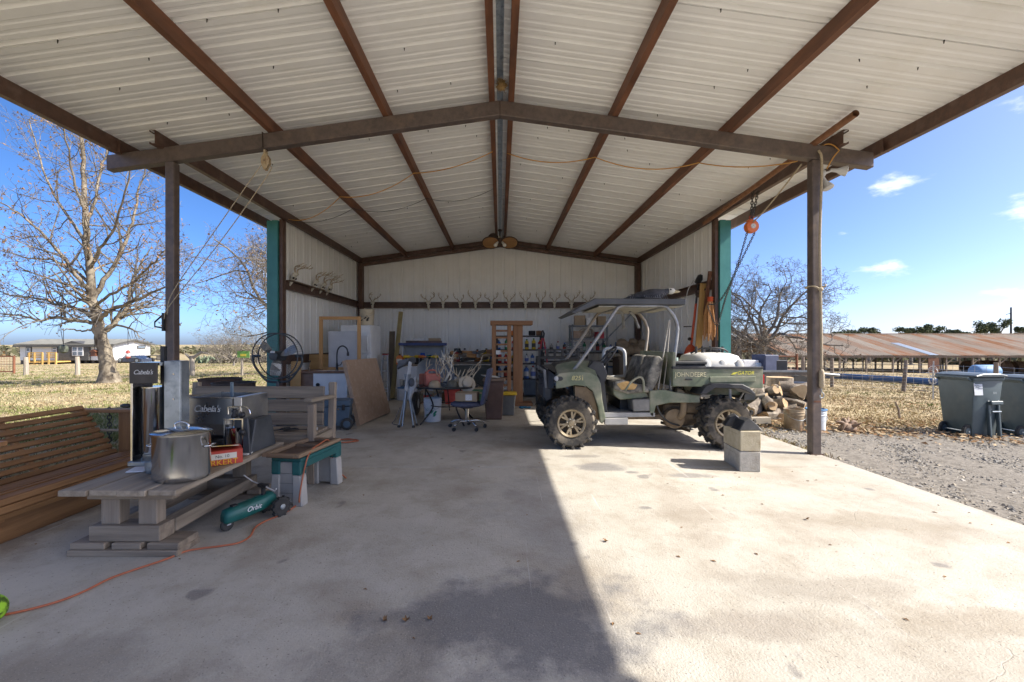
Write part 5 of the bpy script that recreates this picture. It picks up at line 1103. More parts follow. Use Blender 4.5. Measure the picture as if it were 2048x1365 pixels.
MB().tube(smooth_path([fc + Vector((-.345, .08, 0)), fc + Vector((-.34, .08, -.12)), fc + Vector((-.2, .08, -.32)), fc + Vector((-.1, .08, -.37)), fc + Vector((.1, .08, -.37)), fc + Vector((.2, .08, -.32)), fc + Vector((.34, .08, -.12)), fc + Vector((.345, .08, 0))], 5), .016, 8).build('yoke', fg, fn, smooth='all')
for s in (-1, 1): MB().cyl(fc + Vector((s * .36, .08, 0)), fc + Vector((s * .25, .08, 0)), .018, 10).build('pivot_knob', fg, fn)
MB().cyl((0, .08, .03), (0, .08, .69), .024, 12).build('pole', fg, fn); MB().lathe([(.26, 0), (.26, .02), (.10, .04), (.03, .06)], (0, .08, 0), 28).build('base', fg, fn, smooth=50)
# ---- plywood sheets leaning in the corner
ply = wood('plywood', (0.48, 0.27, 0.095), (0.6, 0.37, 0.155), 'X', scale=5)
def leaning(name, label, cat, bl, br, tr_, tl, th, mat, group=None):
    bl, br, tr_, tl = (Vector(q) for q in (bl, br, tr_, tl)); n = (br - bl).cross(tl - bl).normalized() * th
    o = MB().add([bl, br, tr_, tl, bl - n, br - n, tr_ - n, tl - n], [(0, 1, 2, 3), (4, 5, 6, 7), (0, 1, 5, 4), (1, 2, 6, 5), (2, 3, 7, 6), (3, 0, 4, 7)]).build(name, mat, bevel=.002); return tag(o, label, cat, group)
leaning('plywood_sheet', 'orange plywood sheet standing behind the sink cabinet', 'plywood', (-3.76, 8.45, 0), (-3.2, 8.45, 0), (-3.2, 8.55, 1.02), (-3.76, 8.55, 1.02), .018, ply)
leaning('plywood_sheet', 'narrow orange plywood offcut leaning beside the fan', 'plywood', (-3.70, 7.62, 0), (-3.52, 7.62, 0), (-3.52, 7.68, .92), (-3.70, 7.68, .92), .018, ply)
# ---- sink cabinet with faucet
sk_ = thing('sink_cabinet', 'old sink cabinet with brown counter, white front panel and cut holes', 'cabinet', (-3.17, 7.70, 0)); ctop = pm('counter', (0.17, 0.085, 0.05), (0.24, 0.13, 0.08), rough=.5); wht = pm('white_panel', (0.78, 0.79, 0.81), (0.84, 0.85, 0.86), rough=.5)
MB().bb(-.48, .48, -.02, .62, .705, .745).build('counter', ctop, sk_, bevel=.005); MB().bb(-.46, -.15, .02, .58, .05, .704).build('carcass', pm('cab_brown', (0.2, 0.12, 0.085), (0.28, 0.18, 0.13)), sk_, bevel=.01)
MB().bb(-.145, .46, .0, .58, .05, .704).build('front_panel', wht, sk_, bevel=.004); MB().bb(.13, .20, -.004, -.001, .40, .53).build('cut_hole', pm('hole', (0.01, 0.008, 0.006)), sk_); MB().bb(.15, .2, -.006, -.0045, .42, .5).build('pipe_stub', pm('stub', (0.3, 0.2, 0.1)), sk_); MB().lathe([(.001, -.012), (.035, -.012), (.035, -.001)], (-.06, 0, .5), 14, axis='Y').build('drain_hole', MATS['hole'], sk_)
MB().bb(-.1, .4, .08, .5, .7455, .751).build('sink_rim', steel, sk_)
fa = thing('kitchen_faucet', 'black gooseneck faucet standing on the sink counter', 'faucet', (-2.93, 7.80, .7515)); MB().lathe([(.03, 0), (.03, .012), (.02, .02), (.02, .12), (.016, .13)], n=14).build('body', black_pl, fa, smooth=50)
MB().tube(smooth_path([(0, 0, .12), (0, 0, .3), (.03, 0, .40), (.10, 0, .44), (.17, 0, .40), (.195, 0, .33)], 5), .013, 10).build('spout', black_pl, fa, smooth='all'); MB().lathe([(.016, 0), (.022, -.03), (.022, -.07), (.014, -.075)], (.197, 0, .335), 12).build('spray_head', black_pl, fa); MB().tube([(.02, 0, .09), (.07, 0, .10), (.09, 0, .15)], .008, 6).build('lever', black_pl, fa)
sb_ = thing('soap_dispenser', 'chrome soap dispenser on the left of the sink counter', 'soap dispenser', (-3.42, 7.78, .746)); MB().lathe([(.018, 0), (.018, .05), (.01, .06), (.01, .16)], n=12).build('body', chrome, sb_); MB().tube([(0, 0, .16), (0, -.01, .18), (.03, -.05, .17)], .007, 6).build('spout', chrome, sb_)
# ---- wooden frame and grey board on the counter
wf = thing('picture_frame', 'empty orange wooden frame standing upright behind the sink', 'frame', (-3.03, 8.22, .746)); fm = wood('frame_pine', (0.42, 0.22, 0.075), (0.54, 0.31, 0.13), 'Z'); fmx = wood('frame_pine_x', (0.42, 0.22, 0.075), (0.54, 0.31, 0.13), 'X')
for s in (-1, 1): MB().bb(s * .36 - .03, s * .36 + .03, -.02, .02, 0, 1.0).build('stile', fm, wf, bevel=.003)
MB().bb(-.33, .33, -.02, .02, .94, 1.0).build('head', fmx, wf, bevel=.003); MB().bb(-.33, .33, -.02, .02, 0, .04).build('rail', fmx, wf, bevel=.003)
tag(MB().bb(-3.30, -2.70, 8.35, 8.375, .0, 1.47).build('grey_board', pm('grey_board', (0.45, 0.46, 0.48), (0.52, 0.53, 0.55)), bevel=.002), 'plain grey board standing behind the orange wooden frame', 'board')
# ---- refrigerator and bucket
rf_ = thing('refrigerator', 'white refrigerator standing in the back left corner', 'refrigerator', (-2.99, 9.35, 0)); fr = pm('fridge_white', (0.72, 0.74, 0.77), (0.8, 0.82, 0.84), rough=.35)
MB().bb(-.31, .31, -.30, .40, .03, 1.62).build('cabinet', fr, rf_, bevel=.008); MB().bb(-.308, .308, -.36, -.302, .08, 1.02).build('fridge_door', fr, rf_, bevel=.012, segs=2); MB().bb(-.308, .308, -.36, -.302, 1.035, 1.61).build('freezer_door', fr, rf_, bevel=.012, segs=2)
for z0_, z1_ in ((.55, .98), (1.08, 1.4)): MB().tube(smooth_path([(.25, -.36, z0_), (.25, -.40, z0_ + .05), (.25, -.405, (z0_ + z1_) / 2), (.25, -.40, z1_ - .05), (.25, -.36, z1_)], 4), .013, 8).build('handle', fr, rf_, smooth='all')
MB().bb(-.3, .3, -.28, -.25, 0, .06).build('kick_plate', black_pl, rf_)
def bucket(label, loc, col, logo=None, r_=.145, h=.37, txt=None, metal=False, tl=0):
    root = thing('plastic_bucket' if not metal else 'metal_bucket', label, 'bucket', loc); m = col
    MB().lathe([(.001, .006), (r_ * .88, .004), (r_ * .9, .01), (r_ * .985, h * .72), (r_ * 1.04, h * .73), (r_ * 1.04, h * .76), (r_ * .99, h * .77), (r_ * .995, h * .84), (r_ * 1.04, h * .85), (r_ * 1.04, h * .88), (r_, h * .89), (r_, h * .97), (r_ * 1.03, h * .975), (r_ * 1.03, h), (r_ * .97, h), (r_ * .88, .02), (.001, .02)], n=32, cap=False).build('shell', m, root, smooth=40)
    if logo:
        rr2 = r_ * .955; mb = MB(); rl = random.Random(1)
        for k in range(7): a0 = R(-90 + rl.uniform(-38, 38)); z0_ = h * rl.uniform(.3, .6); vs = [(rr2 * 1.02 * math.cos(a0 + da), rr2 * 1.02 * math.sin(a0 + da), z0_ + dz) for da, dz in ((-.22, -.012), (.0, -.02), (.25, .012), (.02, .024))]; mb.add(vs, [(0, 1, 2, 3)])
        mb.build('printed_mark', logo, root, fixn=False)
    MB().tube(smooth_path([(-r_ * 1.04, 0, h * .8), (-r_ * .8, -r_ * .75, h * .62), (0, -r_ * 1.12, h * .52), (r_ * .8, -r_ * .75, h * .62), (r_ * 1.04, 0, h * .8)], 4), .003, 5).build('handle', galv, root); return root
bucket('cream bucket with a dark mark on top of the refrigerator', (-2.85, 9.3, 1.622), pm('cream_pl', (0.55, 0.47, 0.33), (0.62, 0.54, 0.4)), black_pl, .15, .34)
bucket('white bucket with green print under the round table', (-1.07, 6.9, 0), pm('white_pl', (0.55, 0.58, 0.6), (0.64, 0.66, 0.68)), pm('green_print', (0.03, 0.2, 0.12)), .14, .37)
# ---- big brown panel leaning on the cabinet
leaning('fibreboard_panel', 'large brown board leaning against the sink cabinet', 'board', (-2.00, 7.72, 0), (-2.14, 6.47, 0), (-2.37, 6.50, .97), (-2.27, 7.78, .96), .06, pm('fibreboard', (0.3, 0.2, 0.13), (0.38, 0.265, 0.185), scale=3, c3=(0.43, 0.32, 0.24), s3=14))
# ---- wheeled cooler
co = thing('wheeled_cooler', 'slate blue wheeled cooler standing before the sink cabinet', 'cooler', (-2.36, 6.35, 0), R(12)); cbl = pm('cooler_blue', (0.05, 0.085, 0.125), (0.07, 0.11, 0.155), rough=.5)
MB().prism([(-.17, .06), (.15, .06), (.18, .33), (-.18, .33)], -.17, .17).build('body', cbl, co, bevel=.015, segs=2); MB().bb(-.19, .19, -.18, .18, .335, .42).build('lid', cbl, co, bevel=.02, segs=2)
for s in (-1, 1):
    w_ = MB().lathe([(.02, -.022), (.075, -.02), (.085, -.012), (.085, .012), (.075, .02), (.02, .022)], (.14, s * .15 - .05, .086), 20, axis='Y').build('wheel', rubber, co, smooth=40); MB().lathe([(.003, -.026), (.05, -.024), (.05, .024), (.003, .026)], (.14, s * .15 - .05, .086), 12, axis='Y').build('rim', cbl, w_)
for s in (-1, 1): MB().bb(s * .09 - .02, s * .09 + .02, -.19, -.171, .28, .36).build('latch', black_pl, co, bevel=.003)
MB().cyl((.02, -.188, .30), (.02, -.172, .30), .014, 10).build('lock_stud', chrome, co); MB().tube([(-.15, -.13, .41), (-.22, -.13, .41), (-.22, .13, .41), (-.15, .13, .41)], .01, 6).build('handle', cbl, co)
# ---- timber leaning at the back
tgreen = wood('treated_timber', (0.20, 0.155, 0.06), (0.32, 0.25, 0.11), 'Z'); tdark = wood('dark_timber', (0.11, 0.085, 0.06), (0.17, 0.135, 0.1), 'Z')
tag(MB().beam((-2.36, 9.5, 0.03), (-2.33, 10.2, 1.98), .095, .045, (0, 1, 0)).build('timber_plank', tgreen, bevel=.004), 'tall greenish treated timber leaning beside the refrigerator', 'timber')
tag(MB().beam((-2.46, 9.75, 0.03), (-2.52, 10.15, 1.52), .13, .03, (0, 1, 0)).build('timber_plank', tdark, bevel=.004), 'shorter dark board leaning behind the greenish timber', 'timber')
ld = thing('step_ladder', 'narrow folded aluminium step ladder beside the refrigerator', 'ladder', (-2.50, 9.35, 0)); alu = pm('aluminium', (0.45, 0.46, 0.47), (0.55, 0.56, 0.57), metal=.7, rough=.4)
for s in (-1, 1): MB().beam((s * .09, 0, 0), (s * .05, .12, 1.0), .02, .05, (0, 1, 0)).build('rail', alu, ld); MB().beam((s * .09, .18, 0), (s * .05, .14, 1.0), .02, .03, (0, 1, 0)).build('rear_rail', alu, ld)
for k in range(4): MB().box((0, .02 + .025 * k, .2 + .22 * k), (.15, .07, .02)).build('tread', alu, ld)
MB().box((0, .13, 1.0), (.12, .1, .03)).build('top_cap', pm('ladder_red', (0.3, 0.04, 0.03)), ld)
# ---- steel workbench with hutch and tools
wb = thing('workbench', 'grey steel workbench with blue edged upper shelf at the back wall', 'workbench', (-1.74, 9.75, 0)); sg = pm('bench_grey', (0.5, 0.51, 0.52), (0.6, 0.61, 0.62), rough=.5); bl_ = pm('bench_blue', (0.02, 0.035, 0.13), (0.03, 0.05, 0.18), rough=.4)
MB().bb(-.5, .5, -.32, .32, .74, .775).build('top', wood('bench_top', (0.2, 0.15, 0.1), (0.3, 0.23, 0.16), 'X'), wb); 
for x in (-.47, .47):
    for y in (-.28, .28): MB().bb(x - .03, x + .03, y - .03, y + .03, 0, .74).build('leg', sg, wb)
    MB().bb(x - .015, x + .015, .1, .31, .775, 1.2).build('hutch_side', sg, wb)
MB().bb(-.48, .48, -.31, .30, .2, .22).build('lower_shelf', sg, wb); MB().bb(-.47, -.05, -.33, -.30, .45, .73).build('drawer', sg, wb, bevel=.004); MB().bb(-.48, .48, .30, .315, .775, 1.2).build('hutch_back', pm('hutch_back', (0.3, 0.31, 0.32), (0.4, 0.41, 0.42)), wb)
MB().bb(-.52, .52, -.02, .33, 1.2, 1.235).build('hutch_shelf', sg, wb); MB().bb(-.53, .55, -.05, -.021, 1.19, 1.25).build('shelf_edge', bl_, wb, bevel=.004); MB().bb(-.4, .4, .1, .3, 1.236, 1.30).build('rail_tray', pm('rail_dark', (0.06, 0.04, 0.035), (0.15, 0.09, 0.07)), wb)
MB().bb(-.10, .0, .285, .299, .9, 1.02).build('blue_label', pm('label_blue', (0.01, 0.08, 0.4)), wb)
def drill(label, loc, rz, col, seed):
    root = thing('power_drill', label, 'power tool', loc, rz, 'power tools on the workbench')
    MB().lathe([(.02, -.09), (.032, -.08), (.034, .03), (.02, .05), (.012, .09), (.004, .14)], (0, 0, .17), 12, axis='X').build('motor_body', col, root, smooth=50); MB().prism([(-.06, .03), (-.01, .03), (.0, .15), (-.05, .15)], -.017, .017).build('handle', black_pl, root); MB().bb(-.09, .03, -.03, .03, 0, .04).build('battery', black_pl, root, bevel=.004)
yl = pm('tool_yellow', (0.6, 0.4, 0.02), (0.7, 0.5, 0.04)); orr = pm('tool_orange', (0.55, 0.14, 0.02), (0.65, 0.2, 0.04)); tealt = pm('tool_teal', (0.02, 0.16, 0.16))
for i, (x, y, rz_, c, nm) in enumerate(((-.30, -.2, .5, yl, 'yellow drill leftmost on the workbench'), (-.12, -.1, 2.6, yl, 'yellow drill second from the left on the workbench'), (.03, -.22, -.4, orr, 'orange drill in the middle of the workbench'), (.16, -.05, 1.2, tealt, 'teal drill right of the orange drill on the workbench'), (.3, -.2, 3.0, yl, 'yellow drill rightmost on the workbench'))): drill(nm, (-1.74 + x, 9.75 + y, .776), rz_, c, i)
def jug(label, loc, col, cap, w_=.15, d=.09, h=.25, rz=0, cat='jug', group=None, name='plastic_jug'):
    root = thing(name, label, cat, loc, rz, group); MB().prism([(-w_ / 2, 0), (w_ / 2, 0), (w_ / 2, h * .68), (w_ * .2, h * .88), (-w_ * .2, h * .88), (-w_ / 2, h * .68)], -d / 2, d / 2).build('body', col, root, bevel=.012, segs=2); MB().cyl((0, 0, h * .87), (0, 0, h), w_ * .17, 12).build('cap', cap, root); MB().box((0, -d / 2 - .001, h * .36), (w_ * .8, .002, h * .35)).build('label', pm('jug_label', (0.6, 0.56, 0.45)), root); return root
jug('orange jug at the left end of the workbench', (-2.20, 9.52, .776), orr, black_pl, .14, .1, .23); jug('second orange jug behind the first on the workbench', (-2.12, 9.72, .776), orr, pm('cap_white', (.6, .6, .6)), .12, .09, .2)
tag(MB().box((-1.62, 9.9, .83), (.22, .14, .10), (0, 0, .2)).build('tool_case', pm('case_grey', (0.3, 0.31, 0.33)), bevel=.01), 'pale grey tool case on the back of the workbench', 'tool case')
rs2 = random.Random(12)
# ---- grey wheelbarrow behind the round table
wbw = thing('wheelbarrow', 'grey plastic wheelbarrow tipped up behind the round table', 'wheelbarrow', (-1.15, 7.75, 0)); gp = pm('barrow_grey', (0.24, 0.26, 0.28), (0.31, 0.335, 0.355), rough=.6)
mb = MB(); N = 20; vs = []; fs = []
for (rx, rz_, yy, zc) in ((.34, .27, .0, .70), (.33, .26, .03, .70), (.26, .2, .16, .66), (.14, .1, .2, .64), (.01, .01, .205, .64)):
    for j in range(N): a = 2 * math.pi * j / N; ca, sa = math.cos(a), math.sin(a); vs.append((rx * math.copysign(abs(ca) ** .7, ca), yy - .25 * (rz_ * sa), zc + rz_ * math.copysign(abs(sa) ** .7, sa) * 1.0))
for i in range(4):
    for j in range(N): fs.append((i * N + j, i * N + (j + 1) % N, (i + 1) * N + (j + 1) % N, (i + 1) * N + j))
mb.add(vs, fs); mb.build('tray', gp, wbw, smooth=60)
MB().torus((0, .05, .70), .0, .0, 3, 3).v and None
w_ = MB().lathe([(.06, -.04), (.17, -.045), (.20, -.025), (.20, .025), (.17, .045), (.06, .04)], (-.30, -.25, .2), 22, axis='X').build('wheel', rubber, wbw, smooth=40); MB().lathe([(.01, -.046), (.1, -.04), (.1, .04), (.01, .046)], (-.30, -.25, .2), 14, axis='X').build('rim', gp, w_)
for s in (-1, 1): MB().tube([(-.30 + s * .07, -.25, .2), (s * .2, .1, .45), (s * .27, .3, .95)], .017, 8).build('handle', tdark, wbw); MB().tube([(s * .2, .1, .45), (s * .22, .25, .0)], .012, 6).build('leg', black_pl, wbw)
# ---- round patio table
pt2 = thing('patio_table', 'round dark patio table loaded with antlers', 'table', (-.83, 6.85, 0)); TT = .58; tdk = pm('table_dark', (0.045, 0.055, 0.06), (0.09, 0.10, 0.11), rough=.25)
MB().lathe([(.001, TT - .02), (.47, TT - .02), (.49, TT - .012), (.49, TT), (.001, TT)], n=40, cap=False).build('top', tdk, pt2, smooth=40); MB().torus((0, 0, TT - .01), .49, .014, 40, 8).build('rim', black_pl, pt2, smooth='all')
for k in range(4): a = R(38 + 90 * k); ca, sa = math.cos(a), math.sin(a); MB().tube(smooth_path([(ca * .40, sa * .40, TT - .02), (ca * .30, sa * .30, .40), (ca * .26, sa * .26, .25), (ca * .38, sa * .38, .1), (ca * .48, sa * .48, .005)], 4), .013, 8).build('leg', black_pl, pt2, smooth='all')
MB().torus((0, 0, .27), .26, .008, 24, 6).build('leg_ring', black_pl, pt2)
gc = thing('gas_can', 'faded red fuel can on the left of the round table', 'fuel can', (-1.10, 6.68, TT + .001), R(20)); redp = pm('faded_red', (0.40, 0.10, 0.07), (0.5, 0.17, 0.12), rough=.5)
MB().bb(-.06, .17, -.09, .09, 0, .19).build('body', redp, gc, bevel=.025, segs=2); MB().tube(smooth_path([(-.02, 0, .18), (.0, 0, .235), (.1, 0, .235), (.13, 0, .18)], 4), .014, 8).build('handle', redp, gc, smooth='all'); MB().cyl((-.03, 0, .185), (-.03, 0, .22), .025, 12).build('cap', redp, gc)
tag(MB().box((-1.20, 6.90, TT + .09), (.16, .14, .17), (0, 0, .1)).build('red_box', pm('brick_red', (0.25, 0.07, 0.045), (0.33, 0.11, 0.07)), bevel=.008), 'dull red box behind the fuel can on the round table', 'box')
ra = random.Random(31)
for i in range(11):
    mb = MB(); antler_path(mb, ra.choice((-1, 1)), ra, 1.3, 1.3, (0, 0, 0)); o = mb.build('shed_antler', antl if i % 3 else bone, smooth='all'); o.location = (-.83 + ra.uniform(-.22, .30), 6.8 + ra.uniform(-.25, .2), TT + .03 + ra.uniform(0, .07)); o.rotation_euler = (ra.uniform(-.7, .5), ra.uniform(-.5, .5), ra.uniform(0, 6.28)); tag(o, 'tined deer antler in the heap on the round table', 'antler', 'heap of antlers on the round table')
# big palmed antler standing up like fingers
pa = thing('palmed_antler', 'pale broad antler with upright tines on the right of the round table', 'antler', (-.58, 6.85, TT + .04)); pal = pm('pale_antler', (0.5, 0.42, 0.3), (0.62, 0.54, 0.4))
MB().ball((0, 0, .03), .10, 14, 8, (1.5, .5, .45)).build('palm', pal, pa, smooth='all')
for k in range(5): x = -.10 + .06 * k; MB().tube(smooth_path([(x, 0, .04), (x + .03, 0, .12), (x + .06 + .01 * k, 0, .22 - .01 * abs(k - 2))], 4), [.014, .014, .013, .012, .011, .009, .007, .005, .003], 7).build('tine', pal, pa, smooth='all')
def cap(label, loc, col, rz=0):
    root = thing('baseball_cap', label, 'cap', loc, rz); MB().lathe([(.09, 0), (.09, .03), (.075, .07), (.04, .095), (.001, .10)], n=18, cap=False).build('crown', col, root, smooth='all'); MB().prism([(-.08, -.02), (-.07, -.10), (0, -.135), (.07, -.10), (.08, -.02)], 0, .006, 'Z').build('brim', col, root)
cap('tan cap lying at the front of the round table', (-.98, 6.5, TT + .002), pm('tan_cloth', (0.3, 0.23, 0.15), (0.38, 0.3, 0.2)), .6); cap('dark cap lying in the middle of the round table', (-.72, 6.55, TT + .002), pm('camo_cloth', (0.06, 0.06, 0.045), (0.14, 0.13, 0.1), scale=25), -.4)
hh2 = thing('straw_hat', 'cream round hat on the right edge of the round table', 'hat', (-.50, 6.58, TT + .04), rot=(R(62), 0, R(15))); hm_ = pm('hat_cream', (0.5, 0.43, 0.32), (0.6, 0.53, 0.42)); MB().lathe([(.13, 0), (.13, .006), (.075, .01), (.07, .07), (.04, .085), (.001, .085)], n=22, cap=False).build('crown_and_brim', hm_, hh2, smooth=50); MB().torus((0, 0, .018), .077, .006, 22, 6).build('band', pm('hat_band', (0.2, 0.15, 0.1)), hh2)
# ---- folded camp chair
fcg = pm('chair_steel', (0.22, 0.25, 0.28), (0.32, 0.35, 0.38), metal=.5, rough=.4); fcl = pm('chair_cloth', (0.32, 0.34, 0.37), (0.42, 0.44, 0.47), rough=.9); fcd = pm('chair_cloth_dark', (0.05, 0.06, 0.075), (0.1, 0.11, 0.13), rough=.9)
fch = thing('camp_chair', 'folded grey camp chair standing upright left of the white bucket', 'camp chair', (-1.37, 6.45, 0))
for k, (x0_, y0_, x1_, y1_) in enumerate(((-.12, -.06, .02, .05), (.10, -.08, -.03, .02), (-.10, .08, .05, -.04), (.12, .08, -.05, .0), (-.06, -.1, -.02, .06), (.06, .1, .03, -.05))): MB().tube([(x0_, y0_, .02), ((x0_ + x1_) / 2, (y0_ + y1_) / 2, .4), (x1_, y1_, .78)], .010, 8).build('frame_tube', fcg, fch)
for x0_, y0_ in ((-.12, -.06), (.10, -.08), (-.10, .08), (.12, .08)): MB().lathe([(.022, 0), (.025, .01), (.012, .035)], (x0_, y0_, 0), 10).build('foot', black_pl, fch)
MB().add([(-.04, -.06, .55), (.0, -.02, .5), (.06, .0, .95), (.02, -.04, .98), (-.05, .0, .56), (.0, .03, .52), (.05, .04, .95), (.01, .03, .98)], [(0, 1, 2, 3), (4, 5, 6, 7), (0, 1, 5, 4), (1, 2, 6, 5), (2, 3, 7, 6), (3, 0, 4, 7)]).build('seat_cloth', fcl, fch, bevel=.01)
MB().add([(-.16, -.05, .86), (-.02, -.03, .94), (.0, .0, 1.02), (-.14, -.03, .98), (-.15, .02, .84), (-.01, .04, .92), (.01, .05, 1.0), (-.13, .04, .96)], [(0, 1, 2, 3), (4, 5, 6, 7), (0, 1, 5, 4), (1, 2, 6, 5), (2, 3, 7, 6), (3, 0, 4, 7)]).build('back_cloth', fcd, fch, bevel=.01)
MB().add([(.02, -.05, .40), (.12, -.02, .62), (.10, .0, .76), (.03, -.02, .68), (.03, .03, .38), (.13, .04, .60), (.11, .05, .74), (.04, .04, .66)], [(0, 1, 2, 3), (4, 5, 6, 7), (0, 1, 5, 4), (1, 2, 6, 5), (2, 3, 7, 6), (3, 0, 4, 7)]).build('arm_cloth', fcl, fch, bevel=.01); MB().ball((.06, -.03, .66), .06, 10, 8, (.8, .7, 1.1)).build('cup_holder', fcd, fch)
MB().tube(smooth_path([(-.1, -.06, .3), (-.17, -.08, .12), (-.22, -.06, .06), (-.14, -.05, .03)], 4), .006, 5).build('strap', fcd, fch)
# ---- office chair with carton on it
oc = thing('office_chair', 'blue grey swivel office chair with chrome star base', 'office chair', (-.48, 6.30, 0), R(-4)); ocl = pm('office_cloth', (0.07, 0.075, 0.115), (0.11, 0.115, 0.165), rough=.9, scale=30)
MB().ball((0, 0, .36), .24, 20, 10, (1.02, .98, .22)).build('seat', ocl, oc, smooth='all')
mb = MB(); mb.bb(-.03, .03, -.2, .2, -.26, .26); bo = mb.build('backrest', ocl, oc, bevel=.03, segs=3, smooth=60); bo.location = (.29, 0, .62); bo.rotation_euler = (0, R(12), 0); MB().beam((.1, 0, .33), (.30, 0, .42), .05, .02).build('back_bracket', black_pl, oc)
MB().cyl((0, 0, .08), (0, 0, .32), .024, 12).build('gas_lift', chrome, oc); MB().cyl((0, 0, .3), (0, 0, .33), .09, 12).build('tilt_plate', black_pl, oc)
for k in range(5):
    a = R(20 + 72 * k); ca, sa = math.cos(a), math.sin(a); MB().tube(smooth_path([(ca * .03, sa * .03, .11), (ca * .15, sa * .15, .115), (ca * .26, sa * .26, .075)], 4), .014, 8).build('base_arm', chrome, oc, smooth='all'); MB().lathe([(.008, -.02), (.027, -.02), (.027, .02), (.008, .02)], (ca * .27, sa * .27, .028), 12, axis='Y').build('caster', black_pl, oc)
cbx = thing('shipping_carton', 'brown shipping carton with white label on the office chair', 'box', (-.46, 6.25, .413), R(-6)); cbx.scale = (.86, .9, .82); card = pm('cardboard', (0.28, 0.2, 0.12), (0.35, 0.26, 0.165), scale=4); MB().bb(-.19, .17, -.13, .13, 0, .15).build('carton', card, cbx, bevel=.004); MB().bb(-.02, .09, -.1325, -.131, .02, .12).build('label', pm('label_white', (.62, .62, .62), (.4, .4, .42), scale=60, lo=.55, hi=.62), cbx); MB().bb(-.19, .17, -.02, .02, .1505, .1515).build('tape', pm('tape', (0.4, 0.3, 0.18), rough=.3), cbx)
# ---- brown bin, tote with yellow lid
bb_ = thing('brown_bin', 'tall brown plastic rubbish bin behind the office chair', 'bin', (-.10, 7.15, 0)); bp_ = pm('bin_brown', (0.10, 0.052, 0.036), (0.15, 0.082, 0.058), rough=.5)
MB().prism([(-.13, 0), (.13, 0), (.165, .62), (-.165, .62)], -.13, .15).build('body', bp_, bb_, bevel=.02, segs=2); MB().bb(-.185, .185, -.16, .18, .621, .66).build('rim', pm('bin_rim', (0.2, 0.14, 0.1), (0.26, 0.18, 0.135), rough=.5), bb_, bevel=.015); MB().bb(-.08, .04, -.150, -.128, .2, .58).build('front_ridge', bp_, bb_)
tag(MB().box((-.16, 7.1, .70), (.26, .2, .012), (.05, .1, .4)).build('paper_stack', pm('paper_grey', (0.35, 0.36, 0.34), (0.45, 0.46, 0.43))), 'loose pale papers on top of the brown bin', 'paper')
to = thing('storage_tote', 'grey storage tote with yellow lid beside the brown bin', 'tote', (.14, 7.55, 0)); MB().prism([(-.14, 0), (.1, 0), (.13, .35), (-.16, .35)], -.12, .14).build('body', pm('tote_grey', (0.1, 0.11, 0.115), (0.15, 0.155, 0.16)), to, bevel=.015); MB().bb(-.18, .15, -.15, .16, .351, .385).build('lid', yl, to, bevel=.008); MB().box((-.12, -.135, .1), (.02, .02, .1)).build('white_tag', MATS['label_white'], to)
rg_ = MB(); 
for k in range(9): rg_.ball((rs2.uniform(-.09, .09), rs2.uniform(-.04, .04), .012 + .012 * rs2.random()), .035, 8, 6, (1.2, .8, .5))
o = rg_.build('blue_rag', pm('rag_blue', (0.02, 0.12, 0.22), (0.04, 0.2, 0.33), rough=.9), smooth='all'); o.location = fl(1050, 817); tag(o, 'crumpled blue rag on the floor before the wooden rack', 'rag')
# ---- wooden bench standing on end
wr = thing('wooden_rack', 'reddish wooden slatted bench frame standing on end by the shelves', 'rack', (.22, 8.75, 0)); rw = wood('cedar_rack', (0.20, 0.095, 0.042), (0.33, 0.17, 0.08), 'Z'); rwx = wood('cedar_rack_x', (0.20, 0.095, 0.042), (0.32, 0.165, 0.078), 'X')
X = lambda px: (px - 1000) * 8.75 / F - .22
Z = lambda py: CAM_H + (688 - py) * 8.75 / F
MB().bb(X(981), X(1064), -.22, .22, Z(651), Z(643)).build('end_plank', rwx, wr, bevel=.004); MB().bb(X(1022), X(1064), -.2, .2, 0, .06).build('foot_plank', rwx, wr, bevel=.004)
for a, b, y_, d in ((984, 992, -.18, .05), (1014, 1022, -.18, .05), (1026, 1045, -.12, .24), (984, 992, .15, .05)): MB().bb(X(a), X(b), y_, y_ + d, 0.0 if a != 1026 else .06, Z(651)).build('post', rw, wr, bevel=.004)
for k in range(11): zz = .12 + k * .135; MB().bb(X(991), X(1015), -.17, -.05, zz, zz + .035).build('rung', rwx, wr, bevel=.003)
MB().bb(X(992), X(1001), -.205, -.181, 1.02, 1.10).build('outlet_box', MATS['label_white'], wr)
# ---- black resin shelf with bottles
sh = thing('black_shelf', 'black plastic shelf unit crowded with bottles at the back wall', 'shelf', (.45, 10.2, 0)); LV = [.06, .42, .78, 1.10, 1.42]; srn = pm('shelf_resin', (0.018, 0.018, 0.02), (0.04, 0.04, 0.042), rough=.6)
for z in LV: MB().bb(-.55, .55, -.2, .2, z - .03, z).build('shelf_board', srn, sh, bevel=.004)
for x in (-.52, .52):
    for y in (-.17, .17): MB().cyl((x, y, 0), (x, y, 1.42), .025, 10).build('upright', srn, sh)
for (z, zt_) in ((.02, .40),): MB().bb(.1, .56, -.22, -.201, .06, .4).build('crate_front', pm('crate_blue', (0.06, 0.09, 0.13), (0.1, 0.13, 0.17)), sh)
cols = [('white', (.6, .6, .6), (.1, .15, .4)), ('black', (.02, .02, .022), (.4, .05, .03)), ('red', (.42, .03, .025), (.5, .5, .5)), ('blue', (.04, .12, .35), (.6, .6, .6)), ('yellow', (.6, .42, .03), (.05, .05, .05)), ('grey', (.25, .26, .27), (.02, .02, .02)), ('green', (.03, .2, .08), (.55, .55, .5))]
ords = ('first', 'second', 'third', 'fourth', 'fifth', 'sixth', 'seventh', 'eighth', 'ninth', 'tenth', 'eleventh', 'twelfth', 'thirteenth', 'fourteenth')
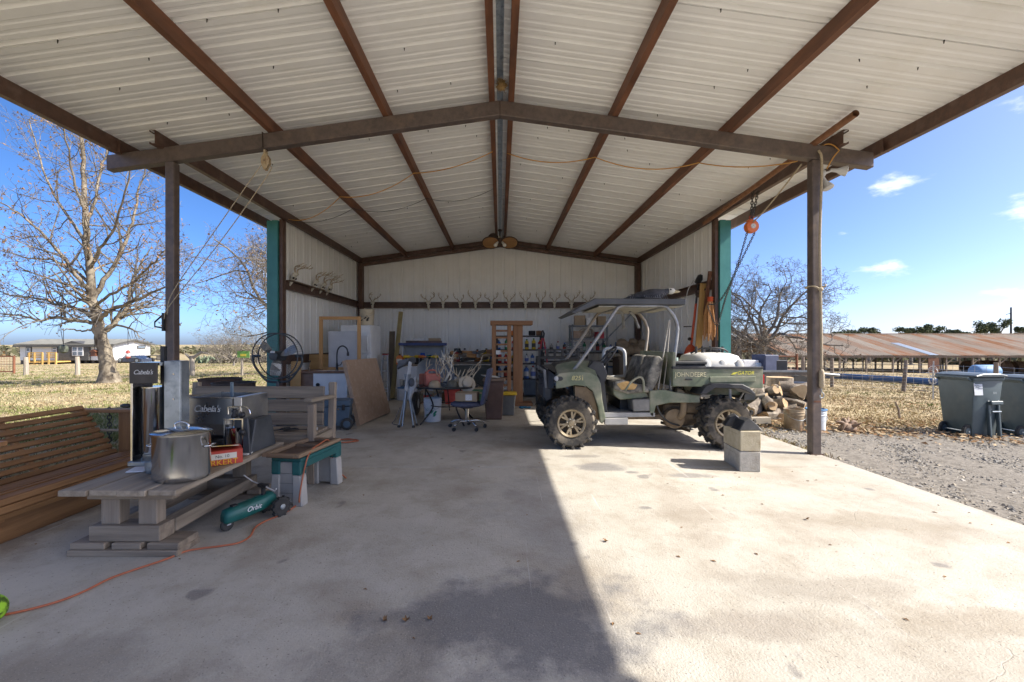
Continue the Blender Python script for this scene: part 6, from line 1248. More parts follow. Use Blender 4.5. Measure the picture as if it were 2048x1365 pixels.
def bottle(label, loc, ci, r_, h, spray, group):
    nm, c, l = cols[ci]; root = thing('bottle', label, 'bottle', loc, group=group); m = pm('bottle_' + nm, c, tuple(min(1, q * 1.25) for q in c), rough=.35)
    MB().lathe([(r_ * .95, 0), (r_, .006), (r_, h * .68), (r_ * .8, h * .78), (r_ * .38, h * .84), (r_ * .38, h * .9)], n=14).build('body', m, root, smooth=50); MB().lathe([(r_ * 1.005, h * .2), (r_ * 1.005, h * .55)], n=14, cap=False).build('label', pm('blabel_' + nm, l), root)
    if spray: MB().box((0, -.012, h * .95), (.02, .06, .03)).build('trigger', black_pl, root)
    else: MB().cyl((0, 0, h * .89), (0, 0, h), r_ * .45, 10).build('cap', pm('bottle_' + cols[(ci + 2) % 7][0], cols[(ci + 2) % 7][1]), root)
lvn = ('bottom crate level', 'second level', 'third level', 'fourth level', 'top board')
for li in (1, 2, 3):
    x = .28 if li != 1 else .14; k = 0
    for k in range(7 if li == 3 else 6):
        x_ = .45 - .46 + k * .155 + rs2.uniform(-.02, .02); ci = rs2.randrange(7); big = li == 1
        bottle('%s bottle, %s from the left on the %s of the black shelf' % (cols[ci][0], ords[k], lvn[li]), (x_, 10.09 + rs2.uniform(0, .05), LV[li] + .001), ci, .045 if not big else .06, rs2.uniform(.2, .26) if not big else .3, rs2.random() < .3, 'bottles on the black shelf')
for k, (x, c) in enumerate(((.30, orr), (.44, black_pl), (.75, black_pl), (.92, pm('tool_brown', (.2, .1, .04))))): tag(MB().box((x, 10.15, LV[4] + .06), (.13, .12, .11), (0, 0, .3 * k)).build('tool_box', c, bevel=.012), ('orange tool box on top of the black shelf', 'small black case left of centre on top of the black shelf', 'small black case right of centre on top of the black shelf', 'brown tool pouch at the right end on top of the black shelf')[k], 'tool box')
lp = thing('bolt_cutters', 'red handled bolt cutters leaning against the black shelf', 'bolt cutters', (at(1086, 0, 9.9).x, 9.93, .80)); redh = pm('handle_red', (.4, .02, .035), (.5, .04, .06), rough=.4)
for s in (-1, 1): MB().tube([(s * .10, 0, 0.0), (s * .06, .0, .3), (s * .015, .02, .56)], .016, 8).build('handle', redh, lp); MB().tube([(s * .015, .02, .56), (s * .03, .02, .66), (s * .005, .02, .74)], [.018, .022, .008], 8).build('blade', pm('blade_dark', (.06, .06, .065), metal=.6), lp)
MB().box((0, .02, .58), (.06, .02, .05)).build('pivot', MATS['blade_dark'], lp)
# shelf ledge under the cutters with a second row of bottles
sh2 = thing('low_shelf', 'low dark shelf with a row of bottles right of the black shelf', 'shelf', (1.45, 10.9, 0))
for z in (.4, .8, 1.02): MB().bb(-.42, 1.9, -.15, .15, z - .03, z).build('shelf_board', srn, sh2)
for x in (-.38, .7, 1.86): MB().bb(x - .03, x + .03, -.13, .13, 0, 1.0).build('upright', srn, sh2)
for k in range(13):
    ci = rs2.choice((1, 1, 5, 0, 6, 3)); bottle('%s bottle, %s along the low shelf behind the vehicle' % (cols[ci][0], ords[k]), (1.12 + k * .165, 10.85, 1.021), ci, .045, rs2.uniform(.2, .28), False, 'bottles on the low shelf')
# grey metal shelf with boxes
gs = thing('metal_shelf', 'grey metal shelf with cartons on top behind the vehicle', 'shelf', (2.18, 10.75, 0)); gsm = pm('shelf_metal', (.12, .13, .14), (.2, .21, .22), metal=.4, rough=.5)
for x in (-.42, .42):
    for y in (-.2, .2): MB().bb(x - .02, x + .02, y - .02, y + .02, 0, 1.70).build('upright', gsm, gs)
for z in (1.06, 1.36, 1.68): MB().bb(-.45, .45, -.22, .22, z - .03, z).build('shelf_board', gsm, gs)
for k, (x, z, w_, h, c, lb) in enumerate(((-.22, 1.681, .26, .24, 'cardboard', 'tall carton on the left of the metal shelf top'), (.05, 1.681, .24, .17, 'label_white', 'white carton on the middle of the metal shelf top'), (.3, 1.681, .2, .22, 'cardboard', 'brown carton on the right of the metal shelf top'), (-.3, 1.361, .2, .18, 'fibreboard', 'dark carton on the left of the metal shelf upper level'), (.26, 1.361, .16, .16, 'handle_red', 'red carton on the metal shelf upper level'))): tag(MB().box((2.18 + x, 10.7, z + h / 2), (w_, .28, h), (0, 0, .05 * (k - 2))).build('carton', MATS[c], bevel=.004), lb, 'box')
for k in range(3): o = MB().torus((0, 0, 0), .09, .035, 18, 8, 'Y').build('tape_roll', pm('roll_tan', (.3, .25, .2), (.42, .38, .32)), smooth='all'); o.location = (2.05 + .09 * k, 10.62 + .09 * k, 1.361 + .126); tag(o, ('front tan hose roll on the metal shelf', 'middle tan hose roll on the metal shelf', 'rear tan hose roll on the metal shelf')[k], 'hose roll')
# black plastic stand and mesh roll in front of the vehicle
ps = thing('plastic_stand', 'low black slotted plastic stand behind the vehicle nose', 'stand', (.95, 8.7, 0))
for z in (.55, .98): MB().bb(-.22, .62, -.2, .2, z - .05, z).build('deck', srn, ps, bevel=.006)
for k in range(6): MB().bb(-.2 + k * .15, -.15 + k * .15, -.205, -.18, .98, 1.10).build('slot_bar', srn, ps)
MB().bb(-.22, .62, -.205, -.18, 1.10, 1.13).build('top_rail', srn, ps)
for x in (-.19, .59):
    for y in (-.17, .17): MB().bb(x - .03, x + .03, y - .03, y + .03, 0, .93).build('leg', srn, ps)
mr_ = MB()
for k in range(16):
    a = k * .39
    for q in range(4): mr_.tube([(.14 * math.cos(a + q * .39 * .5), -.16 + q * .08, .14 * math.sin(a + q * .39 * .5)), (.14 * math.cos(a + .39 * .5 + q * .195), -.16 + (q + 1) * .08, .14 * math.sin(a + .39 * .5 + q * .195))], .006, 4); mr_.tube([(.14 * math.cos(a + q * .195), -.16 + q * .08, .14 * math.sin(a + q * .195)), (.14 * math.cos(a - .195 + q * .195), -.16 + (q + 1) * .08, .14 * math.sin(a - .195 + q * .195))], .006, 4)
o = mr_.build('mesh_roll', pm('mesh_grey', (.12, .12, .12), (.2, .2, .2))); o.location = (1.48, 8.75, 1.125); o.rotation_euler = (0, 0, R(75)); MB()
tag(o, 'roll of dark wire mesh on the black plastic stand', 'wire mesh')
# heap of odd tools on a table behind the antlers
ht = thing('tool_table', 'dark table heaped with tools between workbench and wooden rack', 'table', (-.62, 9.4, 0)); MB().bb(-.55, .5, -.3, .3, .80, .84).build('top', tdark, ht)
for x in (-.5, .45):
    for y in (-.25, .25): MB().bb(x - .03, x + .03, y - .03, y + .03, 0, .80).build('leg', tdark, ht)
MB().bb(-.5, .45, -.29, -.27, .2, .78).build('hanging_cloth', pm('drab_cloth', (.04, .045, .035), (.09, .09, .07)), ht)
hm = [tdark, rw, black_pl, gsm, fw_, MATS['label_white'], card]
nm2 = ('dark', 'reddish', 'black', 'grey', 'orange brown', 'white', 'tan')
for k in range(20):
    mi = rs2.randrange(7); x = -1.12 + k * .052; L_ = rs2.uniform(.08, .28); lay = k % 3
    o = MB(); t = rs2.random()
    if t < .5: o.box((0, 0, 0), (L_, .08, rs2.uniform(.03, .09)))
    else: o.lathe([(.02, -L_ / 2), (.04, -L_ * .3), (.035, L_ * .2), (.015, L_ / 2)], n=10, axis='X')
    ob = o.build('hand_tool', hm[mi], bevel=.006); ob.location = (x, 9.25 + rs2.uniform(-.12, .25), .89 + lay * .075 + rs2.uniform(0, .02)); ob.rotation_euler = (rs2.uniform(-.2, .2), rs2.uniform(-.25, .25), rs2.uniform(0, 3)); tag(ob, '%s odd tool, %s from the left in the heap on the dark table' % (nm2[mi], ('first second third fourth fifth sixth seventh eighth ninth tenth eleventh twelfth thirteenth fourteenth fifteenth sixteenth seventeenth eighteenth nineteenth twentieth'.split())[k]), 'tool', 'heap of tools on the dark table')
hb = MB(); hb.lathe([(.11, 0), (.11, .012), (.075, .014), (.07, .07), (.001, .075)], n=18, cap=False); o = hb.build('black_hat', black_pl, smooth=50); o.location = (-.92, 9.35, 1.06); tag(o, 'black hat topping the heap on the dark table', 'hat')
# blue bucket and canvas heap by the back right corner
bucket('blue bucket on the low shelf near the back right corner', (3.02, 10.85, 1.021), pm('blue_pl', (.03, .09, .2), (.05, .13, .28)), None, .14, .25)
cv = MB(); cvm = pm('canvas', (.2, .15, .10), (.32, .26, .19), rough=.95, scale=4)
for k in range(14): cv.ball((rs2.uniform(-.28, .28), rs2.uniform(-.15, .15), rs2.uniform(0.05, .3)), .16, 10, 8, (1, .8, .7), (rs2.random(), rs2.random(), 0))
o = cv.build('canvas_heap', cvm, smooth='all'); o.location = (3.1, 10.1, .93); tag(o, 'heap of tan canvas piled behind the vehicle seats', 'canvas')
st2 = thing('storage_chest', 'dark chest under the tan canvas heap', 'chest', (3.1, 10.1, 0)); MB().bb(-.4, .4, -.3, .3, 0, .86).build('body', tdark, st2); MB().bb(-.42, .42, -.32, .32, .861, .93).build('lid', tdark, st2)

# ---- more of the clutter along the back: totes, paint cans, cartons, hoses
def tote(label, loc, w_, d, h, m_, lidm, rz=0):
    root = thing('storage_tote', label, 'tote', loc, rz); MB().prism([(-w_ * .45, 0), (w_ * .45, 0), (w_ * .5, h), (-w_ * .5, h)], -d / 2, d / 2).build('body', m_, root, bevel=.01); MB().bb(-w_ * .53, w_ * .53, -d * .54, d * .54, h + .001, h + .03).build('lid', lidm, root, bevel=.006); MB().bb(-.05, .05, -d / 2 - .012, -d / 2 - .001, h * .7, h * .82).build('handle', lidm, root)
def can(label, loc, m_, r_=.085, h=.19):
    root = thing('paint_can', label, 'paint can', loc); MB().lathe([(r_, 0), (r_, h), (r_ * 1.03, h), (r_ * 1.03, h + .006), (r_ * .85, h + .006), (.001, h + .002)], n=18, cap=False).build('body', galv, root, smooth=40); MB().lathe([(r_ * 1.004, h * .12), (r_ * 1.004, h * .85)], n=18, cap=False).build('label', m_, root, smooth='all'); MB().tube(smooth_path([(-r_, 0, h * .8), (0, -r_ * 1.2, h * .45), (r_, 0, h * .8)], 4), .002, 4).build('handle', galv, root)
cw = pm('tote_clear', (.5, .52, .55), (.6, .62, .65), rough=.3); cb2 = pm('tote_blue', (.05, .14, .32), (.08, .2, .4)); cr2 = pm('tote_red', (.4, .05, .04), (.5, .08, .06)); ck2 = pm('tote_tan', (.42, .33, .22), (.52, .43, .3)); cg2 = pm('tote_green', (.08, .2, .1), (.12, .27, .15))
tote('clear tote with blue lid on the floor under the workbench', (-2.0, 9.6, .0), .42, .4, .26, cw, cb2); tote('tan tote on the floor right of the clear tote under the workbench', (-1.5, 9.62, .0), .38, .4, .3, ck2, cw); tote('red tote under the tool table', (-.95, 9.0, 0), .4, .36, .28, cr2, cr2, .1); tote('clear tote stacked on the red tote', (-.93, 9.02, .312), .36, .34, .2, cw, cw, -.05); tote('green tote under the tool table beside the red tote', (-.42, 9.02, 0), .42, .36, .3, cg2, ck2)
tote('blue tote on the floor under the low shelf behind the vehicle', (1.55, 10.5, 0), .5, .4, .3, cb2, cw); tote('clear tote under the low shelf right of the blue tote', (2.15, 10.45, 0), .5, .4, .32, cw, cr2); tote('tan tote on the middle board of the low shelf', (1.5, 10.88, .401), .42, .26, .24, ck2, cw); tote('red tote on the middle board of the low shelf', (2.05, 10.88, .401), .42, .26, .24, cr2, cw); tote('white tote on the middle board of the low shelf at its right', (2.6, 10.88, .401), .42, .26, .24, cw, cb2)
for k, (x, c, nm) in enumerate(((-1.52, cr2, 'red'), (-1.32, cw, 'white'), (-1.28, ck2, 'tan'), (-.08, cb2, 'blue'), (.06, cw, 'pale'))): can('%s labelled paint can, %s on the floor along the back wall clutter' % (nm, ords[k]), (x, 9.12 + .13 * (k % 3), 0), c)
for k, (x, z, c, nm) in enumerate(((-1.5, 1.237, 'cardboard', 'flat brown carton on the workbench shelf'), (-1.85, 1.237, 'label_white', 'white carton on the workbench shelf'))): tag(MB().box((x, 9.98, z + .06 + .001), (.26, .2, .12), (0, 0, .1 * k)).build('carton', MATS[c], bevel=.004), nm, 'box')
for k, (x, y, c, nm) in enumerate(((-.95, 9.55, cr2, 'red'), (-.78, 9.6, cw, 'white'), (-.5, 9.58, orr, 'orange'), (-.3, 9.55, yl, 'yellow'), (-.18, 9.6, cb2, 'blue'))): jug('%s jug standing at the back of the tool table' % nm, (x, y, .841), c, black_pl, .13, .1, .27 + .02 * (k % 2), .2 * k)
# ================================================================== ropes, hoists and lamps on the frame
rope_m = pm('rope', (0.36, 0.29, 0.19), (0.5, 0.42, 0.3), scale=60, rough=.9, bump=.6, bscale=160)
def rope(pts, r, name, label, k=5, mat=None, cat='rope'): return tag(MB().tube(smooth_path(pts, k), r, 7).build(name, mat or rope_m, smooth='all'), label, cat)
pl = thing('rope_pulley', 'rusty cream rope pulley hanging from the front beam', 'pulley', (-2.62, 4.85, 3.27)); pym = pm('pulley_cream', (0.36, 0.27, 0.15), (0.52, 0.43, 0.3), scale=30, c3=(0.25, 0.11, 0.04), s3=20, rough=.6)
for s in (-1, 1): MB().prism([(-.04, -.03), (-.012, -.10), (.012, -.10), (.05, -.03), (.05, .03), (.012, .085), (-.012, .085), (-.04, .03)], s * .018 - .004, s * .018 + .004).build('cheek_plate', pym, pl)
MB().torus((0, 0, 0), .032, .012, 20, 8, 'Y').build('sheave', pm('sheave', (.2, .12, .06), (.3, .2, .11)), pl); MB().cyl((0, -.03, 0), (0, .03, 0), .008, 8).build('axle', dkm, pl); MB().bb(-.01, .01, -.028, .028, -.09, .12).build('strap', pym, pl); MB().torus((0, 0, .125), .022, .005, 14, 6, 'Y').build('ring', dkm, pl); MB().tube([(0, 0, .14), (0, -.06, .13), (0, -.07, .29), (0, .06, .30)], .006, 6).build('hanger', dkm, pl)
rope([(-2.58, 4.85, 3.20), (-2.63, 4.84, 3.23), (-2.67, 4.83, 3.20), (-3.2, 4.79, 2.4), (-3.60, 4.775, 1.80), (-3.66, 4.77, 1.55)], .005, 'pulley_rope', 'thin rope from the pulley down to the left brown post', 6)
rope([(-2.58, 4.85, 3.22), (-2.60, 4.86, 3.12), (-3.1, 4.80, 2.35), (-3.62, 4.765, 1.66), (-3.69, 4.765, 1.50)], .005, 'pulley_rope', 'second thin rope from the pulley to the cleat', 6)
cl_ = thing('post_cleat', 'small black bracket on the left brown post', 'bracket', (-3.72, 4.79, 1.47)); MB().tube([(0, 0, .08), (-.09, 0, 0), (-.09, 0, -.05), (.02, 0, -.07)], .009, 6).build('bar', black_pl, cl_); MB().bb(-.0, .02, -.02, .02, -.1, .1).build('plate', black_pl, cl_)
# pipe resting on the right purlin
pp = thing('rusty_pipe', 'rusty steel pipe lying along the right purlin', 'pipe', (0, 0, 0)); m = MB()
a_, b_ = Vector((3.60, 7.65, zr(3.6) - .20)), Vector((3.46, 4.22, zr(3.46) - .105)); m.tube([a_, a_.lerp(b_, .5), b_], .034, 14, cap=False); m.tube([a_, b_], .028, 14, cap=False); m.build('tube', pm('pipe_rust', (.17, .075, .035), (.27, .13, .065), scale=14, rough=.75), pp, smooth='all', fixn=False)
# chain hoist
hp = Vector((3.59, 6.2, 2.90)); ch = thing('chain_hoist', 'orange chain hoist hanging from the right purlin', 'hoist', hp); och = pm('hoist_orange', (.62, .13, .03), (.72, .19, .06), rough=.4)
MB().lathe([(.03, -.05), (.085, -.045), (.09, -.03), (.09, .03), (.085, .045), (.03, .05)], (0, 0, 0), 24, axis='Y').build('body', och, ch, smooth=40); MB().lathe([(.001, -.056), (.035, -.055), (.035, -.049)], (0, 0, 0), 16, axis='Y').build('face_label', MATS['label_white'], ch); MB().bb(-.06, .06, -.03, .03, .05, .1).build('yoke', och, ch, bevel=.01); MB().torus((0, 0, .13), .028, .009, 14, 6, 'Y').build('hook', pm('hook_red', (.35, .05, .03)), ch)
m = MB(); top = Vector((.07, 0, zr(3.7) - .12 - hp.z)); chain(m, [(0.0, 0, .15), (.02, 0, top.z)], .045, .006); chain(m, [(.02, 0, .15), (.10, .0, top.z)], .045, .006); m.build('hanging_chain', chain_m, ch)
e1 = Vector((3.64, 7.38, 1.62)) - hp; m = MB(); chain(m, catenary((-.06, 0, -.08), e1 + Vector((-.10, -.05, .28)), .30, 16), .034, .005); m.build('hand_chain', chain_m, ch)
m = MB(); chain(m, smooth_path([(.05, 0, -.08), (-.02, .5, -.72), e1 + Vector((.06, -.12, .12)), e1 + Vector((.03, -.06, -.08)), e1 + Vector((-.03, -.02, .02)), e1 + Vector((-.12, -.02, .26))], 8), .034, .005); m.build('load_chain', chain_m, ch)
rope([(3.44, 4.95, 3.28), (3.50, 5.4, 3.14), (3.56, 5.9, 3.0), (3.58, 6.14, 2.955)], .009, 'hoist_rope', 'straight rope tying the orange hoist to the post top')
# rope and hook on the right post
rp_ = thing('hanging_rope', 'thick rope with a hook hanging down the right brown post', 'rope', (3.53, 4.78, 0)); m = MB(); m.tube(smooth_path([(-.02, .0, 3.36), (.0, -.02, 3.20), (-.01, -.005, 2.4), (.0, .0, 1.83), (.01, .0, 1.3), (.012, 0, .95)], 8), .013, 8); m.build('strand', rope_m, rp_, smooth='all')
m = MB(); m.tube(smooth_path([(.01, -.005, 1.82), (-.06, .0, 1.86), (-.085, .06, 1.87), (-.07, .14, 1.86), (.03, .14, 1.86), (.04, .0, 1.86), (.06, -.0, 1.88)], 5), .009, 7); m.build('tie', rope_m, rp_, smooth='all'); MB().ball((.0, -.004, 1.83), .024, 10, 8, (1.2, .8, 1)).build('knot', rope_m, rp_, smooth='all')
MB().lathe([(.012, .74), (.026, .76), (.026, .92), (.014, .95)], (.013, 0, 0), 10).build('splice', rope_m, rp_, smooth='all'); MB().tube(smooth_path([(.013, 0, .76), (.013, 0, .70), (.035, 0, .675), (.03, 0, .64), (.0, 0, .635), (-.008, 0, .66)], 4), .006, 6).build('hook', galv, rp_, smooth='all'); MB().bb(-.06, .02, .02, .032, .58, .60).build('rust_band', rust_steel, rp_)
# flood lamps
fl2 = thing('flood_lamps', 'pair of white flood lamps on a bracket under the right eave', 'flood lamp', (3.62, 4.86, 3.13)); wl = pm('lamp_white', (.5, .5, .48), (.6, .6, .58), rough=.4)
MB().lathe([(.03, -.02), (.045, 0), (.045, .02)], (-.02, 0, .0), 14, axis='X').build('mount', wl, fl2)
for k, (d, tl) in enumerate((((.19, -.04, .02), (.9, -.35, -.2)), ((.03, -.02, -.14), (.2, -.3, -.9)))):
    d = Vector(d); t = Vector(tl).normalized(); hd = MB().lathe([(.018, -.12), (.022, -.06), (.05, .0), (.058, .03), (.05, .036), (.001, .03)], n=18).build('lamp_head', wl, fl2, smooth=50); hd.location = d; hd.rotation_euler = t.to_track_quat('Z', 'Y').to_euler(); MB().tube([(0, 0, 0), d - t * .1], .012, 8).build('knuckle', wl, fl2)
# ---- things on the right wall
tr_ = thing('pole_trimmer', 'orange long shaft power trimmer hanging on the right wall', 'trimmer', (3.58, 8.15, 1.0)); otr = pm('trimmer_orange', (.55, .07, .02), (.65, .12, .04), rough=.4)
MB().cyl((0, 0, .10), (.10, 0, .98), .022, 12).build('shaft', otr, tr_); MB().cyl((.10, 0, .98), (.15, .0, 1.42), .018, 10).build('upper_shaft', black_pl, tr_); MB().lathe([(.03, 0), (.05, .05), (.05, .12), (.02, .15)], (.14, 0, 1.10), 12).build('coupler', dkm, tr_); MB().box((.16, 0, 1.44), (.10, .09, .18), (0, .5, 0)).build('engine', black_pl, tr_, bevel=.02)
m = MB(); m.lathe([(.03, -.05), (.10, -.03), (.12, .05), (.08, .16), (.03, .22)], (0, 0, 0), 14); m.build('guard', otr, tr_, smooth=50); MB().cyl((-.02, -.09, .55), (-.14, -.02, .55), .01, 8).build('side_handle', black_pl, tr_); MB().tube(smooth_path([(-.03, 0, .55), (-.09, -.02, .9), (-.07, -.02, 1.2), (.05, 0, 1.42)], 5), .007, 6).build('white_tube', pm('hose_white', (.6, .6, .58)), tr_, smooth='all'); MB().ball((-.02, 0, .32), .035, 10, 8).build('throttle', black_pl, tr_)
yp = wood('yellow_pine', (.42, .24, .075), (.55, .34, .13), 'Z'); tag(MB().beam((3.45, 7.75, .02), (3.68, 7.85, 2.32), .11, .035, (0, 1, 0)).build('pine_plank', yp, bevel=.003), 'tall yellow pine plank leaning in the right corner', 'timber')
tb2 = thing('twine_bundle', 'hank of orange twine hanging from the right jamb', 'twine', (3.66, 7.55, 2.02)); m = MB(); rt = random.Random(6); twm = pm('twine', (.45, .21, .075), (.6, .33, .14), scale=40, rough=.9)
for k in range(70): a = rt.uniform(0, 6.28); q = rt.random() ** .5; x1_, y1_ = .12 * q * math.cos(a), .10 * q * math.sin(a); L_ = rt.uniform(.6, .75); m.tube(smooth_path([(x1_ * .15, y1_ * .15, 0), (x1_ * .7 - .01, y1_ * .7, -.2), (x1_ - .0, y1_, -.5), (x1_ * 1.05, y1_, -L_)], 3), .006, 4)
m.build('strands', twm, tb2, fixn=False); m = MB()
for k in range(7): m.torus((0, 0, .012 * k - .05), .035 + .006 * (k % 3), .007, 14, 5)
m.build('binding', otr, tb2)
# ================================================================== the utility vehicle
gt = thing('utility_vehicle', 'green four wheeled utility vehicle with roof and cargo bed', 'utility vehicle', (1.73, 5.7, 0)); GO = Vector((1.73, 5.7, 0))
gg = pm('vehicle_green', (.125, .15, .095), (.175, .205, .135), scale=5, rough=.58, c3=(.33, .295, .22), s3=5, lo3=.42, hi3=.8, bump=.06, bscale=60); gdk = pm('vehicle_black', (.022, .023, .025), (.05, .05, .052), scale=6, rough=.55, c3=(.1, .085, .06), s3=5, lo3=.55, hi3=.85); mud = pm('dried_mud', (.22, .15, .085), (.34, .25, .15), scale=7, rough=.95); mudk = pm('muddy_metal', (.14, .10, .065), (.25, .18, .11), scale=9, rough=.85, c3=(.05, .045, .04), s3=6); tubm = pm('roll_bar', (.22, .225, .23), (.33, .335, .34), rough=.4, metal=.5, c3=(.13, .11, .085), s3=9); sil = pm('sill_grey', (.3, .3, .29), (.42, .41, .39), rough=.6, metal=.3)
def gp2(pix, Yd): return [((x - CX) * Yd / F - GO.x, CAM_H + (CY - y) * Yd / F) for x, y in pix]
def gpt(px, py, Yd): return at(px, py, Yd) - GO
def gprism(name, pix, Yd, th, mat, parent=None, **k): return MB().prism(gp2(pix, Yd), Yd - GO.y, Yd + th - GO.y).build(name, mat, parent or gt, **k)
def wheel(x, y, near, R_=.305, W_=.24, nm='wheel'):
    tx = x - GO.x; s = -1 if near else 1; w0 = bpy.data.objects.new('wheel', None); COL.objects.link(w0); w0.parent = gt; w0.location = (tx, y - GO.y, R_)
    t = MB(); h = W_ / 2; t.lathe([(R_ * .56, -h * .86), (R_ * .70, -h * .98), (R_ * .84, -h), (R_ * .91, -h * .8), (R_ * .92, 0), (R_ * .91, h * .8), (R_ * .84, h), (R_ * .70, h * .98), (R_ * .56, h * .86)], n=40, axis='Y', cap=False)
    t.build('tyre', pm('muddy_tyre', (.022, .021, .02), (.055, .05, .043), scale=6, rough=.85, c3=(.27, .225, .165), s3=4, lo3=.42, hi3=.68, bump=.25), w0, smooth=45)
    for k in range(16):
        a = 2 * math.pi * k / 16
        for q in (-1, 1):
            an = a + (math.pi / 16 if q > 0 else 0); lm = MB(); lm.box((0, q * W_ * .25, R_ * .955), (.038, W_ * .52, R_ * .11), (0, 0, q * .5)); lm.box((-.012 * 1, q * W_ * .485, R_ * .875), (.035, W_ * .05, R_ * .19)); lg = lm.build('lug', MATS['muddy_tyre'], w0, bevel=.006); lg.rotation_euler = (0, an, 0)
    rm = MB(); f = s * h * .62; rm.lathe([(R_ * .555, s * h * .84), (R_ * .53, s * h * .93), (R_ * .46, s * h * .84), (R_ * .44, s * h * .2)], n=32, axis='Y', cap=False)
    bz = pm('bronze_rim', (.26, .20, .12), (.40, .33, .22), scale=15, rough=.5, metal=.35); rmo = rm.build('rim', bz, w0, smooth=40, fixn=False)
    MB().lathe([(.001, f + s * .03), (R_ * .10, f + s * .03), (R_ * .11, f + s * .015), (R_ * .20, f + s * .008), (R_ * .21, f - s * .02)], n=20, axis='Y', cap=False).build('hub', bz, rmo, smooth=40, fixn=False); MB().lathe([(.001, s * h * .15), (R_ * .5, s * h * .15)], n=24, axis='Y', cap=False).build('brake_plate', mudk, w0, fixn=False)
    for k in range(6):
        a = 2 * math.pi * k / 6 + .3; ca, sa = math.cos(a), math.sin(a); sp2 = MB()
        for q in (-.17, .17): c2, s2 = math.cos(a + q), math.sin(a + q); sp2.beam((ca * R_ * .16, f, sa * R_ * .16), (c2 * R_ * .46, f + s * .012, s2 * R_ * .46), .024, .026, (0, 1, 0))
        sp2.build('spoke', bz, rmo, bevel=.003)
        MB().cyl((R_ * .15 * math.cos(a + .5), f + s * .005, R_ * .15 * math.sin(a + .5)), (R_ * .15 * math.cos(a + .5), f + s * .022, R_ * .15 * math.sin(a + .5)), .008, 6).build('lug_nut', chrome, rmo)
NY = 5.10; wheel(.83, NY + .05, True, .305, .24); wheel(2.66, NY + .06, True, .305, .29); wheel(.83, 6.33, False, .305, .24); wheel(2.66, 6.32, False, .305, .29)
# frame
MB().bb(.95 - GO.x, 2.9 - GO.x, -.36, -.30, .30, .36).build('frame_rail', mudk, gt); MB().bb(.6 - GO.x, 2.9 - GO.x, .28, .34, .30, .36).build('frame_rail', mudk, gt)
for x in (.83, 2.66): MB().cyl((x - GO.x, -.6, .305), (x - GO.x, .6, .305), .03, 10).build('axle', mudk, gt); MB().bb(x - .12 - GO.x, x + .12 - GO.x, -.12, .12, .2, .42).build('differential', mudk, gt, bevel=.03)
# hood and fenders
SY = 5.16
gprism('fender', [(1112, 753), (1118, 747), (1150, 743), (1180, 745), (1194, 752), (1202, 768), (1205, 800), (1212, 838), (1205, 849), (1200, 845), (1196, 815), (1186, 783), (1172, 773), (1150, 771), (1128, 776), (1112, 778)], SY, .05, gg, bevel=.012, segs=2)
gprism('fender_liner', [(1150, 773), (1172, 775), (1185, 785), (1194, 815), (1198, 842), (1190, 842), (1150, 800)], SY + .06, .30, mud); 
m = MB(); n0 = gp2([(1112, 753), (1118, 747), (1150, 743), (1180, 745), (1194, 752)], SY); ny, nf = SY + .05 - GO.y, 6.24 - GO.y
hood = [[(x, -.54, z) for x, z in n0], [(x + .01, -.40, z + .03 + .025 * i / 4) for i, (x, z) in enumerate(n0)], [(x + .015, -.25, z + .075 + .07 * i / 4) for i, (x, z) in enumerate(n0)], [(x + .02, 0, z + .09 + .085 * i / 4) for i, (x, z) in enumerate(n0)], [(x + .015, .25, z + .075 + .07 * i / 4) for i, (x, z) in enumerate(n0)], [(x + .01, .40, z + .03 + .025 * i / 4) for i, (x, z) in enumerate(n0)], [(x, .54, z) for x, z in n0]]
k = len(n0)
for r0 in (0, 4):
    m = MB(); m.v = [p for row in hood[r0:r0 + 3] for p in row]; m.f = [(r * k + i, r * k + i + 1, (r + 1) * k + i + 1, (r + 1) * k + i) for r in (0, 1) for i in range(k - 1)]; m.m = [0] * len(m.f); m.build('hood_side', gg, gt, smooth='all', fixn=False)
m = MB(); m.v = [p for row in hood[2:5] for p in row]; m.f = [(r * k + i, r * k + i + 1, (r + 1) * k + i + 1, (r + 1) * k + i) for r in (0, 1) for i in range(k - 1)]; m.m = [0] * len(m.f); m.build('hood_centre', gdk, gt, smooth='all', fixn=False)
gprism('far_fender', [(1112, 753), (1150, 743), (1194, 752), (1205, 800), (1212, 838), (1196, 815), (1172, 773), (1128, 776)], SY, .04, gg).location = (0, 1.08, 0)
xg = n0[0][0]
m = MB(); m.add([(xg - .02, -.50, .86), (xg - .10, -.30, .93), (xg - .12, 0, .95), (xg - .10, .30, .93), (xg - .02, .50, .86), (xg - .02, -.50, .70), (xg - .14, -.30, .66), (xg - .17, 0, .65), (xg - .14, .30, .66), (xg - .02, .50, .70)], [(i, i + 1, i + 6, i + 5) for i in range(4)])
m.add([(xg + .02, -.50, .87), (xg - .10, -.30, .935), (xg - .12, 0, .955), (xg - .10, .30, .935), (xg + .02, .50, .87), (xg + .02, .30, .93), (xg + .02, 0, .965), (xg + .02, -.30, .93)], [(0, 1, 7), (1, 2, 6, 7), (2, 3, 5, 6), (3, 4, 5)]); m.build('grille_shell', gdk, gt, fixn=False, smooth=30)
for z_ in (.72, .79, .86): MB().tube([(xg - .09, -.36, z_), (xg - .155, -.16, z_), (xg - .16, .16, z_), (xg - .09, .36, z_)], .014, 6).build('grille_bar', gdk, gt)
MB().tube([(xg - .10, -.38, .69), (xg - .12, -.38, .90), (xg - .17, 0, .93), (xg - .12, .38, .90), (xg - .10, .38, .69)], .018, 8).build('brush_guard', pm('guard_grey', (.12, .12, .12), (.2, .2, .2), rough=.5), gt)
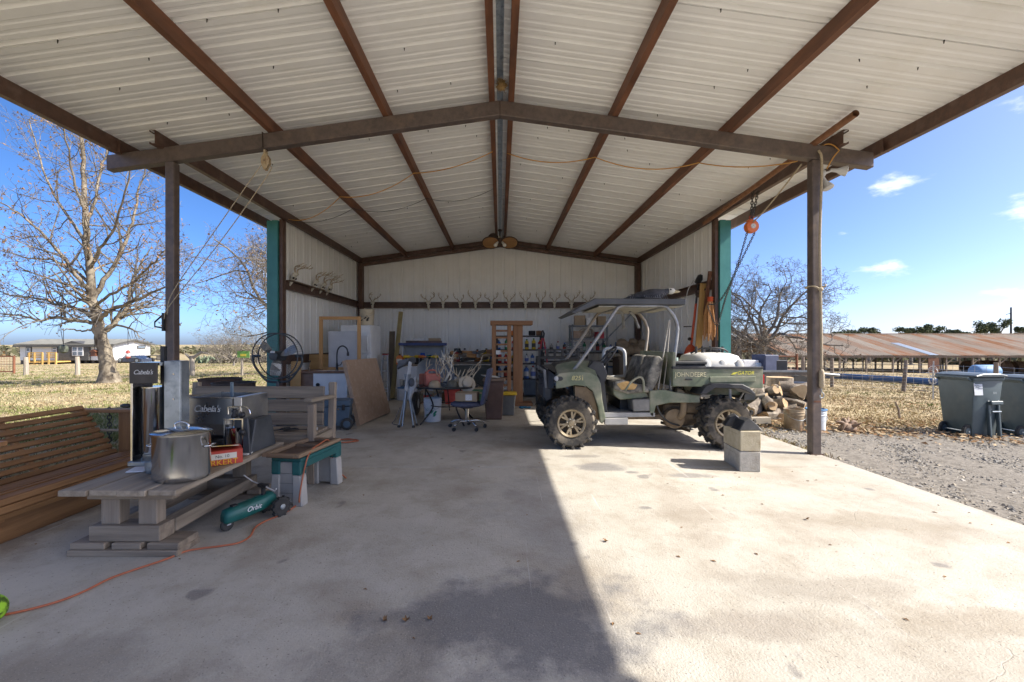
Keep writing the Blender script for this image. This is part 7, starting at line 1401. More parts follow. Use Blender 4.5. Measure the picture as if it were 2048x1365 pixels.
for s in (-1, 1):
    hl = MB().ball((xg + .045, s * .505, .815), .075, 14, 10, (1.1, .55, .75)).build('headlight', gdk, gt, smooth='all'); MB().ball((xg + .005, s * .535, .815), .04, 12, 8, (.7, .45, .8)).build('lens', pm('lens', (.35, .36, .37), (.45, .46, .47), rough=.15), hl, smooth='all')
gprism('bumper', [(1088, 772), (1104, 770), (1104, 800), (1092, 806), (1086, 795)], SY + .15, .75, gdk, bevel=.02)
text('lettering', '825', pm('decal_cream', (.62, .55, .25)), gt, tuple(gpt(1152, 757, SY) + Vector((0, -.003, 0))), (R(90), 0, 0), .075, .0008, shear=.2)
for dz, hh_ in ((-.006, .036), (.027, .009)): MB().box(gpt(1152, 757, SY) + Vector((.078, -.003, dz)), (.009, .0016, hh_)).build('lettering', MATS['decal_cream'], gt)
m = MB(); c0 = gpt(1141, 782, 5.36); 
for i in range(9): m.torus(c0 + Vector((.004 * i, 0, .075 - .021 * i)), .036, .007, 14, 6)
m.cyl(c0 + Vector((0, 0, .13)), c0 + Vector((.04, 0, -.16)), .017, 8); m.build('shock_absorber', gdk, gt); MB().beam(c0 + Vector((.03, .05, -.2)), Vector((.83 - GO.x, -.2, .28)), .04, .04).build('control_arm', mudk, gt)
# cab floor, sill, dash, steering
gprism('floor_pan', [(1208, 826), (1310, 826), (1310, 834), (1208, 836)], SY + .02, 1.0, sil, bevel=.004); gprism('step_plate', [(1210, 838), (1256, 836), (1256, 850), (1210, 850)], SY - .01, .05, sil, bevel=.003)
gprism('dash_panel', [(1194, 752), (1210, 770), (1216, 838), (1206, 846), (1202, 780)], SY + .06, .95, gdk); gprism('dash', [(1172, 738), (1186, 722), (1205, 724), (1216, 748), (1208, 775), (1194, 752)], SY + .14, .82, gdk, bevel=.015)
m = MB(); cs = gpt(1214, 716, SY + .35); q_ = Vector((-.78, 0, .62)).to_track_quat('Z', 'Y'); ring = [cs + q_ @ Vector((.17 * math.cos(t), .17 * math.sin(t), 0)) for t in [2 * math.pi * i / 28 for i in range(28)]]; m.tube(ring, .014, 8, closed=True); st_ = m.build('steering_wheel', gdk, gt, smooth='all')
for t in (0, 2.1, 4.2): MB().tube([cs, cs + q_ @ Vector((.165 * math.cos(t), .165 * math.sin(t), 0))], .01, 6).build('spoke', gdk, st_)
MB().tube([cs, gpt(1198, 740, SY + .35)], .02, 8).build('column', gdk, gt)
# roof and roll cage
RYn, RYf = 5.20, 6.36
def rz_(py): return CAM_H + (CY - py) * RYn / F
m = MB(); rx = lambda px: (px - CX) * RYn / F - GO.x
pf = [(rx(1141), rz_(625)), (rx(1190), rz_(597)), (rx(1372), rz_(598)), (rx(1372), rz_(610)), (rx(1196), rz_(609)), (rx(1150), rz_(628))]
m.prism(pf, RYn - GO.y, RYf - GO.y); m.build('roof_panel', pm('roof_grey', (.055, .058, .063), (.085, .088, .095), scale=4, rough=.5), gt, bevel=.008)
m = MB(); m.bb(rx(1200), rx(1368), RYn + .06 - GO.y, RYf - .06 - GO.y, rz_(611) - .012, rz_(611) - .001); m.build('roof_liner', pm('liner', (.36, .34, .28), (.45, .42, .35)), gt)
def cage(yo, tint):
    Y_ = RYn + .04 if yo == 0 else RYf - .06
    base = lambda px, py: Vector(((px - CX) * RYn / F - GO.x, Y_ - GO.y, CAM_H + (CY - py) * RYn / F))
    MB().tube(smooth_path([base(1146, 745), base(1190, 685), base(1232, 622), base(1240, 614)], 4) + smooth_path([base(1246, 611.5), base(1290, 612), base(1325, 611.5)], 2) + smooth_path([base(1336, 614), base(1350, 632), base(1357, 652), base(1357, 670), base(1350, 725), base(1343, 784)], 4), .021, 10).build('roll_bar', tint, gt, smooth='all')
cage(0, tubm); cage(1, pm('rusty_bar', (.25, .2, .15), (.4, .35, .29), rough=.6))
for px in (1246, 1332): x_ = rx(px); MB().tube([(x_, RYn + .04 - GO.y, rz_(612)), (x_, RYf - .06 - GO.y, rz_(612))], .022, 8).build('cross_bar', tubm, gt)
for s in (0, 1): MB().tube(smooth_path([(rx(1332), .52, rz_(650)), (rx(1318), .45, rz_(625)), (rx(1300), .3, rz_(613))], 4), .02, 8).build('brace', tubm, gt) if s else MB().tube(smooth_path([(rx(1262), .1, rz_(611)), (rx(1285), .35, rz_(620)), (rx(1296), .52, rz_(650))], 4), .02, 8).build('brace', tubm, gt)
# far side door frame in pale tube
m = MB(); fy = 6.28; P_ = lambda px, py: gpt(px, py, fy - .0); m.tube(smooth_path([P_(1207, 785), P_(1207, 715), P_(1210, 700), P_(1222, 697), P_(1238, 697), P_(1248, 703), P_(1250, 720), P_(1250, 755)], 4), .024, 8); m.tube([P_(1207, 755), P_(1250, 752)], .018, 8); m.build('side_frame', pm('pale_tube', (.5, .5, .48), (.6, .6, .58), rough=.4), gt, smooth='all')
# seats
seatv = pm('seat_vinyl', (.05, .048, .042), (.26, .24, .2), scale=12, rough=.7, lo=.35, hi=.7, c3=(.4, .37, .31), s3=8); foam = pm('seat_foam', (.42, .25, .09), (.58, .4, .18), rough=.95, bump=.6)
for k, yo in enumerate((5.42, 5.92)):
    m = MB(); secs = [(1262, 770, .05), (1285, 772, .06), (1296, 760, .06), (1304, 735, .055), (1310, 716, .05), (1304, 706, .03)]
    m.prism([(x, z) for x, z in gp2([(1284, 786), (1298, 782), (1308, 764), (1319, 728), (1319, 718), (1312, 711), (1302, 714), (1293, 738), (1285, 765)], 5.35)], yo - .20 - GO.y, yo + .20 - GO.y); m.build('seat_back', seatv, gt, bevel=.045, segs=3, smooth=60)
    m = MB(); m.prism(gp2([(1220, 762), (1240, 758), (1284, 770), (1292, 782), (1250, 786), (1222, 778)], 5.35), yo - .23 - GO.y, yo + .23 - GO.y); sc_ = m.build('seat_cushion', seatv, gt, bevel=.03, segs=2, smooth=60)
    if k == 0: m = MB(); m.prism(gp2([(1226, 766), (1246, 760), (1268, 768), (1262, 777), (1236, 778)], 5.34), yo - .245 - GO.y, yo - .08 - GO.y); m.build('torn_foam', foam, sc_, bevel=.02, segs=2)
gprism('seat_base', [(1226, 776), (1292, 784), (1300, 796), (1240, 800), (1228, 790)], SY + .08, .9, gg, bevel=.01); gprism('under_seat_box', [(1240, 800), (1305, 796), (1305, 826), (1240, 826)], SY + .3, .6, gdk)
MB().tube(smooth_path([gpt(1250, 782, SY + .02), gpt(1262, 765, SY + .02), gpt(1277, 755, SY + .02), gpt(1286, 760, SY + .02), gpt(1288, 786, SY + .02)], 5), .014, 8).build('grab_handle', gg, gt, smooth='all')
gprism('battery_box', [(1265, 800), (1304, 798), (1304, 823), (1267, 824)], SY + .03, .22, pm('battery_grey', (.16, .155, .145), (.26, .25, .23)), bevel=.01); MB().lathe([(.05, 0), (.055, .02), (.03, .035)], gpt(1289, 798, SY + .12), 14).build('fuel_cap', gdk, gt)
# lower body behind the seats, exhaust
gprism('side_cover', [(1300, 782), (1330, 780), (1355, 786), (1400, 792), (1400, 806), (1340, 806), (1312, 812), (1306, 835), (1300, 830)], SY + .02, .05, gg, bevel=.006)
gprism('engine', [(1330, 806), (1400, 806), (1410, 850), (1350, 855), (1325, 835)], SY + .25, .5, mudk, bevel=.03)
MB().lathe([(.06, -.05), (.12, -.045), (.125, .03), (.06, .05)], gpt(1347, 837, SY + .2), 20, axis='Y').build('drive_clutch', mud, gt, smooth=40); MB().tube(smooth_path([gpt(1352, 783, SY + .12), gpt(1362, 786, SY + .12), gpt(1367, 800, SY + .12), gpt(1366, 825, SY + .12), gpt(1358, 836, SY + .16)], 5), .038, 10).build('intake_duct', mud, gt, smooth='all')
MB().lathe([(.06, -.17), (.10, -.15), (.105, .12), (.06, .15)], gpt(1392, 815, SY + .28), 18, axis='X').build('muffler', mud, gt, smooth=40)
m = MB(); m.tube(smooth_path([gpt(1310, 800, SY + .05), gpt(1322, 830, SY + .05), gpt(1345, 848, SY + .1), gpt(1385, 855, SY + .3)], 4), .012, 6); m.build('brake_cable', gdk, gt)
m = MB(); 
for q in range(16): a = q * .39; m.tube([gpt(1322, 845, SY + .4), gpt(1380, 862, SY + .4)], .02, 5)
m.build('drive_shaft', mudk, gt)
# cargo bed
BY0, BY1 = 5.14, 6.34
gprism('bed_side', [(1346, 738), (1525, 737), (1525, 777), (1500, 776), (1346, 773)], BY0, .03, gg, bevel=.004); gprism('bed_side', [(1346, 738), (1525, 737), (1525, 777), (1346, 773)], BY0, .03, gg, bevel=.004).location = (0, BY1 - BY0, 0)
gprism('bed_floor', [(1346, 768), (1525, 770), (1525, 775), (1346, 773)], BY0 + .03, BY1 - BY0 - .03, gg); gprism('tailgate', [(1521, 738), (1526, 738), (1526, 777), (1521, 777)], BY0 + .031, BY1 - BY0 - .03, gg)
MB().bb(rx(1343), rx(1349), BY0 + .02 - GO.y, BY1 + .02 - GO.y, .72, 1.13).build('bed_front', gg, gt, bevel=.006)
for px0, px1, py0, py1 in ((1346, 1527, 734, 738.5),): gprism('bed_rail', [(px0, py0), (px1, py0), (px1, py1), (px0, py1)], BY0 - .012, .06, gdk, bevel=.004); gprism('bed_rail', [(px0, py0), (px1, py0), (px1, py1), (px0, py1)], BY0 - .012, .06, gdk, bevel=.004).location = (0, BY1 - BY0 + .0, 0)
gprism('side_rib', [(1420, 754), (1512, 753), (1512, 764), (1420, 766)], BY0 - .012, .013, gg, bevel=.005)
gprism('tail_light', [(1522, 750), (1529, 750), (1529, 768), (1522, 768)], BY0 + .05, .06, pm('tail_red', (.45, .01, .02), rough=.25), bevel=.004)
dec = MATS['decal_cream']
for wd, px_ in (('JOHN', 1364.5), ('DEERE', 1396)): text('lettering', wd, pm('decal_yellow', (.72, .66, .42)), gt, tuple(gpt(px_, 750, BY0) + Vector((0, -.003, 0))), (R(90), 0, 0), .078, .0008, space=1.0, sx=.86)
text('lettering', 'GATOR', pm('decal_bright', (.72, .66, .08)), gt, tuple(gpt(1490, 746.5, BY0) + Vector((0, -.014, 0))), (R(90), 0, 0), .058, .0008, shear=.25)
MB().prism(gp2([(1462, 750), (1466, 746), (1476, 744), (1470, 749)], BY0), BY0 - .004 - GO.y, BY0 - .001 - GO.y).build('decal_mark', MATS['decal_bright'], gt)
MB().bb(rx(1366), rx(1378), BY0 - .03 - GO.y, BY0 - .001 - GO.y, .80, .815).build('bed_latch', gdk, gt)
gprism('rear_fender', [(1400, 790), (1412, 772), (1424, 768), (1486, 769), (1500, 776), (1512, 788), (1506, 790), (1492, 782), (1480, 778), (1430, 777), (1414, 789)], BY0 - .08, .30, gdk, bevel=.008)
gprism('bed_support', [(1405, 775), (1500, 777), (1496, 790), (1410, 790)], BY0 + .3, .6, gg); gprism('rear_bumper', [(1490, 786), (1512, 790), (1508, 800), (1488, 800)], BY0 + .2, .8, gdk)
m = MB(); m.tube([gpt(1492, 778, BY0 + .1), gpt(1478, 800, BY0 + .2)], .012, 6); m.tube([gpt(1460, 778, BY0 + .02), gpt(1460, 798, BY0 + .02)], .016, 6); m.build('fender_strut', sil, gt)
MB().tube(smooth_path([gpt(1338, 640, 5.3), gpt(1330, 690, 5.3), gpt(1322, 740, 5.28), gpt(1316, 782, 5.26)], 4), .008, 6).build('seat_belt', pm('belt', (.45, .42, .36)), gt); MB().tube([gpt(1340, 640, 5.34), gpt(1334, 720, 5.34), gpt(1326, 782, 5.3)], .007, 6).build('seat_belt', MATS['belt'], gt)
# sprayer tank and tool box riding in the bed
tk = thing('sprayer_tank', 'white plastic sprayer tank with dark fittings in the cargo bed', 'tank', (2.75, 5.72, .765)); wtk = pm('tank_white', (.62, .61, .57), (.7, .69, .65), rough=.4, c3=(.5, .46, .38), s3=3)
m = MB(); vs = []; fs = []; N = 28; secs = ((.30, .0, .36), (.33, .05, .38), (.335, .20, .385), (.325, .24, .37), (.29, .31, .34), (.20, .345, .25), (.05, .355, .08))
for rx_, z, ry_ in secs:
    for j in range(N): a = 2 * math.pi * j / N; ca, sa = math.cos(a), math.sin(a); vs.append((rx_ * math.copysign(abs(ca) ** .6, ca), ry_ * math.copysign(abs(sa) ** .6, sa), z))
for i in range(len(secs) - 1):
    for j in range(N): fs.append((i * N + j, i * N + (j + 1) % N, (i + 1) * N + (j + 1) % N, (i + 1) * N + j))
fs.append(tuple(range((len(secs) - 1) * N, len(secs) * N))); m.add(vs, fs); m.build('body', wtk, tk, smooth=50)
for x in (-.2, 0, .2): MB().ball((x, -.37, .17), .06, 10, 8, (1, .25, 1.8)).build('moulded_rib', wtk, tk, smooth='all')
MB().lathe([(.09, .35), (.09, .385), (.07, .395), (.001, .395)], (.06, 0, 0), 18).build('lid', black_pl, tk); m = MB(); m.tube(smooth_path([(-.26, -.05, .34), (-.15, -.08, .40), (0, -.12, .41), (.12, -.12, .40), (.2, -.1, .36)], 4), .012, 6); m.build('hose', black_pl, tk, smooth='all')
for x in (-.2, -.12, -.02, .14): MB().cyl((x, -.08, .33), (x, -.08, .43), .016, 8).build('fitting', black_pl, tk)
MB().tube([(-.1, -.39, .02), (.0, -.3, .30), (.05, -.1, .37)], .007, 5).build('tie_strap', black_pl, tk)
bx2 = thing('bed_tool_box', 'black plastic tool box at the front of the cargo bed', 'tool box', (2.32, 5.50, .765)); MB().bb(-.22, .20, -.2, .2, 0, .21).build('body', gdk, bx2, bevel=.012); MB().bb(-.23, .21, -.21, .21, .211, .25).build('lid', gdk, bx2, bevel=.01); MB().cyl((-.10, 0, .25), (-.10, 0, .29), .035, 12).build('cap', pm('mint_cap', (.35, .45, .4)), bx2)
# bird decoy under netting on the roof
bd = thing('bird_decoy', 'netted dark bird decoy with white head lying on the vehicle roof', 'decoy', (1.97, 5.78, CAM_H + (CY - 597) * RYn / F + .003)); dcy = pm('decoy_dark', (.02, .022, .028), (.07, .07, .08), scale=18, rough=.8); m = MB(); N = 16; vs = []; fs = []
secs = [(-.40, .01, .015, .02), (-.30, .06, .03, .035), (-.15, .14, .065, .07), (.02, .17, .09, .09), (.12, .13, .085, .10), (.18, .07, .06, .12), (.22, .045, .045, .135), (.27, .04, .04, .15)]
for x, hy, hz, zc in secs:
    for j in range(N): a = 2 * math.pi * j / N; vs.append((x, hy * math.cos(a), max(.002, zc + hz * math.sin(a))))
for i in range(len(secs) - 1):
    for j in range(N): fs.append((i * N + j, i * N + (j + 1) % N, (i + 1) * N + (j + 1) % N, (i + 1) * N + j))
fs += [tuple(range(N)), tuple(range((len(secs) - 1) * N, len(secs) * N))]; m.add(vs, fs); m.build('body', dcy, bd, smooth='all'); MB().ball((.30, 0, .155), .05, 14, 10, (1.2, .8, .9)).build('head', pm('decoy_white', (.6, .58, .5), (.68, .66, .58)), bd, smooth='all'); MB().lathe([(.022, 0), (.016, .05), (.004, .085)], (.345, 0, .145), 10, axis='X').build('bill', pm('bill', (.5, .42, .25)), bd); MB().ball((.29, -.035, .17), .012, 8, 6).build('eye', black_pl, bd)
m = MB(); 
for k in range(15):
    for q in (-1, 1):
        pts = []
        for i in range(9):
            u = i / 8; x = -.22 + .028 * k + q * .10 * (u - .5); a = math.pi * (.02 + .96 * u); hy = .15 if -.1 < x < .12 else .10; hz = .105 if x > -.1 else .07; pts.append((x, -hy * 1.08 * math.cos(a), .055 + hz * 1.1 * math.sin(a) - .02))
        m.tube(pts, .0035, 4)
m.build('netting', pm('netting', (.16, .16, .17), (.24, .24, .25)), bd)
# ================================================================== blocks on the floor
blk = pm('concrete_block', (.36, .335, .29), (.48, .45, .395), scale=18, rough=.9, bump=.5, bscale=90, c3=(.30, .265, .21), s3=4)
blky = pm('yellowed_block', (.42, .36, .24), (.52, .46, .33), scale=14, rough=.9, bump=.4, bscale=90, c3=(.34, .27, .17), s3=5)
bc = Vector((2.425, 4.36, 0)); rzb = R(-7)
for k, (m_, lab, dz, da) in enumerate(((blk, 'lower grey concrete block of the stack by the vehicle', 0, 0), (blky, 'upper yellowish concrete block of the stack by the vehicle', .197, R(1.5)))):
    root = thing('concrete_block', lab, 'concrete block', bc + Vector((0, 0, dz)), rzb + da, 'stacked concrete blocks'); MB().bb(-.095, .095, -.197, .197, 0, .193).build('block', m_, root, bevel=.006); MB().bb(-.0955, .0955, -.15, .15, .15, .152).build('score_line', pm('score', (.16, .145, .12)), root)
for k, (dy, da, lab) in enumerate(((-.10, R(8), 'front black ribbed wheel chock on the concrete blocks'), (.09, R(-14), 'rear black ribbed wheel chock on the concrete blocks'))):
    root = thing('wheel_chock', lab, 'wheel chock', bc + Vector((-.01, dy, .394)), rzb + da); ck = pm('chock_black', (.03, .03, .032), (.07, .07, .07), rough=.6)
    MB().prism([(-.11, 0), (.11, 0), (.07, .05), (-.005, .115), (-.055, .09)], -.075, .075).build('wedge', ck, root, bevel=.004)
    for q in range(9): t = q / 8; x = -.11 + t * .055; z = t * .09; MB().box((x - .004, 0, z + .004), (.004, .145, .006), (0, R(-58), 0)).build('ridge', ck, root)
# leaves and bits of dirt on the slab
rl = random.Random(14); m = MB()
for k in range(120):
    if rl.random() < .35: x, y = rl.uniform(1.0, 3.5), rl.uniform(1.8, 5)
    else: x, y = rl.uniform(-3.3, 3.5), rl.uniform(1.7, 9)
    s_ = rl.uniform(.004, .013); a = rl.uniform(0, 6.3); m.add([(x + s_ * math.cos(a + t) * q, y + s_ * math.sin(a + t) * q, .0015 + .004 * (i % 2)) for i, (t, q) in enumerate(((0, 1.4), (1.4, .6), (3.1, 1.2), (4.6, .7)))], [(0, 1, 2, 3)])
tag(m.build('leaf_litter', [leaf_brown], fixn=False), 'scattered leaf bits and grit on the concrete', 'litter', kind='stuff')
for k, (px, py) in enumerate(((1614, 1040), (860, 1240), (812, 1243), (1212, 1084), (770, 1243))):
    p = fl(px, py); m = MB(); s_ = .015
    for q in range(3): a = rl.uniform(0, 6.3); m.add([(s_ * math.cos(a + t) * g, s_ * math.sin(a + t) * g, h) for t, g, h in ((0, 1.2, .012), (1.2, .6, .004), (3.1, 1.3, .016), (4.5, .7, .002))], [(0, 1, 2, 3)])
    o = m.build('dead_leaf', leaf_brown, fixn=False); o.location = (p.x, p.y, .002); tag(o, ('curled dead leaf on the sunlit slab right of centre', 'brown dead leaf on the shaded slab below centre', 'dark leaf fragment beside the brown leaf on the shaded slab', 'dead leaf on the sunlit slab near the shadow edge', 'smallest leaf fragment on the shaded slab')[k], 'leaf', 'dead leaves on the slab')
# ================================================================== outside on the right
barkl = pm('log_bark', (.10, .08, .06), (.23, .185, .14), scale=12, rough=.95, bump=.9, bscale=30, c3=(.33, .29, .23), s3=4); cut = pm('log_cut', (.40, .27, .14), (.56, .41, .24), scale=12, rough=.85, c3=(.28, .17, .08), s3=6)
def log(loc, d, L_, r_, label, seed, group='firewood pile'):
    rr = random.Random(seed); d = Vector(d).normalized(); u = d.orthogonal().normalized(); v = d.cross(u); N = 12; m = MB(); vs = []
    for t in (0, .33, .66, 1):
        for j in range(N): a = 2 * math.pi * j / N; q = r_ * (1 + .35 * noise.noise((seed * 1.7, t * 2.5, math.cos(a) * 1.5 + seed)) + .16 * math.sin((2 + seed % 2) * a + seed)); vs.append(d * (t - .5) * L_ + (u * math.cos(a) + v * math.sin(a)) * q + u * .05 * math.sin(t * 3 + seed))
    fs = [(i * N + j, i * N + (j + 1) % N, (i + 1) * N + (j + 1) % N, (i + 1) * N + j) for i in range(3) for j in range(N)]; m.add(vs, fs); m.cm = 1; m.add(vs[:N], [tuple(range(N - 1, -1, -1))]); m.add(vs[-N:], [tuple(range(N))])
    o = m.build('firewood_log', [barkl, cut], smooth=45); o.location = loc; return tag(o, label, 'log', group)
rf2 = random.Random(41); W0 = []
pile = []
for lv, (py, n, x0, x1) in enumerate(((840, 11, 1498, 1622), (825, 11, 1496, 1616), (810, 10, 1498, 1610), (795, 9, 1500, 1606), (781, 7, 1510, 1600))):
    for q in range(n): pile.append((x0 + (x1 - x0) * q / (n - 1) + rf2.uniform(-5, 5), py + rf2.uniform(-4, 4), lv))
row = ('bottom row', 'second row', 'third row', 'fourth row', 'top'); cnt = {}
for i, (px, py, lv) in enumerate(pile):
    Yd = 7.4 + .12 * lv + rf2.uniform(-.1, .25); p = at(px, py, Yd); cnt[lv] = cnt.get(lv, 0) + 1
    log((p.x, Yd, p.z), (rf2.uniform(-2.2, 2.2), 1, rf2.uniform(-.5, .5)), rf2.uniform(.32, .65), rf2.uniform(.06, .115), '%s log from the left in the %s of the firewood pile' % (ords[cnt[lv] - 1], row[lv]), i)
stp = at(1580, 757, 8.0); sroot = thing('stump_slice', 'wide pale sawn stump lying on the back of the firewood pile', 'stump', (stp.x, 8.3, stp.z - .09)); MB().lathe([(.20, -.17), (.23, -.15), (.215, 0), (.22, .09), (.001, .095)], n=18, cap=False).build('wood', [cut], sroot, smooth=50); MB().lathe([(.21, -.18), (.24, -.15), (.225, 0), (.228, .085)], n=18, cap=False).build('bark', barkl, sroot)
pb = at(1518, 835, 6.9); tag(MB().box((pb.x, 6.9, terrain(pb.x, 6.9) + .09), (.34, .1, .1), (0, 0, .1)).build('pallet_board', wood('pallet', (.32, .27, .2), (.45, .39, .3), 'X'), bevel=.004), 'short pale board supporting the firewood pile', 'board')
p = gh(1588, 861); rusb = bucket('rust stained bucket in front of the firewood pile', p, pm('rusty_bucket', (.25, .17, .09), (.45, .38, .27), scale=6, c3=(.3, .13, .04), s3=5), None, .135, .33, metal=True)
p = gh(1632, 864); bucket('white bucket with blue rim half hidden behind the right post', p, pm('white_pl', (.55, .58, .6)), None, .13, .35); rimb = MB().torus((p.x, p.y, p.z + .345), .134, .012, 24, 6).build('bucket_lid', pm('rim_blue', (.03, .16, .35))); tag(rimb, 'blue ring lid resting on the white bucket', 'lid')
# driftwood root, stick, leaf heap
p = gh(1695, 866); dw = thing('driftwood_root', 'gnarled reddish root lying where grass meets gravel', 'driftwood', p); dw.scale = (.8, .8, .8); dwm = wood('root_wood', (.13, .075, .045), (.27, .175, .11), 'X')
rr2 = random.Random(3)
for k in range(7): a = rr2.uniform(0, 6.3); MB().tube(smooth_path([(0, 0, .08), (.12 * math.cos(a), .10 * math.sin(a), .12 + rr2.uniform(-.05, .12)), (.26 * math.cos(a), .2 * math.sin(a), .05 + rr2.uniform(-.03, .28))], 4), [.055, .05, .045, .04, .036, .03, .022, .014, .006], 8).build('root_limb', dwm, dw, smooth='all')
MB().ball((0, 0, .08), .13, 12, 8, (1.3, .9, .8)).build('burl', dwm, dw, smooth='all')
p = gh(1800, 838); tag(MB().tube([p + Vector((0, 0, -.05)), p + Vector((-.03, 0, .18)), p + Vector((-.09, 0, .33))], [.022, .02, .014], 7).build('stake', oldwood), 'dark leaning stick stuck in the dry grass', 'stick')
m = MB(); rl = random.Random(8)
def lit(px, py, sx, sy, n, sz=.03):
    c = gh(px, py)
    for k in range(n):
        x, y = c.x + rl.gauss(0, sx), c.y + rl.gauss(0, sy)
        if x < 3.62: continue
        s_ = sz * rl.uniform(.5, 1.4); a = rl.uniform(0, 6.3); z = terrain(x, y) + .012 + rl.random() * .03; m.cm = rl.randrange(2); m.add([(x + s_ * math.cos(a + t) * q, y + s_ * math.sin(a + t) * q, z + rl.uniform(0, .03)) for t, q in ((0, 1.3), (1.4, .6), (3.1, 1.2), (4.6, .7))], [(0, 1, 2, 3)])
lit(1640, 860, .5, .25, 300); lit(1720, 862, .7, .3, 380); lit(1800, 850, .8, .3, 420); lit(1880, 870, .7, .25, 260); lit(1560, 850, .6, .2, 260); lit(1800, 810, 1.6, .9, 500); lit(1960, 885, .8, .2, 200)
tag(m.build('fallen_leaves', [leaf_brown, pm('leaf_tan', (.3, .21, .12), (.45, .34, .2), rough=.95)], fixn=False), 'fallen brown leaves along the edge of the gravel', 'leaves', kind='stuff')
# ---- two wheeled rubbish carts
def cart(label, px, py, rz):
    p = gh(px, py); root = thing('rubbish_cart', label, 'rubbish cart', p, rz, 'rubbish carts'); root.scale = (.76, .8, .95); cg = pm('cart_green', (.05, .075, .085), (.075, .105, .115), scale=4, rough=.5, c3=(.12, .14, .13), s3=2.5, lo3=.55, hi3=.9)
    def taper(w0, d0, w1, d1, z0, z1): 
        return MB().add([(-w0, -d0, z0), (w0, -d0, z0), (w0, d0, z0), (-w0, d0, z0), (-w1, -d1, z1), (w1, -d1, z1), (w1, d1, z1), (-w1, d1, z1)], [(0, 1, 2, 3), (4, 5, 6, 7), (0, 1, 5, 4), (1, 2, 6, 5), (2, 3, 7, 6), (3, 0, 4, 7)])
    taper(.27, .24, .34, .32, .03, .97).build('body', cg, root, bevel=.03, segs=2, smooth=50); taper(.35, .33, .36, .34, .93, .99).build('rim', cg, root, bevel=.012)
    m = MB(); m.prism([(-.37, .995), (.37, .995), (.36, 1.02), (.2, 1.05), (-.2, 1.05), (-.36, 1.02)], -.38, .34); m.build('lid', pm('cart_lid', (.06, .075, .085), (.09, .11, .12), rough=.45), root, bevel=.012)
    for s in (-1, 1):
        w_ = MB().lathe([(.03, -.025), (.10, -.025), (.11, -.015), (.11, .015), (.10, .025), (.03, .025)], (-.33, s * .20, .11), 18, axis='Y').build('wheel', rubber, root, smooth=40); MB().lathe([(.005, -.028), (.06, -.028), (.06, .028), (.005, .028)], (-.33, s * .20, .11), 12, axis='Y').build('rim', cg, w_)
    MB().cyl((-.33, -.24, .11), (-.33, .24, .11), .014, 8).build('axle', galv, root); MB().tube([(-.34, -.28, .93), (-.42, -.28, .98), (-.42, .28, .98), (-.34, .28, .93)], .018, 8).build('handle', cg, root)
    # grab recess framed by two ribs on the front
    for x in (.03, .25): MB().box((x, -.30, .30), (.05, .06, .62), (R(-4), 0, R(0))).build('front_rib', cg, root, bevel=.01)
    MB().box((.14, -.335, .58), (.27, .06, .06), (R(-4), 0, 0)).build('front_rib', cg, root, bevel=.01); MB().cyl((.04, -.345, .44), (.24, -.345, .44), .012, 8).build('lift_bar', galv, root)
    lb = MB().box((-.235, -.318, .80), (.19, .004, .19), (R(-5), 0, 0)).build('sticker', pm('sticker', (.6, .62, .64)), root)
    tx = pm('sticker_text', (.05, .08, .14))
    for t, zz, sz, xo in (('SD', .845, .075, -.27), ('SUPERIOR', .845, .028, -.195), ('DISPOSAL', .812, .028, -.195), ('512-236-8282', .762, .026, -.235)): text('lettering', t, tx, lb, (xo, -.3225 - (zz - .8) * .087, zz), (R(85), 0, 0), sz, .0004)
    text('lettering', 'BIN', pm('mould_text', (.3, .33, .33)), root, (.12, -.334, .74), (R(85), 0, 0), .05, .0008)
cart('dark green wheeled rubbish cart with white sticker at the gravel edge', 1938, 872, R(6)); cart('second dark green rubbish cart cut off by the picture edge', 2052, 874, R(-3))
# twisted wire on the fence by the carts
p = gh(1866, 800); m = MB(); rr3 = random.Random(5)
for k in range(7): m.torus((rr3.uniform(-.05, .05), rr3.uniform(-.05, .05), .7 + rr3.uniform(-.15, .2)), rr3.uniform(.08, .16), .006, 14, 4, rr3.choice('XYZ'))
m.tube([(0, 0, 0), (.02, 0, 1.2)], .02, 6); o = m.build('wire_tangle', wire); o.location = p; tag(o, 'tangle of loose wire on a stake beside the carts', 'wire')
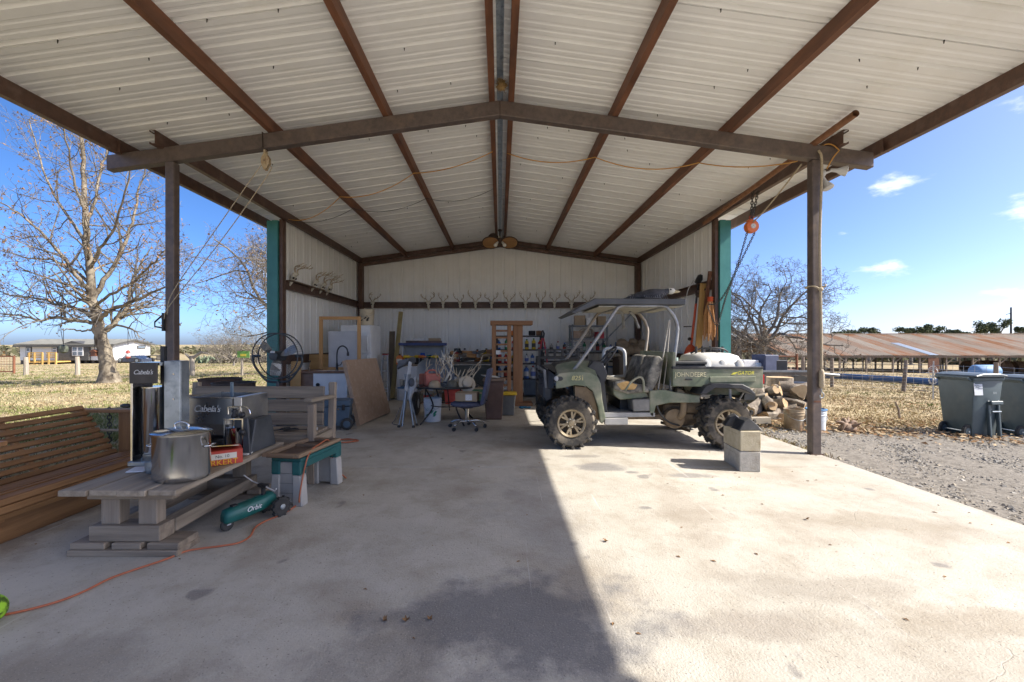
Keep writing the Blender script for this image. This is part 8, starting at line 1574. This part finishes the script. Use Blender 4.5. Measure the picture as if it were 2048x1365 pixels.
# ---- junk trailer and pipe gate behind the vehicle
b_ = onland(*at(1530, 0, 13.5).xy); jt = thing('flat_trailer', 'low dark flat trailer loaded with odds and ends beyond the vehicle', 'trailer', b_); zt = at(0, 742, 13.5).z - b_.z
MB().bb(-1.1, 1.3, -.7, .7, zt - .12, zt).build('deck', tdark, jt)
for s in (-.4, .5): MB().lathe([(.05, -.09), (.3, -.09), (.3, .09), (.05, .09)], (s, -.78, .3), 16, axis='Y').build('wheel', rubber, jt)
MB().tube([(1.3, 0, zt - .06), (2.3, 0, zt - .15)], .05, 6).build('tongue', gsm, jt); MB().bb(-1.1, 1.3, -.72, -.66, zt, zt + .06).build('side_rail', gsm, jt)
def on(label, name, cat, px, w_, h, d, mat, rz=0): tag(MB().box((at(px, 0, 13.4).x, 13.4, b_.z + zt + h / 2 + .001), (w_, d, h), (0, 0, rz)).build(name, mat, bevel=.02), label, cat)
on('white cooler at the left end of the loaded trailer', 'cooler', 'cooler', 1494, .5, .34, .4, MATS['label_white'], .1); on('dark blue bundle in the middle of the loaded trailer', 'tarp_bundle', 'tarp', 1530, .55, .5, .5, pm('navy', (.02, .03, .07), (.04, .05, .1)), .3); on('black crate on the loaded trailer right of the blue bundle', 'crate', 'crate', 1553, .45, .34, .4, black_pl, -.1); on('pale blue box between the cooler and the bundle on the trailer', 'storage_box', 'box', 1511, .3, .26, .4, pm('pale_blue', (.3, .38, .48), (.38, .46, .55)), .2)
b_ = onland(*at(1575, 0, 15).xy); gt2 = thing('pipe_gate', 'dark red pipe gate standing behind the loaded trailer', 'gate', b_); hh = 1.25
for x in (-.55, .32): MB().cyl((x, 0, -.2), (x, 0, hh), .04, 8).build('gate_post', rg, gt2)
for k in range(5): MB().cyl((-.55, 0, .25 + .23 * k), (.32, 0, .25 + .23 * k), .022, 6).build('rail', rg, gt2)
p = gh(1598, 800); bs = thing('dark_bin', 'dark plastic barrel standing behind the stump slice', 'barrel', onland(*at(1600, 0, 8.6).xy)); MB().lathe([(.22, 0), (.24, .1), (.25, .55), (.24, .62), (.2, .64), (.001, .64)], n=20, cap=False).build('shell', black_pl, bs, smooth=50); MB().torus((0, 0, .6), .245, .012, 20, 6).build('hoop', black_pl, bs)
